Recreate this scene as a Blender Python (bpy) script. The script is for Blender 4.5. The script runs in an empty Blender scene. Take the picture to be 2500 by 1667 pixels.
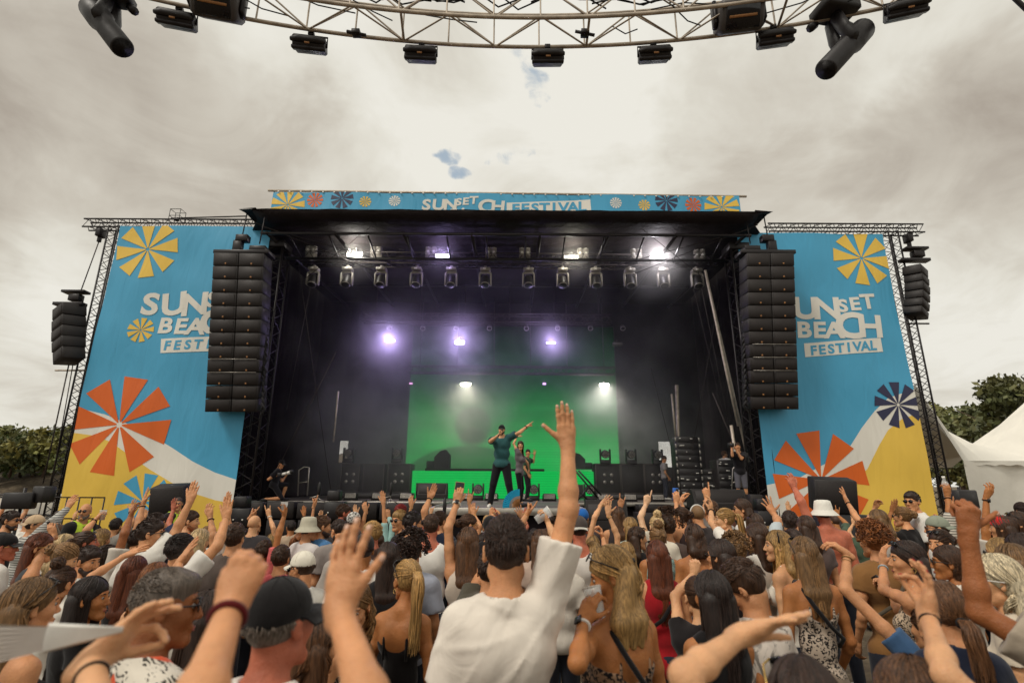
import bpy, bmesh, math, random
import numpy as np
from mathutils import Vector, Matrix
random.seed(7); np.random.seed(7)
SC = bpy.context.scene
COL = SC.collection
R = math.radians
# ------------------------------------------------------------------ camera
F_PX, TH, CAMZ, ROLL = 1280.0, R(15.1), 1.95, R(0.3)
CX, CY = 1250.0, 833.5
_c, _s = math.cos(ROLL), math.sin(ROLL)
RIGHT = np.array([_c, -_s*math.sin(TH), _s*math.cos(TH)])
UP = np.array([-_s, -_c*math.sin(TH), _c*math.cos(TH)])
FWD = np.array([0, math.cos(TH), math.sin(TH)])
cam = bpy.data.cameras.new('camera'); cam.lens = F_PX/2500*36; cam.sensor_width = 36
cam.clip_start = 0.05; cam.clip_end = 3000
camo = bpy.data.objects.new('camera', cam); COL.objects.link(camo)
camo.matrix_world = Matrix(((RIGHT[0], UP[0], -FWD[0], 0), (RIGHT[1], UP[1], -FWD[1], 0), (RIGHT[2], UP[2], -FWD[2], CAMZ), (0, 0, 0, 1)))
SC.camera = camo
cam.dof.use_dof = True; cam.dof.focus_distance = 7.0; cam.dof.aperture_fstop = 2.2
def ray(px, py):
    return RIGHT*((px-CX)/F_PX) + UP*((CY-py)/F_PX) + FWD
def at(px, py, Y, K=0.0):
    """the world point seen at photo pixel (px,py) on the upright plane y = Y + K*x"""
    d = ray(px, py); t = Y/(d[1]-K*d[0])
    return np.array([0, 0, CAMZ]) + d*t
def atz(px, py, z):
    d = ray(px, py); t = (z-CAMZ)/d[2]
    return np.array([0, 0, CAMZ]) + d*t
# ------------------------------------------------------------------ light
SC.view_settings.view_transform = 'Standard'; SC.view_settings.look = 'None'
SC.view_settings.gamma = 1; SC.view_settings.use_curve_mapping = False
SC.view_settings.exposure = 0.14
SC.cycles.use_denoising = True
SC.cycles.max_bounces = 6; SC.cycles.diffuse_bounces = 3; SC.cycles.glossy_bounces = 3
SC.cycles.transmission_bounces = 5; SC.cycles.transparent_max_bounces = 8; SC.cycles.volume_bounces = 0
SC.cycles.sample_clamp_indirect = 4
SC.cycles.volume_step_rate = 1.0; SC.cycles.volume_max_steps = 96
SUN_EL, SUN_AZ = R(52), R(-128)      # azimuth measured from +Y towards +X
sun = bpy.data.lights.new('sun', 'SUN'); sun.energy = 1.5; sun.angle = R(14); sun.color = (1.0, 0.94, 0.84)
suno = bpy.data.objects.new('sun', sun); COL.objects.link(suno)
sd = Vector((math.sin(SUN_AZ)*math.cos(SUN_EL), math.cos(SUN_AZ)*math.cos(SUN_EL), math.sin(SUN_EL)))
suno.rotation_euler = sd.to_track_quat('Z', 'Y').to_euler(); suno.location = (0, 0, 30)
def lin(h):
    h = h.lstrip('#'); o = []
    for i in (0, 2, 4):
        v = int(h[i:i+2], 16)/255; o.append(v/12.92 if v <= .04045 else ((v+.055)/1.055)**2.4)
    return tuple(o)
class NT:
    def __init__(s, tree): s.t = tree; s.n = tree.nodes; s.l = tree.links
    def node(s, typ, **kw):
        n = s.n.new(typ)
        for k, v in kw.items(): setattr(n, k, v)
        return n
    def link(s, a, b): s.l.new(a, b)
    def inp(s, n, key, v):
        i = n.inputs[key]
        if hasattr(v, 'links'): s.l.new(v, i)
        else: i.default_value = v
    def math(s, op, a, b=0.0, c=0.0, clamp=False):
        n = s.n.new('ShaderNodeMath'); n.operation = op; n.use_clamp = clamp
        s.inp(n, 0, a); s.inp(n, 1, b); s.inp(n, 2, c); return n.outputs[0]
    def vmath(s, op, a, b=(0, 0, 0)):
        n = s.n.new('ShaderNodeVectorMath'); n.operation = op
        s.inp(n, 0, a)
        if op == 'SCALE': s.inp(n, 'Scale', b)
        else: s.inp(n, 1, b)
        return n
    def noise(s, vec, scale, detail=3, rough=.5, dist=0.0):
        n = s.n.new('ShaderNodeTexNoise'); s.inp(n, 'Scale', scale); s.inp(n, 'Detail', detail)
        s.inp(n, 'Roughness', rough); s.inp(n, 'Distortion', dist)
        if vec is not None: s.link(vec, n.inputs['Vector'])
        return n
    def ramp(s, fac, stops):
        n = s.n.new('ShaderNodeValToRGB'); e = n.color_ramp.elements
        while len(e) < len(stops): e.new(.5)
        for i, (p, c) in enumerate(stops):
            e[i].position = p; e[i].color = (c[0], c[1], c[2], 1) if not isinstance(c, (int, float)) else (c, c, c, 1)
        s.inp(n, 'Fac', fac); return n.outputs['Color']
    def mix(s, fac, a, b, blend='MIX'):
        n = s.n.new('ShaderNodeMix'); n.data_type = 'RGBA'; n.blend_type = blend
        s.inp(n, 'Factor', fac)
        for k, v in ((6, a), (7, b)):
            if hasattr(v, 'links'): s.l.new(v, n.inputs[k])
            else: n.inputs[k].default_value = (*v[:3], 1)
        return n.outputs[2]
    def mrange(s, v, a, b, c=0.0, d=1.0, smooth=True):
        n = s.n.new('ShaderNodeMapRange'); n.interpolation_type = 'SMOOTHSTEP' if smooth else 'LINEAR'
        s.inp(n, 0, v); s.inp(n, 1, a); s.inp(n, 2, b); s.inp(n, 3, c); s.inp(n, 4, d); return n.outputs[0]
    def scalev(s, vec, sc):
        n = s.n.new('ShaderNodeMapping'); n.inputs['Scale'].default_value = sc; s.link(vec, n.inputs['Vector']); return n.outputs[0]
world = bpy.data.worlds.new("World"); SC.world = world; world.use_nodes = True
def build_world():
    T = NT(world.node_tree); T.n.clear()
    sky = T.node('ShaderNodeTexSky', sky_type='NISHITA', sun_disc=False)
    sky.sun_elevation = SUN_EL; sky.sun_rotation = SUN_AZ
    tc = T.node('ShaderNodeTexCoord'); g = tc.outputs['Generated']
    sep = T.node('ShaderNodeSeparateXYZ'); T.link(g, sep.inputs[0])
    zz = T.math('ADD', T.math('MAXIMUM', sep.outputs[2], 0.0), 0.22)
    cmb = T.node('ShaderNodeCombineXYZ')
    T.link(T.math('DIVIDE', sep.outputs[0], zz), cmb.inputs[0]); T.link(T.math('DIVIDE', sep.outputs[1], zz), cmb.inputs[1])
    P = cmb.outputs[0]
    n1 = T.noise(P, 0.9, 7, .52, .6); n2 = T.noise(P, 2.6, 8, .6, .8)
    w = T.noise(g, 3.5, 5, .6, .3)
    wv = T.vmath('SCALE', T.vmath('SUBTRACT', w.outputs['Color'], (.5, .5, .5)).outputs[0], 0.34).outputs[0]
    gd = T.vmath('NORMALIZE', T.vmath('ADD', g, wv).outputs[0]).outputs[0]
    gd2 = T.vmath('NORMALIZE', T.vmath('ADD', g, T.vmath('SCALE', wv, .28).outputs[0]).outputs[0]).outputs[0]
    def blob(px, py, r0, r1, gd=gd):
        d = ray(px, py); d = d/np.linalg.norm(d)
        dd = T.vmath('DOT_PRODUCT', gd, tuple(d)).outputs['Value']
        return T.mrange(dd, math.cos(R(r1)), math.cos(R(r0)), 0, 1)
    dark = 0.0
    for (x, y, a, b, k) in ((430, 330, 2, 17, .66), (60, 230, 3, 16, .58), (760, 400, 1, 10, .45), (2420, 420, 1, 13, .68), (2250, 560, 1, 9, .5), (2100, 640, 1, 8, .35), (130, 900, 4, 12, .15), (1900, 330, 2, 14, .25)):
        dark = T.math('MAXIMUM', dark, T.math('MULTIPLY', blob(x, y, a, b), k))
    base = T.math('ADD', T.mrange(n1.outputs[0], .36, .66, -.04, .36), T.mrange(n2.outputs[0], .34, .70, -.04, .34))
    dk = T.math('ADD', T.math('MULTIPLY', base, 0.75), T.math('MULTIPLY', dark, T.mrange(n1.outputs[0], .2, .75, .7, 1.15)), clamp=True)
    for (x, y, a, b, k) in ((1400, 200, 1, 12, .32), (950, 420, 1, 12, .18), (300, 560, 1, 12, .25), (2330, 700, 1, 10, .2)):
        dk = T.math('SUBTRACT', dk, T.math('MULTIPLY', blob(x, y, a, b), k), clamp=True)
    cloud = T.ramp(dk, ((0, lin('ECE9DF')), (.25, lin('E0DCD0')), (.55, lin('C9C2B5')), (1, lin('A79D91'))))
    hf = T.noise(g, 22, 6, .62, .4).outputs[0]
    bl = T.math('MAXIMUM', T.math('MAXIMUM', blob(1098, 392, 0, 2.3, gd), blob(1130, 445, 0, 2.6, gd)), T.math('MULTIPLY', T.math('MAXIMUM', blob(1285, 205, 0, 2.4, gd), blob(1245, 365, 0, 2.4, gd)), .52))
    blue = T.mrange(T.math('ADD', T.math('MULTIPLY', bl, .9), T.math('MULTIPLY', hf, 1.5)), 1.10, 1.62, 0, .62)
    cl10 = T.vmath('SCALE', cloud, 9.1).outputs[0]
    skyc = T.vmath('ADD', T.vmath('SCALE', sky.outputs[0], 0.35).outputs[0], (.6, 1.7, 2.9)).outputs[0]
    fin = T.mix(blue, cl10, skyc)
    bg = T.node('ShaderNodeBackground'); T.link(fin, bg.inputs[0]); bg.inputs[1].default_value = 0.1
    out = T.node('ShaderNodeOutputWorld'); T.link(bg.outputs[0], out.inputs[0])
build_world()
# ------------------------------------------------------------------ materials
MAT = {}
def newmat(name):
    m = bpy.data.materials.new(name); m.use_nodes = True; T = NT(m.node_tree); T.n.clear()
    b = T.node('ShaderNodeBsdfPrincipled'); o = T.node('ShaderNodeOutputMaterial'); T.link(b.outputs[0], o.inputs[0])
    MAT[name] = m; return T, b, o
def objco(T): return T.node('ShaderNodeTexCoord').outputs['Object']
def objcol(T): return T.node('ShaderNodeObjectInfo').outputs['Color']
def attr(T, n='tint'):
    a = T.node('ShaderNodeAttribute'); a.attribute_name = n; return a.outputs['Fac']
def bump(T, b, h, dist=.01, st=1.0):
    n = T.node('ShaderNodeBump'); T.link(h, n.inputs['Height']); n.inputs['Distance'].default_value = dist; n.inputs['Strength'].default_value = st
    T.link(n.outputs[0], b.inputs['Normal'])
def simple(name, col, rough=.6, metal=0.0, var=.15, scale=8.0, bmp=0.0, spec=None):
    T, b, o = newmat(name); co = objco(T); n = T.noise(co, scale, 4, .6)
    f = T.mrange(n.outputs[0], .3, .7, 1-var, 1+var, False)
    v = T.vmath('SCALE', (col[0], col[1], col[2]), f).outputs[0]
    T.link(v, b.inputs['Base Color']); T.inp(b, 'Roughness', T.mrange(n.outputs[0], .3, .7, max(0, rough-.08), min(1, rough+.08), False)); b.inputs['Metallic'].default_value = metal
    if spec is not None: b.inputs['Specular IOR Level'].default_value = spec
    if bmp: bump(T, b, n.outputs[0], bmp)
    return MAT[name]
def emis(name, col, st):
    T, b, o = newmat(name); b.inputs['Base Color'].default_value = (0, 0, 0, 1)
    b.inputs['Emission Color'].default_value = (*col, 1); b.inputs['Emission Strength'].default_value = st; return MAT[name]
def make_mats():
    # skin: the person's own tone comes from the object colour
    T, b, o = newmat('skin'); co = objco(T); n = T.noise(co, 9, 5, .6); n2 = T.noise(co, 90, 2, .5); n3 = T.noise(co, 2.5, 2, .5)
    c = T.vmath('SCALE', objcol(T), T.mrange(n.outputs[0], .3, .7, .78, 1.14, False)).outputs[0]
    c = T.mix(T.mrange(n3.outputs[0], .45, .75, 0, .35), c, T.vmath('MULTIPLY', c, (1.06, .86, .78)).outputs[0])
    c = T.mix(T.mrange(n2.outputs[0], .60, .72, 0, .3), c, T.vmath('MULTIPLY', c, (.7, .5, .4)).outputs[0])
    T.link(c, b.inputs['Base Color']); b.inputs['Roughness'].default_value = .46; b.inputs['Specular IOR Level'].default_value = .35
    b.inputs['Subsurface Weight'].default_value = .12; b.inputs['Subsurface Radius'].default_value = (1, .35, .2); b.inputs['Subsurface Scale'].default_value = .012
    h = T.math('ADD', T.noise(co, 240, 2).outputs[0], T.math('MULTIPLY', T.noise(co, 38, 4).outputs[0], 1.6)); bump(T, b, h, .003, .8)
    # hair strands: object colour times a tint kept per strand
    T, b, o = newmat('hair'); co = objco(T); st = T.noise(T.scalev(co, (150, 150, 9)), 1.0, 3, .6)
    f = T.math('MULTIPLY', T.mrange(st.outputs[0], .3, .72, .45, 1.7, False), attr(T))
    T.link(T.vmath('SCALE', objcol(T), f).outputs[0], b.inputs['Base Color']); b.inputs['Roughness'].default_value = .45
    b.inputs['Specular IOR Level'].default_value = .36; bump(T, b, st.outputs[0], .004, .8)
    T, b, o = newmat('stubble'); co = objco(T); st = T.noise(co, 320, 2, .6)
    f = T.mrange(st.outputs[0], .3, .7, .5, 1.5, False)
    T.link(T.vmath('SCALE', objcol(T), f).outputs[0], b.inputs['Base Color']); b.inputs['Roughness'].default_value = .6; bump(T, b, st.outputs[0], .003, .8)
    # cloth with soft folds
    def cloth(name, pat=None, fold=.009):
        T, b, o = newmat(name); co = objco(T); oc = objcol(T)
        n = T.noise(co, 5.5, 3, .5, 1.2); n2 = T.noise(T.scalev(co, (14, 14, 4)), 1, 3, .5, .8)
        c = oc
        if pat == 'leopard':
            v = T.node('ShaderNodeTexVoronoi'); v.feature = 'F1'; T.inp(v, 'Scale', 42); T.link(T.vmath('ADD', co, T.vmath('SCALE', T.noise(co, 25, 2).outputs['Color'], .03).outputs[0]).outputs[0], v.inputs['Vector'])
            ring = T.math('MULTIPLY', T.mrange(v.outputs[0], .18, .3), T.mrange(v.outputs[0], .62, .5)); ring = T.math('MULTIPLY', ring, T.mrange(T.noise(co, 60, 2).outputs[0], .4, .5))
            c = T.mix(ring, oc, lin('1A1518'))
        elif pat == 'flower':
            v = T.noise(T.scalev(co, (1, 1, 1)), 11, 4, .6, 1.5); w = T.noise(T.vmath('ADD', co, (7, 3, 1)).outputs[0], 7, 2, .5, .6)
            ww = T.node('ShaderNodeTexWave'); ww.wave_type = 'BANDS'; ww.bands_direction = 'DIAGONAL'; T.inp(ww, 'Scale', 28.0); T.inp(ww, 'Distortion', 9.0); T.inp(ww, 'Detail', 2.0); T.link(co, ww.inputs['Vector'])
            lf = T.math('MULTIPLY', T.mrange(v.outputs[0], .52, .56), T.mrange(ww.outputs['Fac'], .42, .55))
            c = T.mix(lf, oc, lin('4A463F')); c = T.mix(T.mrange(w.outputs[0], .63, .67), c, lin('D8552F'))
        elif pat == 'stripe':
            s = T.node('ShaderNodeSeparateXYZ'); T.link(co, s.inputs[0]); k = T.math('FRACT', T.math('MULTIPLY', s.outputs[2], 38.0))
            c = T.mix(T.mrange(k, .55, .62), oc, T.vmath('SCALE', oc, .25).outputs[0])
        elif pat == 'smudge':
            c = T.mix(T.mrange(T.noise(co, 6, 5, .6, 1.5).outputs[0], .54, .6), oc, T.vmath('SCALE', oc, .35).outputs[0])
        c = T.vmath('SCALE', c, T.mrange(n.outputs[0], .3, .7, .9, 1.06, False)).outputs[0]
        T.link(c, b.inputs['Base Color']); b.inputs['Roughness'].default_value = .88; b.inputs['Specular IOR Level'].default_value = .2
        b.inputs['Sheen Weight'].default_value = .15
        h = T.math('ADD', T.math('MULTIPLY', n.outputs[0], 1.0), T.math('ADD', T.math('MULTIPLY', n2.outputs[0], .5), T.math('MULTIPLY', T.noise(co, 400, 1).outputs[0], .02)))
        bump(T, b, h, fold, .9)
    cloth('cloth'); cloth('cloth_leopard', 'leopard', .008); cloth('cloth_flower', 'flower'); cloth('cloth_stripe', 'stripe'); cloth('cloth_smudge', 'smudge')
    simple('black_plastic', lin('1F1B1C'), .5, 0, .2, 12); simple('black_metal', lin('221D1E'), .45, .3, .2, 10)
    simple('tarp', lin('231C1D'), .75, 0, .25, 1.5, .09, .2); simple('drape', lin('171214'), .95, 0, .25, 1.6, .05, .1); simple('cabinet', lin('201A19'), .62, 0, .22, 5, .002)
    simple('grille', lin('272120'), .6, .2, .2, 40, .004); simple('silver', lin('A8A29A'), .38, .8, .15, 10)
    simple('truss_alu', lin('B9AC9C'), .5, .35, .28, 6); simple('truss_dark', lin('3A3230'), .5, .5, .25, 8)
    simple('rubber', lin('161314'), .7); simple('gray_plastic', lin('8E887F'), .5); simple('dark_gray', lin('4B4644'), .55)
    simple('lens', lin('151419'), .12, 0, .1); simple('shade_lens', lin('0E0C0D'), .15, 0, .1, 8)
    simple('stage_deck', lin('6A635C'), .6, 0, .2, 3, .002); simple('deck_edge', lin('B6B0A6'), .4, .6, .15, 6)
    simple('steel_case', lin('59524D'), .45, .6, .2, 5); simple('red_plastic', lin('B82A20'), .5); simple('gold', lin('D9B36A'), .3, .9)
    simple('white_plastic', lin('E2DED6'), .4, 0, .05); simple('nail_red', lin('B01C22'), .25, 0, .05)
    simple('eye_white', lin('9C9086'), .3, 0, .05); simple('iris', lin('2A1A12'), .2); simple('lip', lin('A35A4A'), .5, 0, .1)
    simple('brow', lin('2E1E16'), .8); simple('tent', lin('E6E1D6'), .75, 0, .06, 1.2, .03); simple('blue_plastic', lin('1F5FB5'), .4)
    simple('wood', lin('9A6A3C'), .6, 0, .2, 30); simple('truck_white', lin('C9C2B6'), .6, 0, .12, 2)
    simple('bark', lin('4A3A2C'), .9, 0, .3, 20, .01); simple('nail', lin('D9AF98'), .35, 0, .05)
    simple('phone_glass', lin('1A1A1E'), .12, 0, .1); simple('hivis', lin('C9E23A'), .7, 0, .08, 6, .01)
    T, b, o = newmat('clear_plastic'); b.inputs['Base Color'].default_value = (.93, .95, .94, 1); b.inputs['Roughness'].default_value = .12; b.inputs['IOR'].default_value = 1.25; b.inputs['Alpha'].default_value = .3
    b.inputs['Specular IOR Level'].default_value = .8
    T, b, o = newmat('beer'); b.inputs['Base Color'].default_value = (*lin('D08A25'), 1); b.inputs['Roughness'].default_value = .1
    T, b, o = newmat('ground'); co = objco(T); n = T.noise(co, 1.3, 6, .65); n2 = T.noise(co, 22, 5, .7)
    c = T.mix(T.mrange(n.outputs[0], .4, .62), lin('4E4132'), lin('6F614C')); c = T.mix(T.mrange(n2.outputs[0], .55, .7), c, lin('8A7C66'))
    T.link(c, b.inputs['Base Color']); b.inputs['Roughness'].default_value = .95; bump(T, b, n2.outputs[0], .03)
    T, b, o = newmat('leaf'); co = objco(T); n = T.noise(co, .8, 4, .6); n2 = T.noise(co, .25, 2, .5)
    f = T.math('MULTIPLY', T.mrange(n.outputs[0], .3, .7, .55, 1.5, False), attr(T))
    c = T.mix(T.mrange(n2.outputs[0], .35, .65), T.vmath('MULTIPLY', objcol(T), (1.25, 1.0, .8)).outputs[0], objcol(T))
    T.link(T.vmath('SCALE', c, f).outputs[0], b.inputs['Base Color']); b.inputs['Roughness'].default_value = .6
    b.inputs['Transmission Weight'].default_value = 0
    # printed vinyl of the banners, colour per object
    T, b, o = newmat('vinyl'); co = objco(T); n = T.noise(T.scalev(co, (1.2, 1.2, .5)), 1, 4, .5, 1.0)
    T.link(T.vmath('SCALE', objcol(T), T.mrange(n.outputs[0], .3, .7, .965, 1.03, False)).outputs[0], b.inputs['Base Color']); b.inputs['Roughness'].default_value = .5
    bump(T, b, T.noise(T.scalev(co, (2.2, 2.2, .55)), 1, 2, .45, 1.2).outputs[0], .045, .6)
make_mats()
# ------------------------------------------------------------------ mesh building
class MB:
    def __init__(s): s.V = []; s.F = []; s.M = []; s.T = []; s.n = 0
    def add(s, V, Fs, mat=0, tint=1.0):
        V = np.asarray(V, float).reshape(-1, 3)
        for f in (Fs if isinstance(Fs, list) else [Fs]):
            f = np.asarray(f, np.int64)
            if f.size: s.F.append(f+s.n); s.M.append(np.full(len(f), mat))
        s.V.append(V); s.T.append(np.full(len(V), tint) if np.isscalar(tint) else np.asarray(tint, float)); s.n += len(V); return s
    def addmb(s, o, M=None, mat=None):
        if not o.n: return s
        V = np.concatenate(o.V)
        if M is not None: V = V@M[:3, :3].T + M[:3, 3]
        off = s.n
        for f, m in zip(o.F, o.M): s.F.append(f+off); s.M.append(m if mat is None else np.full(len(f), mat))
        s.V.append(V); s.T.append(np.concatenate(o.T)); s.n += len(V); return s
    def box(s, c, sz, rot=None, mat=0, bev=None):
        h = np.array(sz, float)/2; b = min(bev if bev is not None else min(h)*.12, min(h)*.9)
        V = []; 
        for i in range(8):
            sg = np.array([1 if i & 1 else -1, 1 if i & 2 else -1, 1 if i & 4 else -1])
            for a in range(3):
                q = h-b; q = q.copy(); q[a] = h[a]; V.append(sg*q)
        V = np.array(V)
        def vi(i, a): return i*3+a
        Q = []; Tr = []
        for a in range(3):
            o1, o2 = [x for x in range(3) if x != a]
            for sgn in (0, 1):
                c4 = [(sgn << a) | (x << o1) | (y << o2) for x, y in ((0, 0), (1, 0), (1, 1), (0, 1))]
                f = [vi(i, a) for i in c4]
                nrm = np.cross(V[f[1]]-V[f[0]], V[f[2]]-V[f[0]])
                if nrm[a]*(1 if sgn else -1) < 0: f = f[::-1]
                Q.append(f)
            for x in (0, 1):
                for y in (0, 1):
                    i0 = (x << o1) | (y << o2); i1 = i0 | (1 << a)
                    f = [vi(i0, o1), vi(i1, o1), vi(i1, o2), vi(i0, o2)]
                    nrm = np.cross(V[f[1]]-V[f[0]], V[f[2]]-V[f[0]]); cen = V[f].mean(0); cen[a] = 0
                    if nrm@cen < 0: f = f[::-1]
                    Q.append(f)
        for i in range(8):
            f = [vi(i, 0), vi(i, 1), vi(i, 2)]
            if np.cross(V[f[1]]-V[f[0]], V[f[2]]-V[f[0]])@V[f].mean(0) < 0: f = f[::-1]
            Tr.append(f)
        if rot is not None: V = V@np.asarray(rot).T
        return s.add(V+np.array(c), [np.array(Q), np.array(Tr)], mat)
    def tube(s, P, r, n=6, mat=0, cap=True, tint=1.0, flat=1.0):
        P = np.asarray(P, float); m = len(P); r = np.full(m, r) if np.isscalar(r) else np.asarray(r, float)
        T = np.gradient(P, axis=0); T /= np.linalg.norm(T, axis=1, keepdims=True)+1e-9
        a = np.array([0, 0, 1.]) if abs(T[0][2]) < .9 else np.array([1., 0, 0])
        N = np.zeros_like(P); u = np.cross(T[0], a); u /= np.linalg.norm(u)
        for i in range(m):
            u = u - T[i]*(u@T[i]); u /= np.linalg.norm(u)+1e-9; N[i] = u
        B = np.cross(T, N); an = np.arange(n)*2*math.pi/n
        V = P[:, None]+r[:, None, None]*(np.cos(an)[None, :, None]*N[:, None]+flat*np.sin(an)[None, :, None]*B[:, None])
        i = np.arange(m-1)[:, None]*n; j = np.arange(n)[None]; j2 = (j+1) % n
        Q = np.stack([i+j, i+j2, i+n+j2, i+n+j], -1).reshape(-1, 4); fs = [Q]
        if cap: fs.append(np.array([list(range(n))[::-1], [(m-1)*n+k for k in range(n)]]))
        return s.add(V.reshape(-1, 3), fs, mat, tint)
    def cyl(s, a, b, r, n=12, mat=0, r2=None): return s.tube([a, b], [r, r if r2 is None else r2], n, mat)
    def lathe(s, prof, c=(0, 0, 0), rot=None, n=20, mat=0):
        prof = np.array(prof, float); an = np.arange(n)*2*math.pi/n; m = len(prof)
        V = np.stack([prof[:, 0][:, None]*np.cos(an), prof[:, 0][:, None]*np.sin(an), np.repeat(prof[:, 1][:, None], n, 1)], -1).reshape(-1, 3)
        i = np.arange(m-1)[:, None]*n; j = np.arange(n)[None]; j2 = (j+1) % n
        Q = np.stack([i+j, i+j2, i+n+j2, i+n+j], -1).reshape(-1, 4)
        if rot is not None: V = V@np.asarray(rot).T
        return s.add(V+np.array(c), Q, mat)
    def strands(s, P, r, n=4, mat=0, tint=None):
        """P (S,m,3) many tapered strands at once"""
        S, m, _ = P.shape; r = np.broadcast_to(r, (S, m)); T = np.gradient(P, axis=1); T /= np.linalg.norm(T, axis=2, keepdims=True)+1e-9
        a = np.array([.31, .2, .93]); N = np.cross(T, a); ln = np.linalg.norm(N, axis=2, keepdims=True)
        N = np.where(ln < .15, np.cross(T, np.array([1., 0, 0])), N); N /= np.linalg.norm(N, axis=2, keepdims=True)+1e-9
        B = np.cross(T, N); an = np.arange(n)*2*math.pi/n
        V = P[:, :, None]+r[:, :, None, None]*(np.cos(an)[:, None]*N[:, :, None]+np.sin(an)[:, None]*B[:, :, None])
        i = (np.arange(S)[:, None, None]*m+np.arange(m-1)[None, :, None])*n; j = np.arange(n)[None, None]; j2 = (j+1) % n
        Q = np.stack([i+j, i+j2, i+n+j2, i+n+j], -1).reshape(-1, 4)
        tt = np.ones((S, m, n)) if tint is None else (np.broadcast_to(np.asarray(tint)[:, None, None], (S, m, n)) if np.ndim(tint) == 1 else np.broadcast_to(np.asarray(tint)[:, :, None], (S, m, n)))
        return s.add(V.reshape(-1, 3), Q, mat, tt.reshape(-1))
    def mesh(s, name, mats, smooth=True):
        V = np.concatenate(s.V) if s.V else np.zeros((0, 3)); me = bpy.data.meshes.new(name)
        me.vertices.add(len(V)); me.vertices.foreach_set('co', V.astype(np.float32).ravel())
        loops = np.concatenate([f.ravel() for f in s.F]); sizes = np.concatenate([np.full(len(f), f.shape[1]) for f in s.F])
        st = np.concatenate([[0], np.cumsum(sizes)[:-1]]); me.loops.add(len(loops)); me.loops.foreach_set('vertex_index', loops.astype(np.int32))
        me.polygons.add(len(sizes)); me.polygons.foreach_set('loop_start', st.astype(np.int32)); me.polygons.foreach_set('material_index', np.concatenate(s.M).astype(np.int32))
        me.update(calc_edges=True); me.polygons.foreach_set('use_smooth', np.full(len(sizes), bool(smooth)))
        a = me.attributes.new('tint', 'FLOAT', 'POINT'); a.data.foreach_set('value', np.concatenate(s.T).astype(np.float32))
        for m in (mats if isinstance(mats, (list, tuple)) else [mats]): me.materials.append(MAT[m])
        me.validate(); return me
    def build(s, name, mats, parent=None, color=None, smooth=True, loc=None, **tags):
        return link(name, s.mesh(name, mats, smooth), parent, color, loc, **tags)
def build_each(parts, name, mats, parent=None, **k):
    return [q.build(name, mats, parent, **k) for q in parts]
def tb(*a, **k): return MB().tube(*a, **k)
def bxs(*a, **k): return MB().box(*a, **k)
def tagit(o, label=None, category=None, group=None, kind=None):
    if label: o['label'] = label
    if category: o['category'] = category
    if group: o['group'] = group
    if kind: o['kind'] = kind
    return o
def link(name, me, parent=None, color=None, loc=None, **tags):
    o = bpy.data.objects.new(name, me); COL.objects.link(o)
    if parent is not None: o.parent = parent
    if color is not None: o.color = (*color, 1)
    if loc is not None: o.location = loc
    return tagit(o, **tags)
def thing(name, loc=(0, 0, 0), label=None, category=None, group=None, rz=0.0):
    o = bpy.data.objects.new(name, None); COL.objects.link(o); o.location = loc; o.rotation_euler = (0, 0, rz); o.empty_display_size = .1
    return tagit(o, label, category, group)
def kids(o): return [c for c in COL.objects if c.parent == o]
def dup(o, loc=None, label=None, rot=None, parent=None, scale=None, _k=None):
    k = _k if _k is not None else {}
    if _k is None:
        for c in COL.objects:
            if c.parent: k.setdefault(c.parent.name, []).append(c)
    c = o.copy(); COL.objects.link(c); c.parent = parent
    for ch in k.get(o.name, []): dup(ch, parent=c, _k=k)
    if loc is not None: c.location = loc
    if rot is not None: c.rotation_euler = rot
    if scale is not None: c.scale = scale
    if label: c['label'] = label
    return c
def rotz(a): c, s = math.cos(a), math.sin(a); return np.array([[c, -s, 0], [s, c, 0], [0, 0, 1.]])
def rotx(a): c, s = math.cos(a), math.sin(a); return np.array([[1., 0, 0], [0, c, -s], [0, s, c]])
def roty(a): c, s = math.cos(a), math.sin(a); return np.array([[c, 0, s], [0, 1., 0], [-s, 0, c]])
def nrm(v): v = np.asarray(v, float); return v/(np.linalg.norm(v)+1e-12)
def truss(mb, a, b, w=.3, mod=.45, rc=.025, rd=.012, up=(0, 0, 1), n=6, tri=False, roll=0.0):
    a = np.array(a, float); b = np.array(b, float); d = nrm(b-a); L = np.linalg.norm(b-a)
    u = np.array(up, float); sx = nrm(np.cross(d, u)); u = np.cross(sx, d)
    h = w/2; cs = [(-h, -h), (h, -h), (h, h), (-h, h)] if not tri else [(-h, -h*.8), (h, -h*.8), (0, h)]
    cs = [sx*x+u*y for x, y in cs]
    for c in cs: mb.tube([a+c, b+c], rc, n)
    k = max(1, int(round(L/mod)))
    for i in range(k):
        p = a+d*L*i/k; q = a+d*L*(i+1)/k; m = (p+q)/2
        for j in range(len(cs)):
            c1, c2 = cs[j], cs[(j+1) % len(cs)]
            mb.tube([p+c1, m+c2], rd, 4, cap=False); mb.tube([m+c2, q+c1], rd, 4, cap=False)
    return mb
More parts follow.
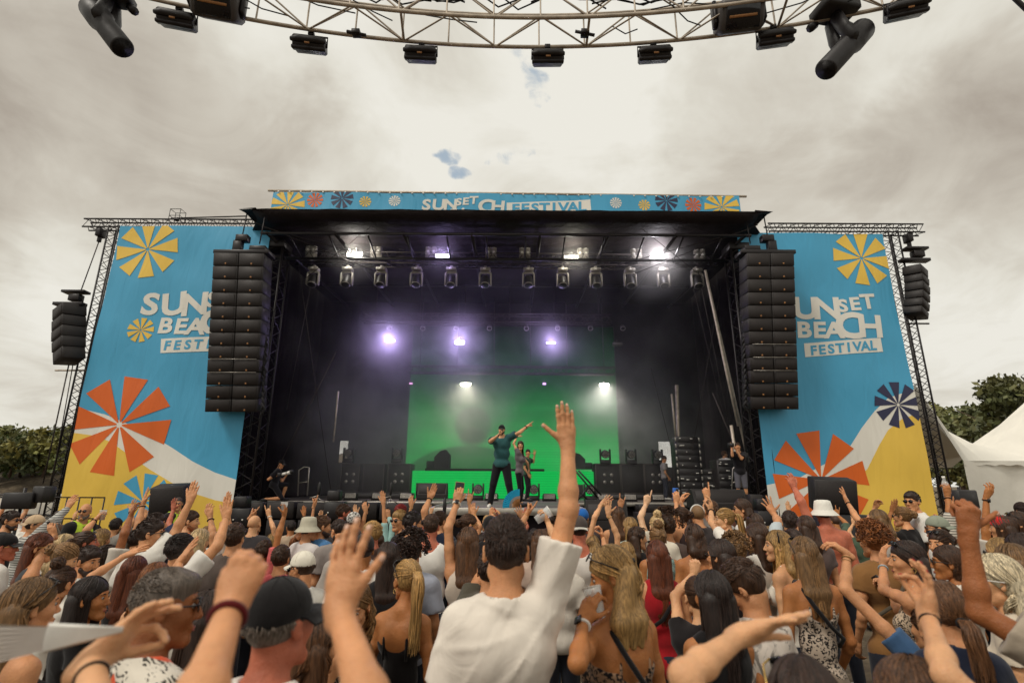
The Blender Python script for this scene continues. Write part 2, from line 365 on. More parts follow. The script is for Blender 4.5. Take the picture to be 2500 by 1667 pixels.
# ------------------------------------------------------------------ signed distance fields to smooth meshes
class SDF:
    def __init__(s, lo, hi, vox):
        s.lo = np.array(lo, float)-vox*2; s.v = vox; n = np.ceil((np.array(hi)+vox*2-s.lo)/vox).astype(int)+1
        s.n = n; s.F = np.full(tuple(n), 1.0, np.float32)
        s.ax = [(s.lo[i]+np.arange(n[i])*vox).astype(np.float32) for i in range(3)]
    def sub(s, lo, hi):
        i0 = np.clip(np.floor((np.array(lo)-s.lo)/s.v).astype(int), 0, s.n-1); i1 = np.clip(np.ceil((np.array(hi)-s.lo)/s.v).astype(int)+1, 1, s.n)
        if (i1 <= i0).any(): return None, None
        sl = tuple(slice(a, b) for a, b in zip(i0, i1))
        return sl, (s.ax[0][sl[0]][:, None, None], s.ax[1][sl[1]][None, :, None], s.ax[2][sl[2]][None, None, :])
    def put(s, sl, d, k, op):
        A = s.F[sl]
        if op == 'u':
            if k > 0: h = np.maximum(k-np.abs(A-d), 0)/k; s.F[sl] = np.minimum(A, d)-h*h*k*.25
            else: s.F[sl] = np.minimum(A, d)
        elif op == 's':
            d = -d
            if k > 0: h = np.maximum(k-np.abs(A-d), 0)/k; s.F[sl] = np.maximum(A, d)+h*h*k*.25
            else: s.F[sl] = np.maximum(A, d)
        elif op == 'i': s.F[sl] = np.maximum(A, d)
    def cap(s, a, b, ra, rb=None, k=.02, op='u'):
        rb = ra if rb is None else rb; a = np.array(a, float); b = np.array(b, float); m = max(ra, rb)+k+2*s.v
        sl, g = s.sub(np.minimum(a, b)-m, np.maximum(a, b)+m)
        if sl is None: return s
        X, Y, Z = (g[i]-np.float32(a[i]) for i in range(3)); d = b-a; dd = float(d@d)+1e-12
        h = np.clip((X*np.float32(d[0])+Y*np.float32(d[1])+Z*np.float32(d[2]))/np.float32(dd), 0, 1)
        D = np.sqrt((X-h*np.float32(d[0]))**2+(Y-h*np.float32(d[1]))**2+(Z-h*np.float32(d[2]))**2)-(ra+(rb-ra)*h)
        s.put(sl, D.astype(np.float32), k, op); return s
    def ell(s, c, r, rot=None, k=.02, op='u'):
        c = np.array(c, float); r = np.array(r, float); m = max(r)+k+2*s.v
        sl, g = s.sub(c-m, c+m)
        if sl is None: return s
        X, Y, Z = (g[i]-np.float32(c[i]) for i in range(3))
        if rot is not None:
            Q = np.asarray(rot).T.astype(np.float32); X, Y, Z = (Q[i, 0]*X+Q[i, 1]*Y+Q[i, 2]*Z for i in range(3))
        r = r.astype(np.float32)
        k0 = np.sqrt((X/r[0])**2+(Y/r[1])**2+(Z/r[2])**2); k1 = np.sqrt((X/r[0]**2)**2+(Y/r[1]**2)**2+(Z/r[2]**2)**2)
        s.put(sl, (k0*(k0-1)/(k1+1e-6)).astype(np.float32), k, op); return s
    def plane(s, p, n):                  # keep the side the normal points away from
        n = nrm(n); p = np.array(p, float); D = (s.ax[0][:, None, None]-p[0])*n[0]+(s.ax[1][None, :, None]-p[1])*n[1]+(s.ax[2][None, None, :]-p[2])*n[2]
        s.F = np.maximum(s.F, D.astype(np.float32)); return s
    def warp(s, fn):
        s.F += fn(s.ax[0][:, None, None], s.ax[1][None, :, None], s.ax[2][None, None, :]).astype(np.float32); return s
    def mesh(s):
        F = s.F; F[0], F[-1] = 1, 1; F[:, 0], F[:, -1] = 1, 1; F[:, :, 0], F[:, :, -1] = 1, 1
        S = F < 0; c = np.zeros(tuple(s.n-1), np.int8); cor = [(i, j, k) for i in (0, 1) for j in (0, 1) for k in (0, 1)]
        for i, j, k in cor: c += S[i:i+s.n[0]-1, j:j+s.n[1]-1, k:k+s.n[2]-1]
        I, J, K = np.nonzero((c > 0) & (c < 8)); ids = np.full(c.shape, -1, np.int64); ids[I, J, K] = np.arange(len(I))
        val = [F[I+i, J+j, K+k] for i, j, k in cor]; P = np.zeros((len(I), 3)); N = np.zeros(len(I))
        for a in range(8):
            for bt in (1, 2, 4):
                b = a | bt
                if b == a: continue
                fa, fb = val[a], val[b]; m = (fa < 0) != (fb < 0); t = fa[m]/(fa[m]-fb[m]); ca, cb = np.array(cor[a], float), np.array(cor[b], float)
                P[m] += ca+t[:, None]*(cb-ca); N[m] += 1
        P = P/np.maximum(N, 1)[:, None]+np.stack([I, J, K], 1); V = s.lo+P*s.v; Q = []
        for ax in range(3):
            o1, o2 = (ax+1) % 3, (ax+2) % 3
            A = [slice(1, -1)]*3; B = [slice(1, -1)]*3; A[ax] = slice(0, -1); B[ax] = slice(1, None)
            SA, SB = S[tuple(A)], S[tuple(B)]; e = np.stack(np.nonzero(SA != SB), 1)
            fl = SA[tuple(e.T)]; e[:, o1] += 1; e[:, o2] += 1; q = []
            for d1, d2 in ((-1, -1), (0, -1), (0, 0), (-1, 0)):
                f = e.copy(); f[:, o1] += d1; f[:, o2] += d2; q.append(ids[f[:, 0], f[:, 1], f[:, 2]])
            q = np.stack(q, 1); q[~fl] = q[~fl][:, ::-1]; Q.append(q)
        Q = np.concatenate(Q) if Q else np.zeros((0, 4), int); Q = Q[(Q >= 0).all(1)]
        return V, Q
    def into(s, mb, mat=0, tint=1.0):
        V, Q = s.mesh()
        if len(V): mb.add(V, Q, mat, tint)
        return mb
# ground slopes gently down towards the stage
def gz(y): t = min(max((y-2.0)/8.0, 0), 1); return -0.45*t
# ================================================================== SETTING
K0 = 0.008
def ap(px, py, Y): return at(px, py, Y, K0)
DZ = 1.38
def build_ground():
    g = MB(); ys = [-60, -10, 0, 2, 3, 4, 5, 6, 7, 8, 9, 10, 14, 40, 120, 900]
    xs = [-900, -60, -20, -10, 0, 10, 20, 60, 900]
    V = [(x, y, gz(y)) for y in ys for x in xs]; n = len(xs)
    Q = [[j*n+i, j*n+i+1, (j+1)*n+i+1, (j+1)*n+i] for j in range(len(ys)-1) for i in range(n-1)]
    g.add(V, np.array(Q)); g.build('ground', 'ground', kind='structure')
build_ground()
# ---------------------------------------------------------------- banners
def wavef(x, z): return .035*math.sin(1.25*x+.5*z)+.018*math.sin(2.6*x-1.0*z+1)+.01*math.sin(.7*x+3.1*z)
BLUE, YEL, ORA, WHT, NAV = lin('46A2CB'), lin('EAC24E'), lin('DD6414'), lin('E6E2D8'), lin('2A2B4C')
class Banner:
    def __init__(s, Y, px_rect, root):
        s.Y = Y; s.root = root; s.rect = px_rect; s.lay = 0
    def uv(s, px, py): p = ap(px, py, s.Y); return (p[0], p[2])
    def put(s, name, polys, col, off, clip=True, label=None, grid=.2):
        bm = bmesh.new(); x0, x1, z0, z1 = s.rect
        for poly in polys:
            P = [tuple(p) for p in poly]
            if clip:
                for ax, v, sg in ((0, x0, 1), (0, x1, -1), (1, z0, 1), (1, z1, -1)):
                    o = []
                    for i in range(len(P)):
                        a, b = P[i-1], P[i]; ia, ib = (a[ax]-v)*sg >= 0, (b[ax]-v)*sg >= 0
                        if ia != ib:
                            t = (v-a[ax])/(b[ax]-a[ax]); o.append((a[0]+t*(b[0]-a[0]), a[1]+t*(b[1]-a[1])))
                        if ib: o.append(b)
                    P = o
                    if len(P) < 3: break
            if len(P) < 3: continue
            q = []
            for p in P:
                if not q or abs(p[0]-q[-1][0])+abs(p[1]-q[-1][1]) > 1e-4: q.append(p)
            if len(q) > 2 and abs(q[0][0]-q[-1][0])+abs(q[0][1]-q[-1][1]) < 1e-4: q.pop()
            if len(q) < 3: continue
            bm.faces.new([bm.verts.new((x, 0, z)) for x, z in q])
        if not bm.verts: bm.free(); return
        bmesh.ops.triangulate(bm, faces=bm.faces[:])
        xs = [v.co.x for v in bm.verts]; zs = [v.co.z for v in bm.verts]
        for k in range(int(min(xs)/grid)-1, int(max(xs)/grid)+2):
            if min(xs) < k*grid < max(xs): bmesh.ops.bisect_plane(bm, geom=bm.verts[:]+bm.edges[:]+bm.faces[:], plane_co=(k*grid, 0, 0), plane_no=(1, 0, 0))
        for k in range(int(min(zs)/grid)-1, int(max(zs)/grid)+2):
            if min(zs) < k*grid < max(zs): bmesh.ops.bisect_plane(bm, geom=bm.verts[:]+bm.edges[:]+bm.faces[:], plane_co=(0, 0, k*grid), plane_no=(0, 0, 1))
        for v in bm.verts: v.co.y = s.Y+K0*v.co.x+wavef(v.co.x, v.co.z)-off
        bmesh.ops.recalc_face_normals(bm, faces=bm.faces[:])
        me = bpy.data.meshes.new(name)
        for f in bm.faces:
            f.smooth = True
            if f.normal.y > 0: f.normal_flip()
        bm.to_mesh(me); bm.free(); me.materials.append(MAT['vinyl'])
        return link(name, me, s.root, col, label=label)
def star(c, r, n, a0, inner=.06, hw=None, squash=1.0):
    out = []; hw = hw or .32*360/n
    for i in range(n):
        a = R(a0+i*360/n); h = R(hw)
        out.append([(c[0]+math.cos(t)*q*squash, c[1]+math.sin(t)*q) for t, q in ((a-h*.9, r*inner), (a-h, r), (a+h, r), (a+h*.9, r*inner))])
    return out
_gl = {}
def glyph(ch, c, h, rot=0, shear=0, wx=1.0, bold=.035):
    if (ch, bold) not in _gl:
        cu = bpy.data.curves.new('glyph', 'FONT'); cu.body = ch; cu.offset = bold; cu.resolution_u = 4
        ob = bpy.data.objects.new('glyph', cu); COL.objects.link(ob); dg = bpy.context.evaluated_depsgraph_get()
        me = bpy.data.meshes.new_from_object(ob.evaluated_get(dg)); V = np.array([v.co[:2] for v in me.vertices]); F = [list(p.vertices) for p in me.polygons]
        lo, hi = V.min(0), V.max(0); V = (V-(lo+hi)/2)/(hi[1]-lo[1]); _gl[(ch, bold)] = (V, F)
        bpy.data.objects.remove(ob); bpy.data.curves.remove(cu); bpy.data.meshes.remove(me)
    V, F = _gl[(ch, bold)]; V = V*h; x = V[:, 0]*wx+V[:, 1]*shear; z = V[:, 1]; a = R(rot)
    P = np.stack([c[0]+x*math.cos(a)-z*math.sin(a), c[1]+x*math.sin(a)+z*math.cos(a)], 1)
    return [[tuple(P[i]) for i in f] for f in F]
def mpp(px, py, Y):   # metres per photo pixel on the plane
    return np.linalg.norm(ap(px+.5, py, Y)-ap(px-.5, py, Y))
def dune(bn, up, lo):
    x0, x1, z0, z1 = bn.rect
    U = [bn.uv(*p) for p in up]; L = [bn.uv(*p) for p in lo]
    def quads(A, B=None):
        o = []
        for i in range(len(A)-1):
            a, b = A[i], A[i+1]; o.append([a, b, (b[0], z0-2), (a[0], z0-2)])
        return o
    bn.put('white_dune', quads(U), WHT, .004); bn.put('yellow_dune', quads(L), YEL, .008)
def side_banner(left):
    Y = 16.4
    if left: px = dict(l=ap(150, 1200, Y)[0], r=ap(571, 1209, Y)[0], t=ap(304, 551, Y)[2], b=.3)
    else: px = dict(l=ap(1880, 1264, Y)[0], r=ap(2288, 1249, Y)[0], t=ap(2152, 571, Y)[2], b=.3)
    rt = thing('festival_banner', (0, 0, 0), 'tall blue yellow and white festival banner with yellow star and lettering, left of the stage' if left else 'tall blue banner right of the stage with navy star and orange sunburst at its foot', 'banner', 'tall banners either side of the stage')
    bn = Banner(Y, (px['l'], px['r'], px['b'], px['t']), rt)
    x0, x1, z0, z1 = bn.rect
    bn.put('banner_cloth', [[(x0, z0), (x1, z0), (x1, z1), (x0, z1)]], BLUE, 0)
    if left:
        C = lambda x, y: (100+x/1.889, 420+y/1.889)
        dune(bn, [C(*p) for p in ((60, 1080), (190, 1092), (300, 1118), (400, 1160), (500, 1210), (600, 1270), (700, 1335), (800, 1385), (900, 1418), (960, 1430))],
             [C(*p) for p in ((60, 1200), (160, 1203), (250, 1215), (330, 1245), (430, 1320), (500, 1370), (600, 1430), (700, 1480), (800, 1512), (960, 1540))])
        S = ((490, 355, 146, 8, YEL, 8), (365, 1165, 232, 8, ORA, -8), (458, 727, 60, 9, YEL, 5), (470, 1520, 130, 8, BLUE, -8))
        T = [('S', 503, 607, 105, 0), ('U', 612, 607, 108, 8), ('N', 712, 610, 105, 5), ('S', 800, 590, 75, 0), ('E', 862, 585, 72, 0), ('T', 925, 570, 80, 0),
             ('B', 575, 706, 74, 0), ('E', 648, 710, 74, 0), ('A', 715, 712, 78, 0), ('C', 800, 690, 120, 0), ('H', 895, 690, 100, 0)]
        box = [C(552, 768), C(950, 752), C(958, 820), C(550, 834)]; FT = (560, 800, 940, 786, 50)
    else:
        C = lambda x, y: (1780+x/1.9125, 480+y/1.9125)
        dune(bn, [C(*p) for p in ((150, 1350), (200, 1340), (330, 1310), (480, 1230), (570, 1160), (620, 1080), (680, 1000), (740, 940), (860, 900), (1000, 880))],
             [C(*p) for p in ((150, 1590), (200, 1560), (330, 1490), (480, 1400), (600, 1320), (650, 1270), (700, 1160), (740, 1090), (800, 1040), (880, 1010), (1010, 990))])
        S = ((618, 288, 134, 8, YEL, -8), (785, 972, 108, 9, NAV, 10), (430, 1320, 226, 8, ORA, 8))
        T = [('S', 268, 520, 100, 0), ('U', 355, 522, 104, 0), ('N', 453, 522, 104, 0), ('S', 527, 511, 62, 0), ('E', 585, 502, 62, 4), ('T', 645, 490, 70, 4),
             ('B', 353, 621, 74, 0), ('E', 424, 622, 74, 0), ('A', 487, 624, 76, 0), ('C', 560, 603, 124, 0), ('H', 655, 606, 104, 0)]
        box = [C(352, 684), C(705, 660), C(718, 724), C(358, 748)]; FT = (378, 718, 690, 694, 50)
    for x, y, r, n, col, a in S:
        q = C(x, y); c = bn.uv(*q); rr = r/1.9*mpp(q[0], q[1], Y)*1.0
        bn.put('printed_star', star(c, rr, n, a), col, .012 if col != BLUE else .013)
    P = []
    for ch, x, y, h, rt_ in T:
        q = C(x, y); P += glyph(ch, bn.uv(*q), h/1.9*mpp(q[0], q[1], Y)*1.04, rt_, .06, 1.18)
    bn.put('lettering', P, WHT, .015)
    bn.put('lettering_box', [[bn.uv(*p) for p in box]], WHT, .011)
    P = []; W = 'FESTIVAL'; x0_, y0_, x1_, y1_, h = FT
    for i, ch in enumerate(W):
        t = (i+.5)/8; q = C(x0_+(x1_-x0_)*t, y0_+(y1_-y0_)*t); P += glyph(ch, bn.uv(*q), h/1.9*mpp(q[0], q[1], Y)*.92, 3, .1, 1.05)
    bn.put('lettering', P, BLUE, .018)
side_banner(True); side_banner(False)
def header_banner():
    Y = 17.2; rt = thing('header_banner', (0, 0, 0), 'long blue banner with stars and white lettering above the stage roof', 'banner')
    a, b = ap(667, 467, Y), ap(1803, 481, Y); z0 = a[2]-1.35
    bn = Banner(Y, (a[0], b[0], z0, (a[2]+b[2])/2), rt); bn.put('banner_cloth', [[(a[0], z0), (b[0], z0), (b[0], bn.rect[3]), (a[0], bn.rect[3])]], BLUE, 0)
    for x, y, r, n, c, an in ((702, 500, 42, 9, YEL, 5), (769, 488, 20, 10, ORA, 0), (836, 486, 28, 9, NAV, 12), (892, 493, 14.5, 10, YEL, 0), (963, 490, 14.5, 12, WHT, 0),
                              (1503, 497, 14.5, 12, WHT, 0), (1573, 501, 14.5, 10, YEL, 0), (1627, 490, 28, 9, NAV, 5), (1693, 500, 20, 10, ORA, 0), (1762, 506, 42, 9, YEL, 15)):
        bn.put('printed_star', star(bn.uv(x, y), r*mpp(x, y, Y), n, an), c, .008)
    P = []
    for ch, x, y, h in (('S', 1041, 499, 29), ('U', 1071, 499, 29), ('N', 1100, 499, 28), ('S', 1120, 494, 20), ('E', 1138, 493, 20), ('T', 1157, 491, 21), ('B', 1085, 522, 22), ('E', 1107, 520, 22), ('A', 1130, 519, 22), ('C', 1187, 505, 36), ('H', 1216, 505, 30)):
        P += glyph(ch, bn.uv(x, y), h*mpp(x, y, Y), 0, .08, 1.2)
    bn.put('lettering', P, WHT, .015)
    bn.put('lettering_box', [[bn.uv(1237, 496), bn.uv(1441, 487), bn.uv(1444, 525), bn.uv(1237, 525)]], WHT, .011)
    P = []
    for i, ch in enumerate('FESTIVAL'):
        t = (i+.5)/8; x = 1248+186*t; y = 511-8*t; P += glyph(ch, bn.uv(x, y), 27*mpp(x, y, Y), 2, .06, 1.15)
    bn.put('lettering', P, BLUE, .018)
    f = MB(); e = ap(655, 465.5, Y+.06), ap(1822, 480, Y+.06)
    f.tube([e[0], e[1]], .045, 8); 
    for i in range(9):
        p = a+(b-a)*i/8; f.tube([p+(0, .1, -1.5), p+(0, .1, .02)], .03, 6)
    f.build('support_pole', 'truss_alu', rt)
    for i in range(42): bxs(a+(b-a)*(i+.5)/42+(0, -.02, -.02), (.05, .03, .05)).build('eyelet', 'white_plastic', rt)
header_banner()
# ---------------------------------------------------------------- stage structure
LX, RX = ap(590, 1209, 17)[0], ap(1862, 1230, 17)[0]     # deck ends
RZ = ap(1233, 540, 15.6)[2]
def build_stage():
    st = thing('festival_stage', (0, 17, 0), 'large black festival stage with flat roof, dark drapes and steel towers', 'stage')
    o = lambda mb, n, m, **k: mb.build(n, m, st, loc=(0, -17, 0), **k)
    m = MB(); m.box(((LX+RX)/2, 20.8, DZ-.06), (RX-LX, 7.6, .12)); o(m, 'deck', 'stage_deck')
    m = MB(); m.box(((LX+RX)/2, 16.97, DZ-.045), (RX-LX, .05, .09)); o(m, 'deck_edge_rail', 'deck_edge')
    tl, tr = ap(1052, 1240, 12.6), ap(1424, 1242, 12.6)
    m = MB(); m.box(((tl[0]+tr[0])/2, 14.8, DZ-.055), (tr[0]-tl[0], 4.25, .11)); o(m, 'runway_deck', 'stage_deck')
    m = MB(); m.box(((tl[0]+tr[0])/2, 12.62, DZ-.06), (tr[0]-tl[0]+.1, .06, .16)); 
    for sx in (tl[0]-.03, tr[0]+.03): m.box((sx, 14.8, DZ-.06), (.06, 4.3, .16))
    o(m, 'runway_edge', 'deck_edge')
    m = MB(); m.box(((tl[0]+tr[0])/2, 12.75, .4), (tr[0]-tl[0]-.05, .08, 1.6)); m.box((0, 17.1, .4), (RX-LX, .08, 1.6)); o(m, 'skirt', 'drape')
    # back and side drapes, with the gaps where daylight comes through
    Yb = 24.3; holes = []
    for x0, y0, x1, y1 in ((676, 1045, 716, 1213), (825, 1076, 851, 1128), (1611, 1078, 1640, 1140), (1727, 1071, 1794, 1150)):
        a, b = ap(x0, y1, Yb), ap(x1, y0, Yb); holes.append((a[0], a[2], b[0], b[2]))
    bx0, bx1, bz0, bz1 = LX-2.2, RX+2.2, 0.2, RZ+.5
    xs = sorted({bx0, bx1, *[h[0] for h in holes], *[h[2] for h in holes]}); zs = sorted({bz0, bz1, *[h[1] for h in holes], *[h[3] for h in holes]})
    m = MB()
    for i in range(len(xs)-1):
        for j in range(len(zs)-1):
            cx, cz = (xs[i]+xs[i+1])/2, (zs[j]+zs[j+1])/2
            if any(h[0] < cx < h[2] and h[1] < cz < h[3] for h in holes): continue
            n = max(1, int((xs[i+1]-xs[i])/.35)); X = np.linspace(xs[i], xs[i+1], n+1)
            V = [(x, Yb+.05*math.sin(x*7)+.03*math.sin(x*17), z) for z in (zs[j], zs[j+1]) for x in X]
            m.add(V, np.array([[k, k+1, n+2+k, n+1+k] for k in range(n)]))
    o(m, 'back_drape', 'drape')
    for sx, sg in ((LX-.9, 1), (RX+.9, -1)):
        m = MB(); Yv = np.linspace(17.2, 24.3, 40); V = [(sx+.06*math.sin(y*6), y, z) for z in (.2, RZ+.62) for y in Yv]
        m.add(V, np.array([[k, k+1, 41+k, 40+k] for k in range(39)])); o(m, 'side_drape', 'drape')
    # roof: tarpaulin on beams, its front edge overhanging
    a, b = ap(580, 506, 15.3), ap(1886, 523, 15.3); rz = (a[2]+b[2])/2
    n = 40; X = np.linspace(a[0], b[0], n+1); m = MB()
    prof = [(15.30, .02), (15.33, -.13), (15.7, -.25), (16.3, -.22), (24.6, .0)]; V = []
    for j, (y, dz) in enumerate(prof):
        for i, x in enumerate(X):
            w = .02*math.sin(x*5.3+j)+.015*math.sin(x*11+2*j) if j < 3 else 0
            e = max(0, 1-min(i, n-i)/2.0); xx = x+(a[0]*0) if True else x
            inset = (.55 if i == 0 else -.55 if i == n else 0)*(1 if j in (1, 2) else 0)
            V.append((xx+inset, y+w, rz+dz+w*.6+(e*.22 if j in (1, 2) else 0)))
    for j, (y, dz) in enumerate([(24.6, .25), (15.7, .12), (15.30, .02)]):
        for i, x in enumerate(X): V.append((x, y, rz+dz+.02*math.sin(x*3)))
    q = []; rows = len(prof)+3
    for j in range(rows-1):
        for i in range(n): q.append([j*(n+1)+i, j*(n+1)+i+1, (j+1)*(n+1)+i+1, (j+1)*(n+1)+i])
    m.add(V, np.array(q)); o(m, 'roof', 'tarp')
    m = MB()
    for x in np.linspace(a[0]+.8, b[0]-.8, 8): m.tube([(x, 15.7, rz-.62), (x*.985, 24, rz-.3)], .06, 6)
    for y, z in ((15.75, -.62), (17.0, -.95), (18.6, -.5), (21, -.4)): m.tube([(a[0]+.6, y, rz+z), (b[0]-.6, y, rz+z)], .055, 6)
    for x in np.linspace(a[0]+1.5, b[0]-1.5, 12): m.tube([(x, 17.0, rz-.95), (x+.5, 18.6, rz-.5)], .035, 5); m.tube([(x, 17.0, rz-.95), (x, 15.75, rz-.62)], .03, 5)
    o(m, 'roof_beams', 'black_metal')
    for x in ((a[0]+1.2), (b[0]-1.2)):
        s = 1 if x < 0 else -1
        for P_, Q_ in (((x-.8*s, 15.6, rz-.3), (x+3*s, 17.2, rz-1.4)), ((x+3*s, 15.7, rz-.4), (x, 17.6, rz-1.7)), ((x-.6*s, 15.7, rz-.4), (x+4.5*s, 17.6, rz-1.2))): o(tb([P_, Q_], .012, 4), 'roof_stay', 'truss_dark')
    for name, bpx, tpx in (('l', (590, 1200), (676, 600)), ('r', (1866, 1240), (1802, 605))):
        p = ap(*bpx, 16.6); q = ap(*tpx, 16.6); x = (p[0]+q[0])/2
        m = MB(); truss(m, (x, 16.75, gz(17)), (x, 16.75, rz-.6), .55, .62, .035, .018, up=(0, 1, 0)); m.box((x, 16.75, .15), (.9, .9, .12)); m.box((x, 16.75, rz-.65), (.7, .7, .25)); o(m, 'tower', 'black_metal')
    # cables and ties hanging inside
    for A, B, Y, r in (((728, 640), (808, 1200), 18, .012), ((820, 860), (650, 1200), 16.9, .014), ((1690, 690), (1770, 1030), 18, .01), ((1760, 700), (1690, 1100), 18, .01), ((1740, 960), (1840, 1200), 17.5, .02), ((1590, 900), (1660, 1180), 19, .01), ((1700, 640), (1790, 1090), 17.6, .012), ((770, 640), (700, 1000), 18, .01)):
        o(tb([ap(*A, Y), ap(*B, Y)], r, 5), 'rigging_rope', 'truss_dark')
    for P_ in ([ap(1722, 660, 17.3), ap(1772, 900, 17.3), ap(1803, 1040, 17.3)], [ap(1728, 690, 17.35), ap(1790, 960, 17.35), ap(1828, 1130, 17.35)]): o(tb(P_, .05, 8), 'leaning_pipe', 'truss_alu')
    for A, B, Y, r in (((826, 955), (814, 1078), 19, .035), ((1640, 962), (1650, 1068), 19, .04), ((1652, 940), (1660, 1195), 19.1, .07), ((1785, 1038), (1808, 1190), 16.9, .05)): o(tb([ap(*A, Y), ap(*B, Y)], r, 6), 'upright_pole', 'truss_alu')
build_stage()
# wings that carry the banners
def wing(left):
    Y = 16.65; rt = thing('banner_frame', (0, 0, 0), 'black truss frame left of the stage with an arm reaching past the banner' if left else 'black truss frame right of the stage carrying the banner and a speaker array', 'truss', 'truss frames of the side banners')
    if left: x0 = ap(140, 1240, Y)[0]-.14; xt = ap(207, 535, Y); xi = ap(620, 545, Y)[0]
    else: x0 = ap(2287, 1244, Y)[0]+.16; xt = ap(2240, 556, Y); xi = ap(1868, 556, Y)[0]
    zt = xt[2]-.15; m = MB(); truss(m, (x0, Y, gz(17)), (x0, Y, zt-.1), .34, .42, .028, .013, up=(0, 1, 0)); m.build('upright_truss', 'black_metal', rt)
    m = MB(); truss(m, (xt[0], Y, zt), (xi, Y, zt), .30, .40, .028, .013); m.build('top_truss', 'black_metal', rt)
    xm = ap(232, 600, Y)[0] if left else ap(2214, 600, Y)[0]
    m = MB(); m.box((xm, Y, zt-.32), (.16, .3, .3)); m.box((xm, Y, zt-.55), (.1, .1, .22)); m.build('hoist', 'black_metal', rt)
    if left:
        build_each([tb([ap(168, 890, Y-.3), ap(105, 1180, Y-.3)], .02, 5), tb([ap(178, 890, Y-.1), ap(125, 1190, Y-.1)], .015, 5), tb([(xm, Y, zt-.65), ap(192, 725, Y)], .018, 5)], 'steel_cable', 'truss_dark', rt)
        m = MB(); m.tube([ap(135, 904, Y), ap(222, 904, Y)], .03, 6); m.build('cross_bar', 'truss_alu', rt)
        q = MB(); b = ap(433, 528, Y); 
        for dx in (-.18, .18):
            for dy in (-.15, .15): q.tube([b+(dx, dy, -.25), b+(dx, dy, .2)], .012, 4)
        for dz in (.2, -.05): q.tube([b+(-.18, -.15, dz), b+(.18, -.15, dz), b+(.18, .15, dz), b+(-.18, .15, dz), b+(-.18, -.15, dz)], .012, 4)
        q.tube([b+(-.2, 0, -.08), ap(600, 528, Y)], .025, 5); q.box(b+(0, 0, -.12), (.12, .1, .12)); q.build('lightning_cage', 'black_metal', rt)
    else:
        m = MB(); m.tube([(xm, Y, zt-.65), ap(2226, 642, Y)], .018, 5); m.build('steel_cable', 'truss_dark', rt)
        m = MB(); m.tube([ap(2212, 790, Y), ap(2268, 790, Y)], .03, 6); m.build('cross_bar', 'truss_dark', rt)
wing(True); wing(False)
# ---------------------------------------------------------------- line arrays
def line_array(left):
    Y = 15.2
    rt = thing('line_array', (0, 0, 0), 'twin column of twelve black line array speakers hanging left of the stage mouth' if left else 'twin column of twelve black line array speakers hanging right of the stage mouth', 'loudspeakers', 'main hanging speaker arrays')
    if left: TL, TR, BL, BR, nL, sp = (521, 616), (645, 618), (499, 1006), (628, 1006), 12, 1
    else: TL, TR, BL, BR, nL, sp = (1823, 617), (1939, 617), (1834, 1000), (1951, 1000), 12, -1
    for c in range(2):
        for r in range(nL):
            t0, t1 = r/nL, (r+1)/nL
            def P(u, t): 
                a = np.array(TL)*(1-t)+np.array(BL)*t; b = np.array(TR)*(1-t)+np.array(BR)*t; q = a+(b-a)*u; return ap(q[0], q[1], Y+.55*t*t)
            u0, u1 = c*.5+.004*c, c*.5+.5-.004*(1-c)
            A, B, Cc, D = P(u0, t0), P(u1, t0), P(u1, t1), P(u0, t1); cen = (A+B+Cc+D)/4; wx = nrm(B-A); dn = nrm(D-A); ny = np.cross(wx, -dn); ny = nrm(ny)
            rot = np.stack([wx, -ny if ny[1] < 0 else ny, -dn], 1); w = np.linalg.norm(B-A); h = np.linalg.norm(D-A)
            yv = rot[:, 1]
            cb = MB(); cb.box(cen+yv*.30, (w*.985, .6, h*.955), rot, 0, .012); cab = cb.build('speaker_cabinet', 'cabinet', rt)
            g = MB(); g.box(cen-yv*.006, (w*.86, .02, h*.80), rot, 0, .004); g.build('grille', 'grille', cab)
            g = MB(); g.box(cen-yv*.022+wx*w*.02+dn*h*.34, (.045, .02, .05), rot, 0, .004); g.build('badge', 'wood', cab)
            if (left and r in (7, 8) or not left and r in (6, 7, 8)) and c == 0:
                g = MB(); g.tube([P(.06, t1)-yv*.03, P(.95, t1)-yv*.03], .012, 4); g.build('steel_strip', 'silver', cab)
    tp = (ap(*TL, Y)+ap(*TR, Y))/2; m = MB(); m.box(tp+(0, .35, .1), (1.75, .5, .12)); m.box(tp+(-.1*sp, .3, .62), (.38, .25, .22)); m.box(tp+(-.22*sp, .3, .34), (.26, .22, .4)); m.box(tp+(.45*sp, .3, .26), (.5, .25, .16)); m.build('bumper_frame', 'black_metal', rt)
    build_each([tb([tp+(-.15*sp, .3, .5), tp+(-.1*sp, .3, 1.5)], .02, 5), tb([tp+(.45*sp, .3, .45), tp+(.5*sp, .3, 1.4)], .02, 5)], 'hoist_chain', 'black_metal', rt)
    m = MB(); rr = random.Random(3)
    for k in range(30):
        t = (k+.5)/30; a = np.array(TR if left else TL, float)*(1-t)+np.array(BR if left else BL, float)*t; p = ap(a[0]+(8 if left else -9), a[1], Y+.5)
        m.tube([p+(0, 0, .2), p+(.09*sp*rr.random(), .1, .05), p+(.02, .05, -.15)], .035, 5)
    m.build('cable_loom', 'rubber', rt)
line_array(True); line_array(False)
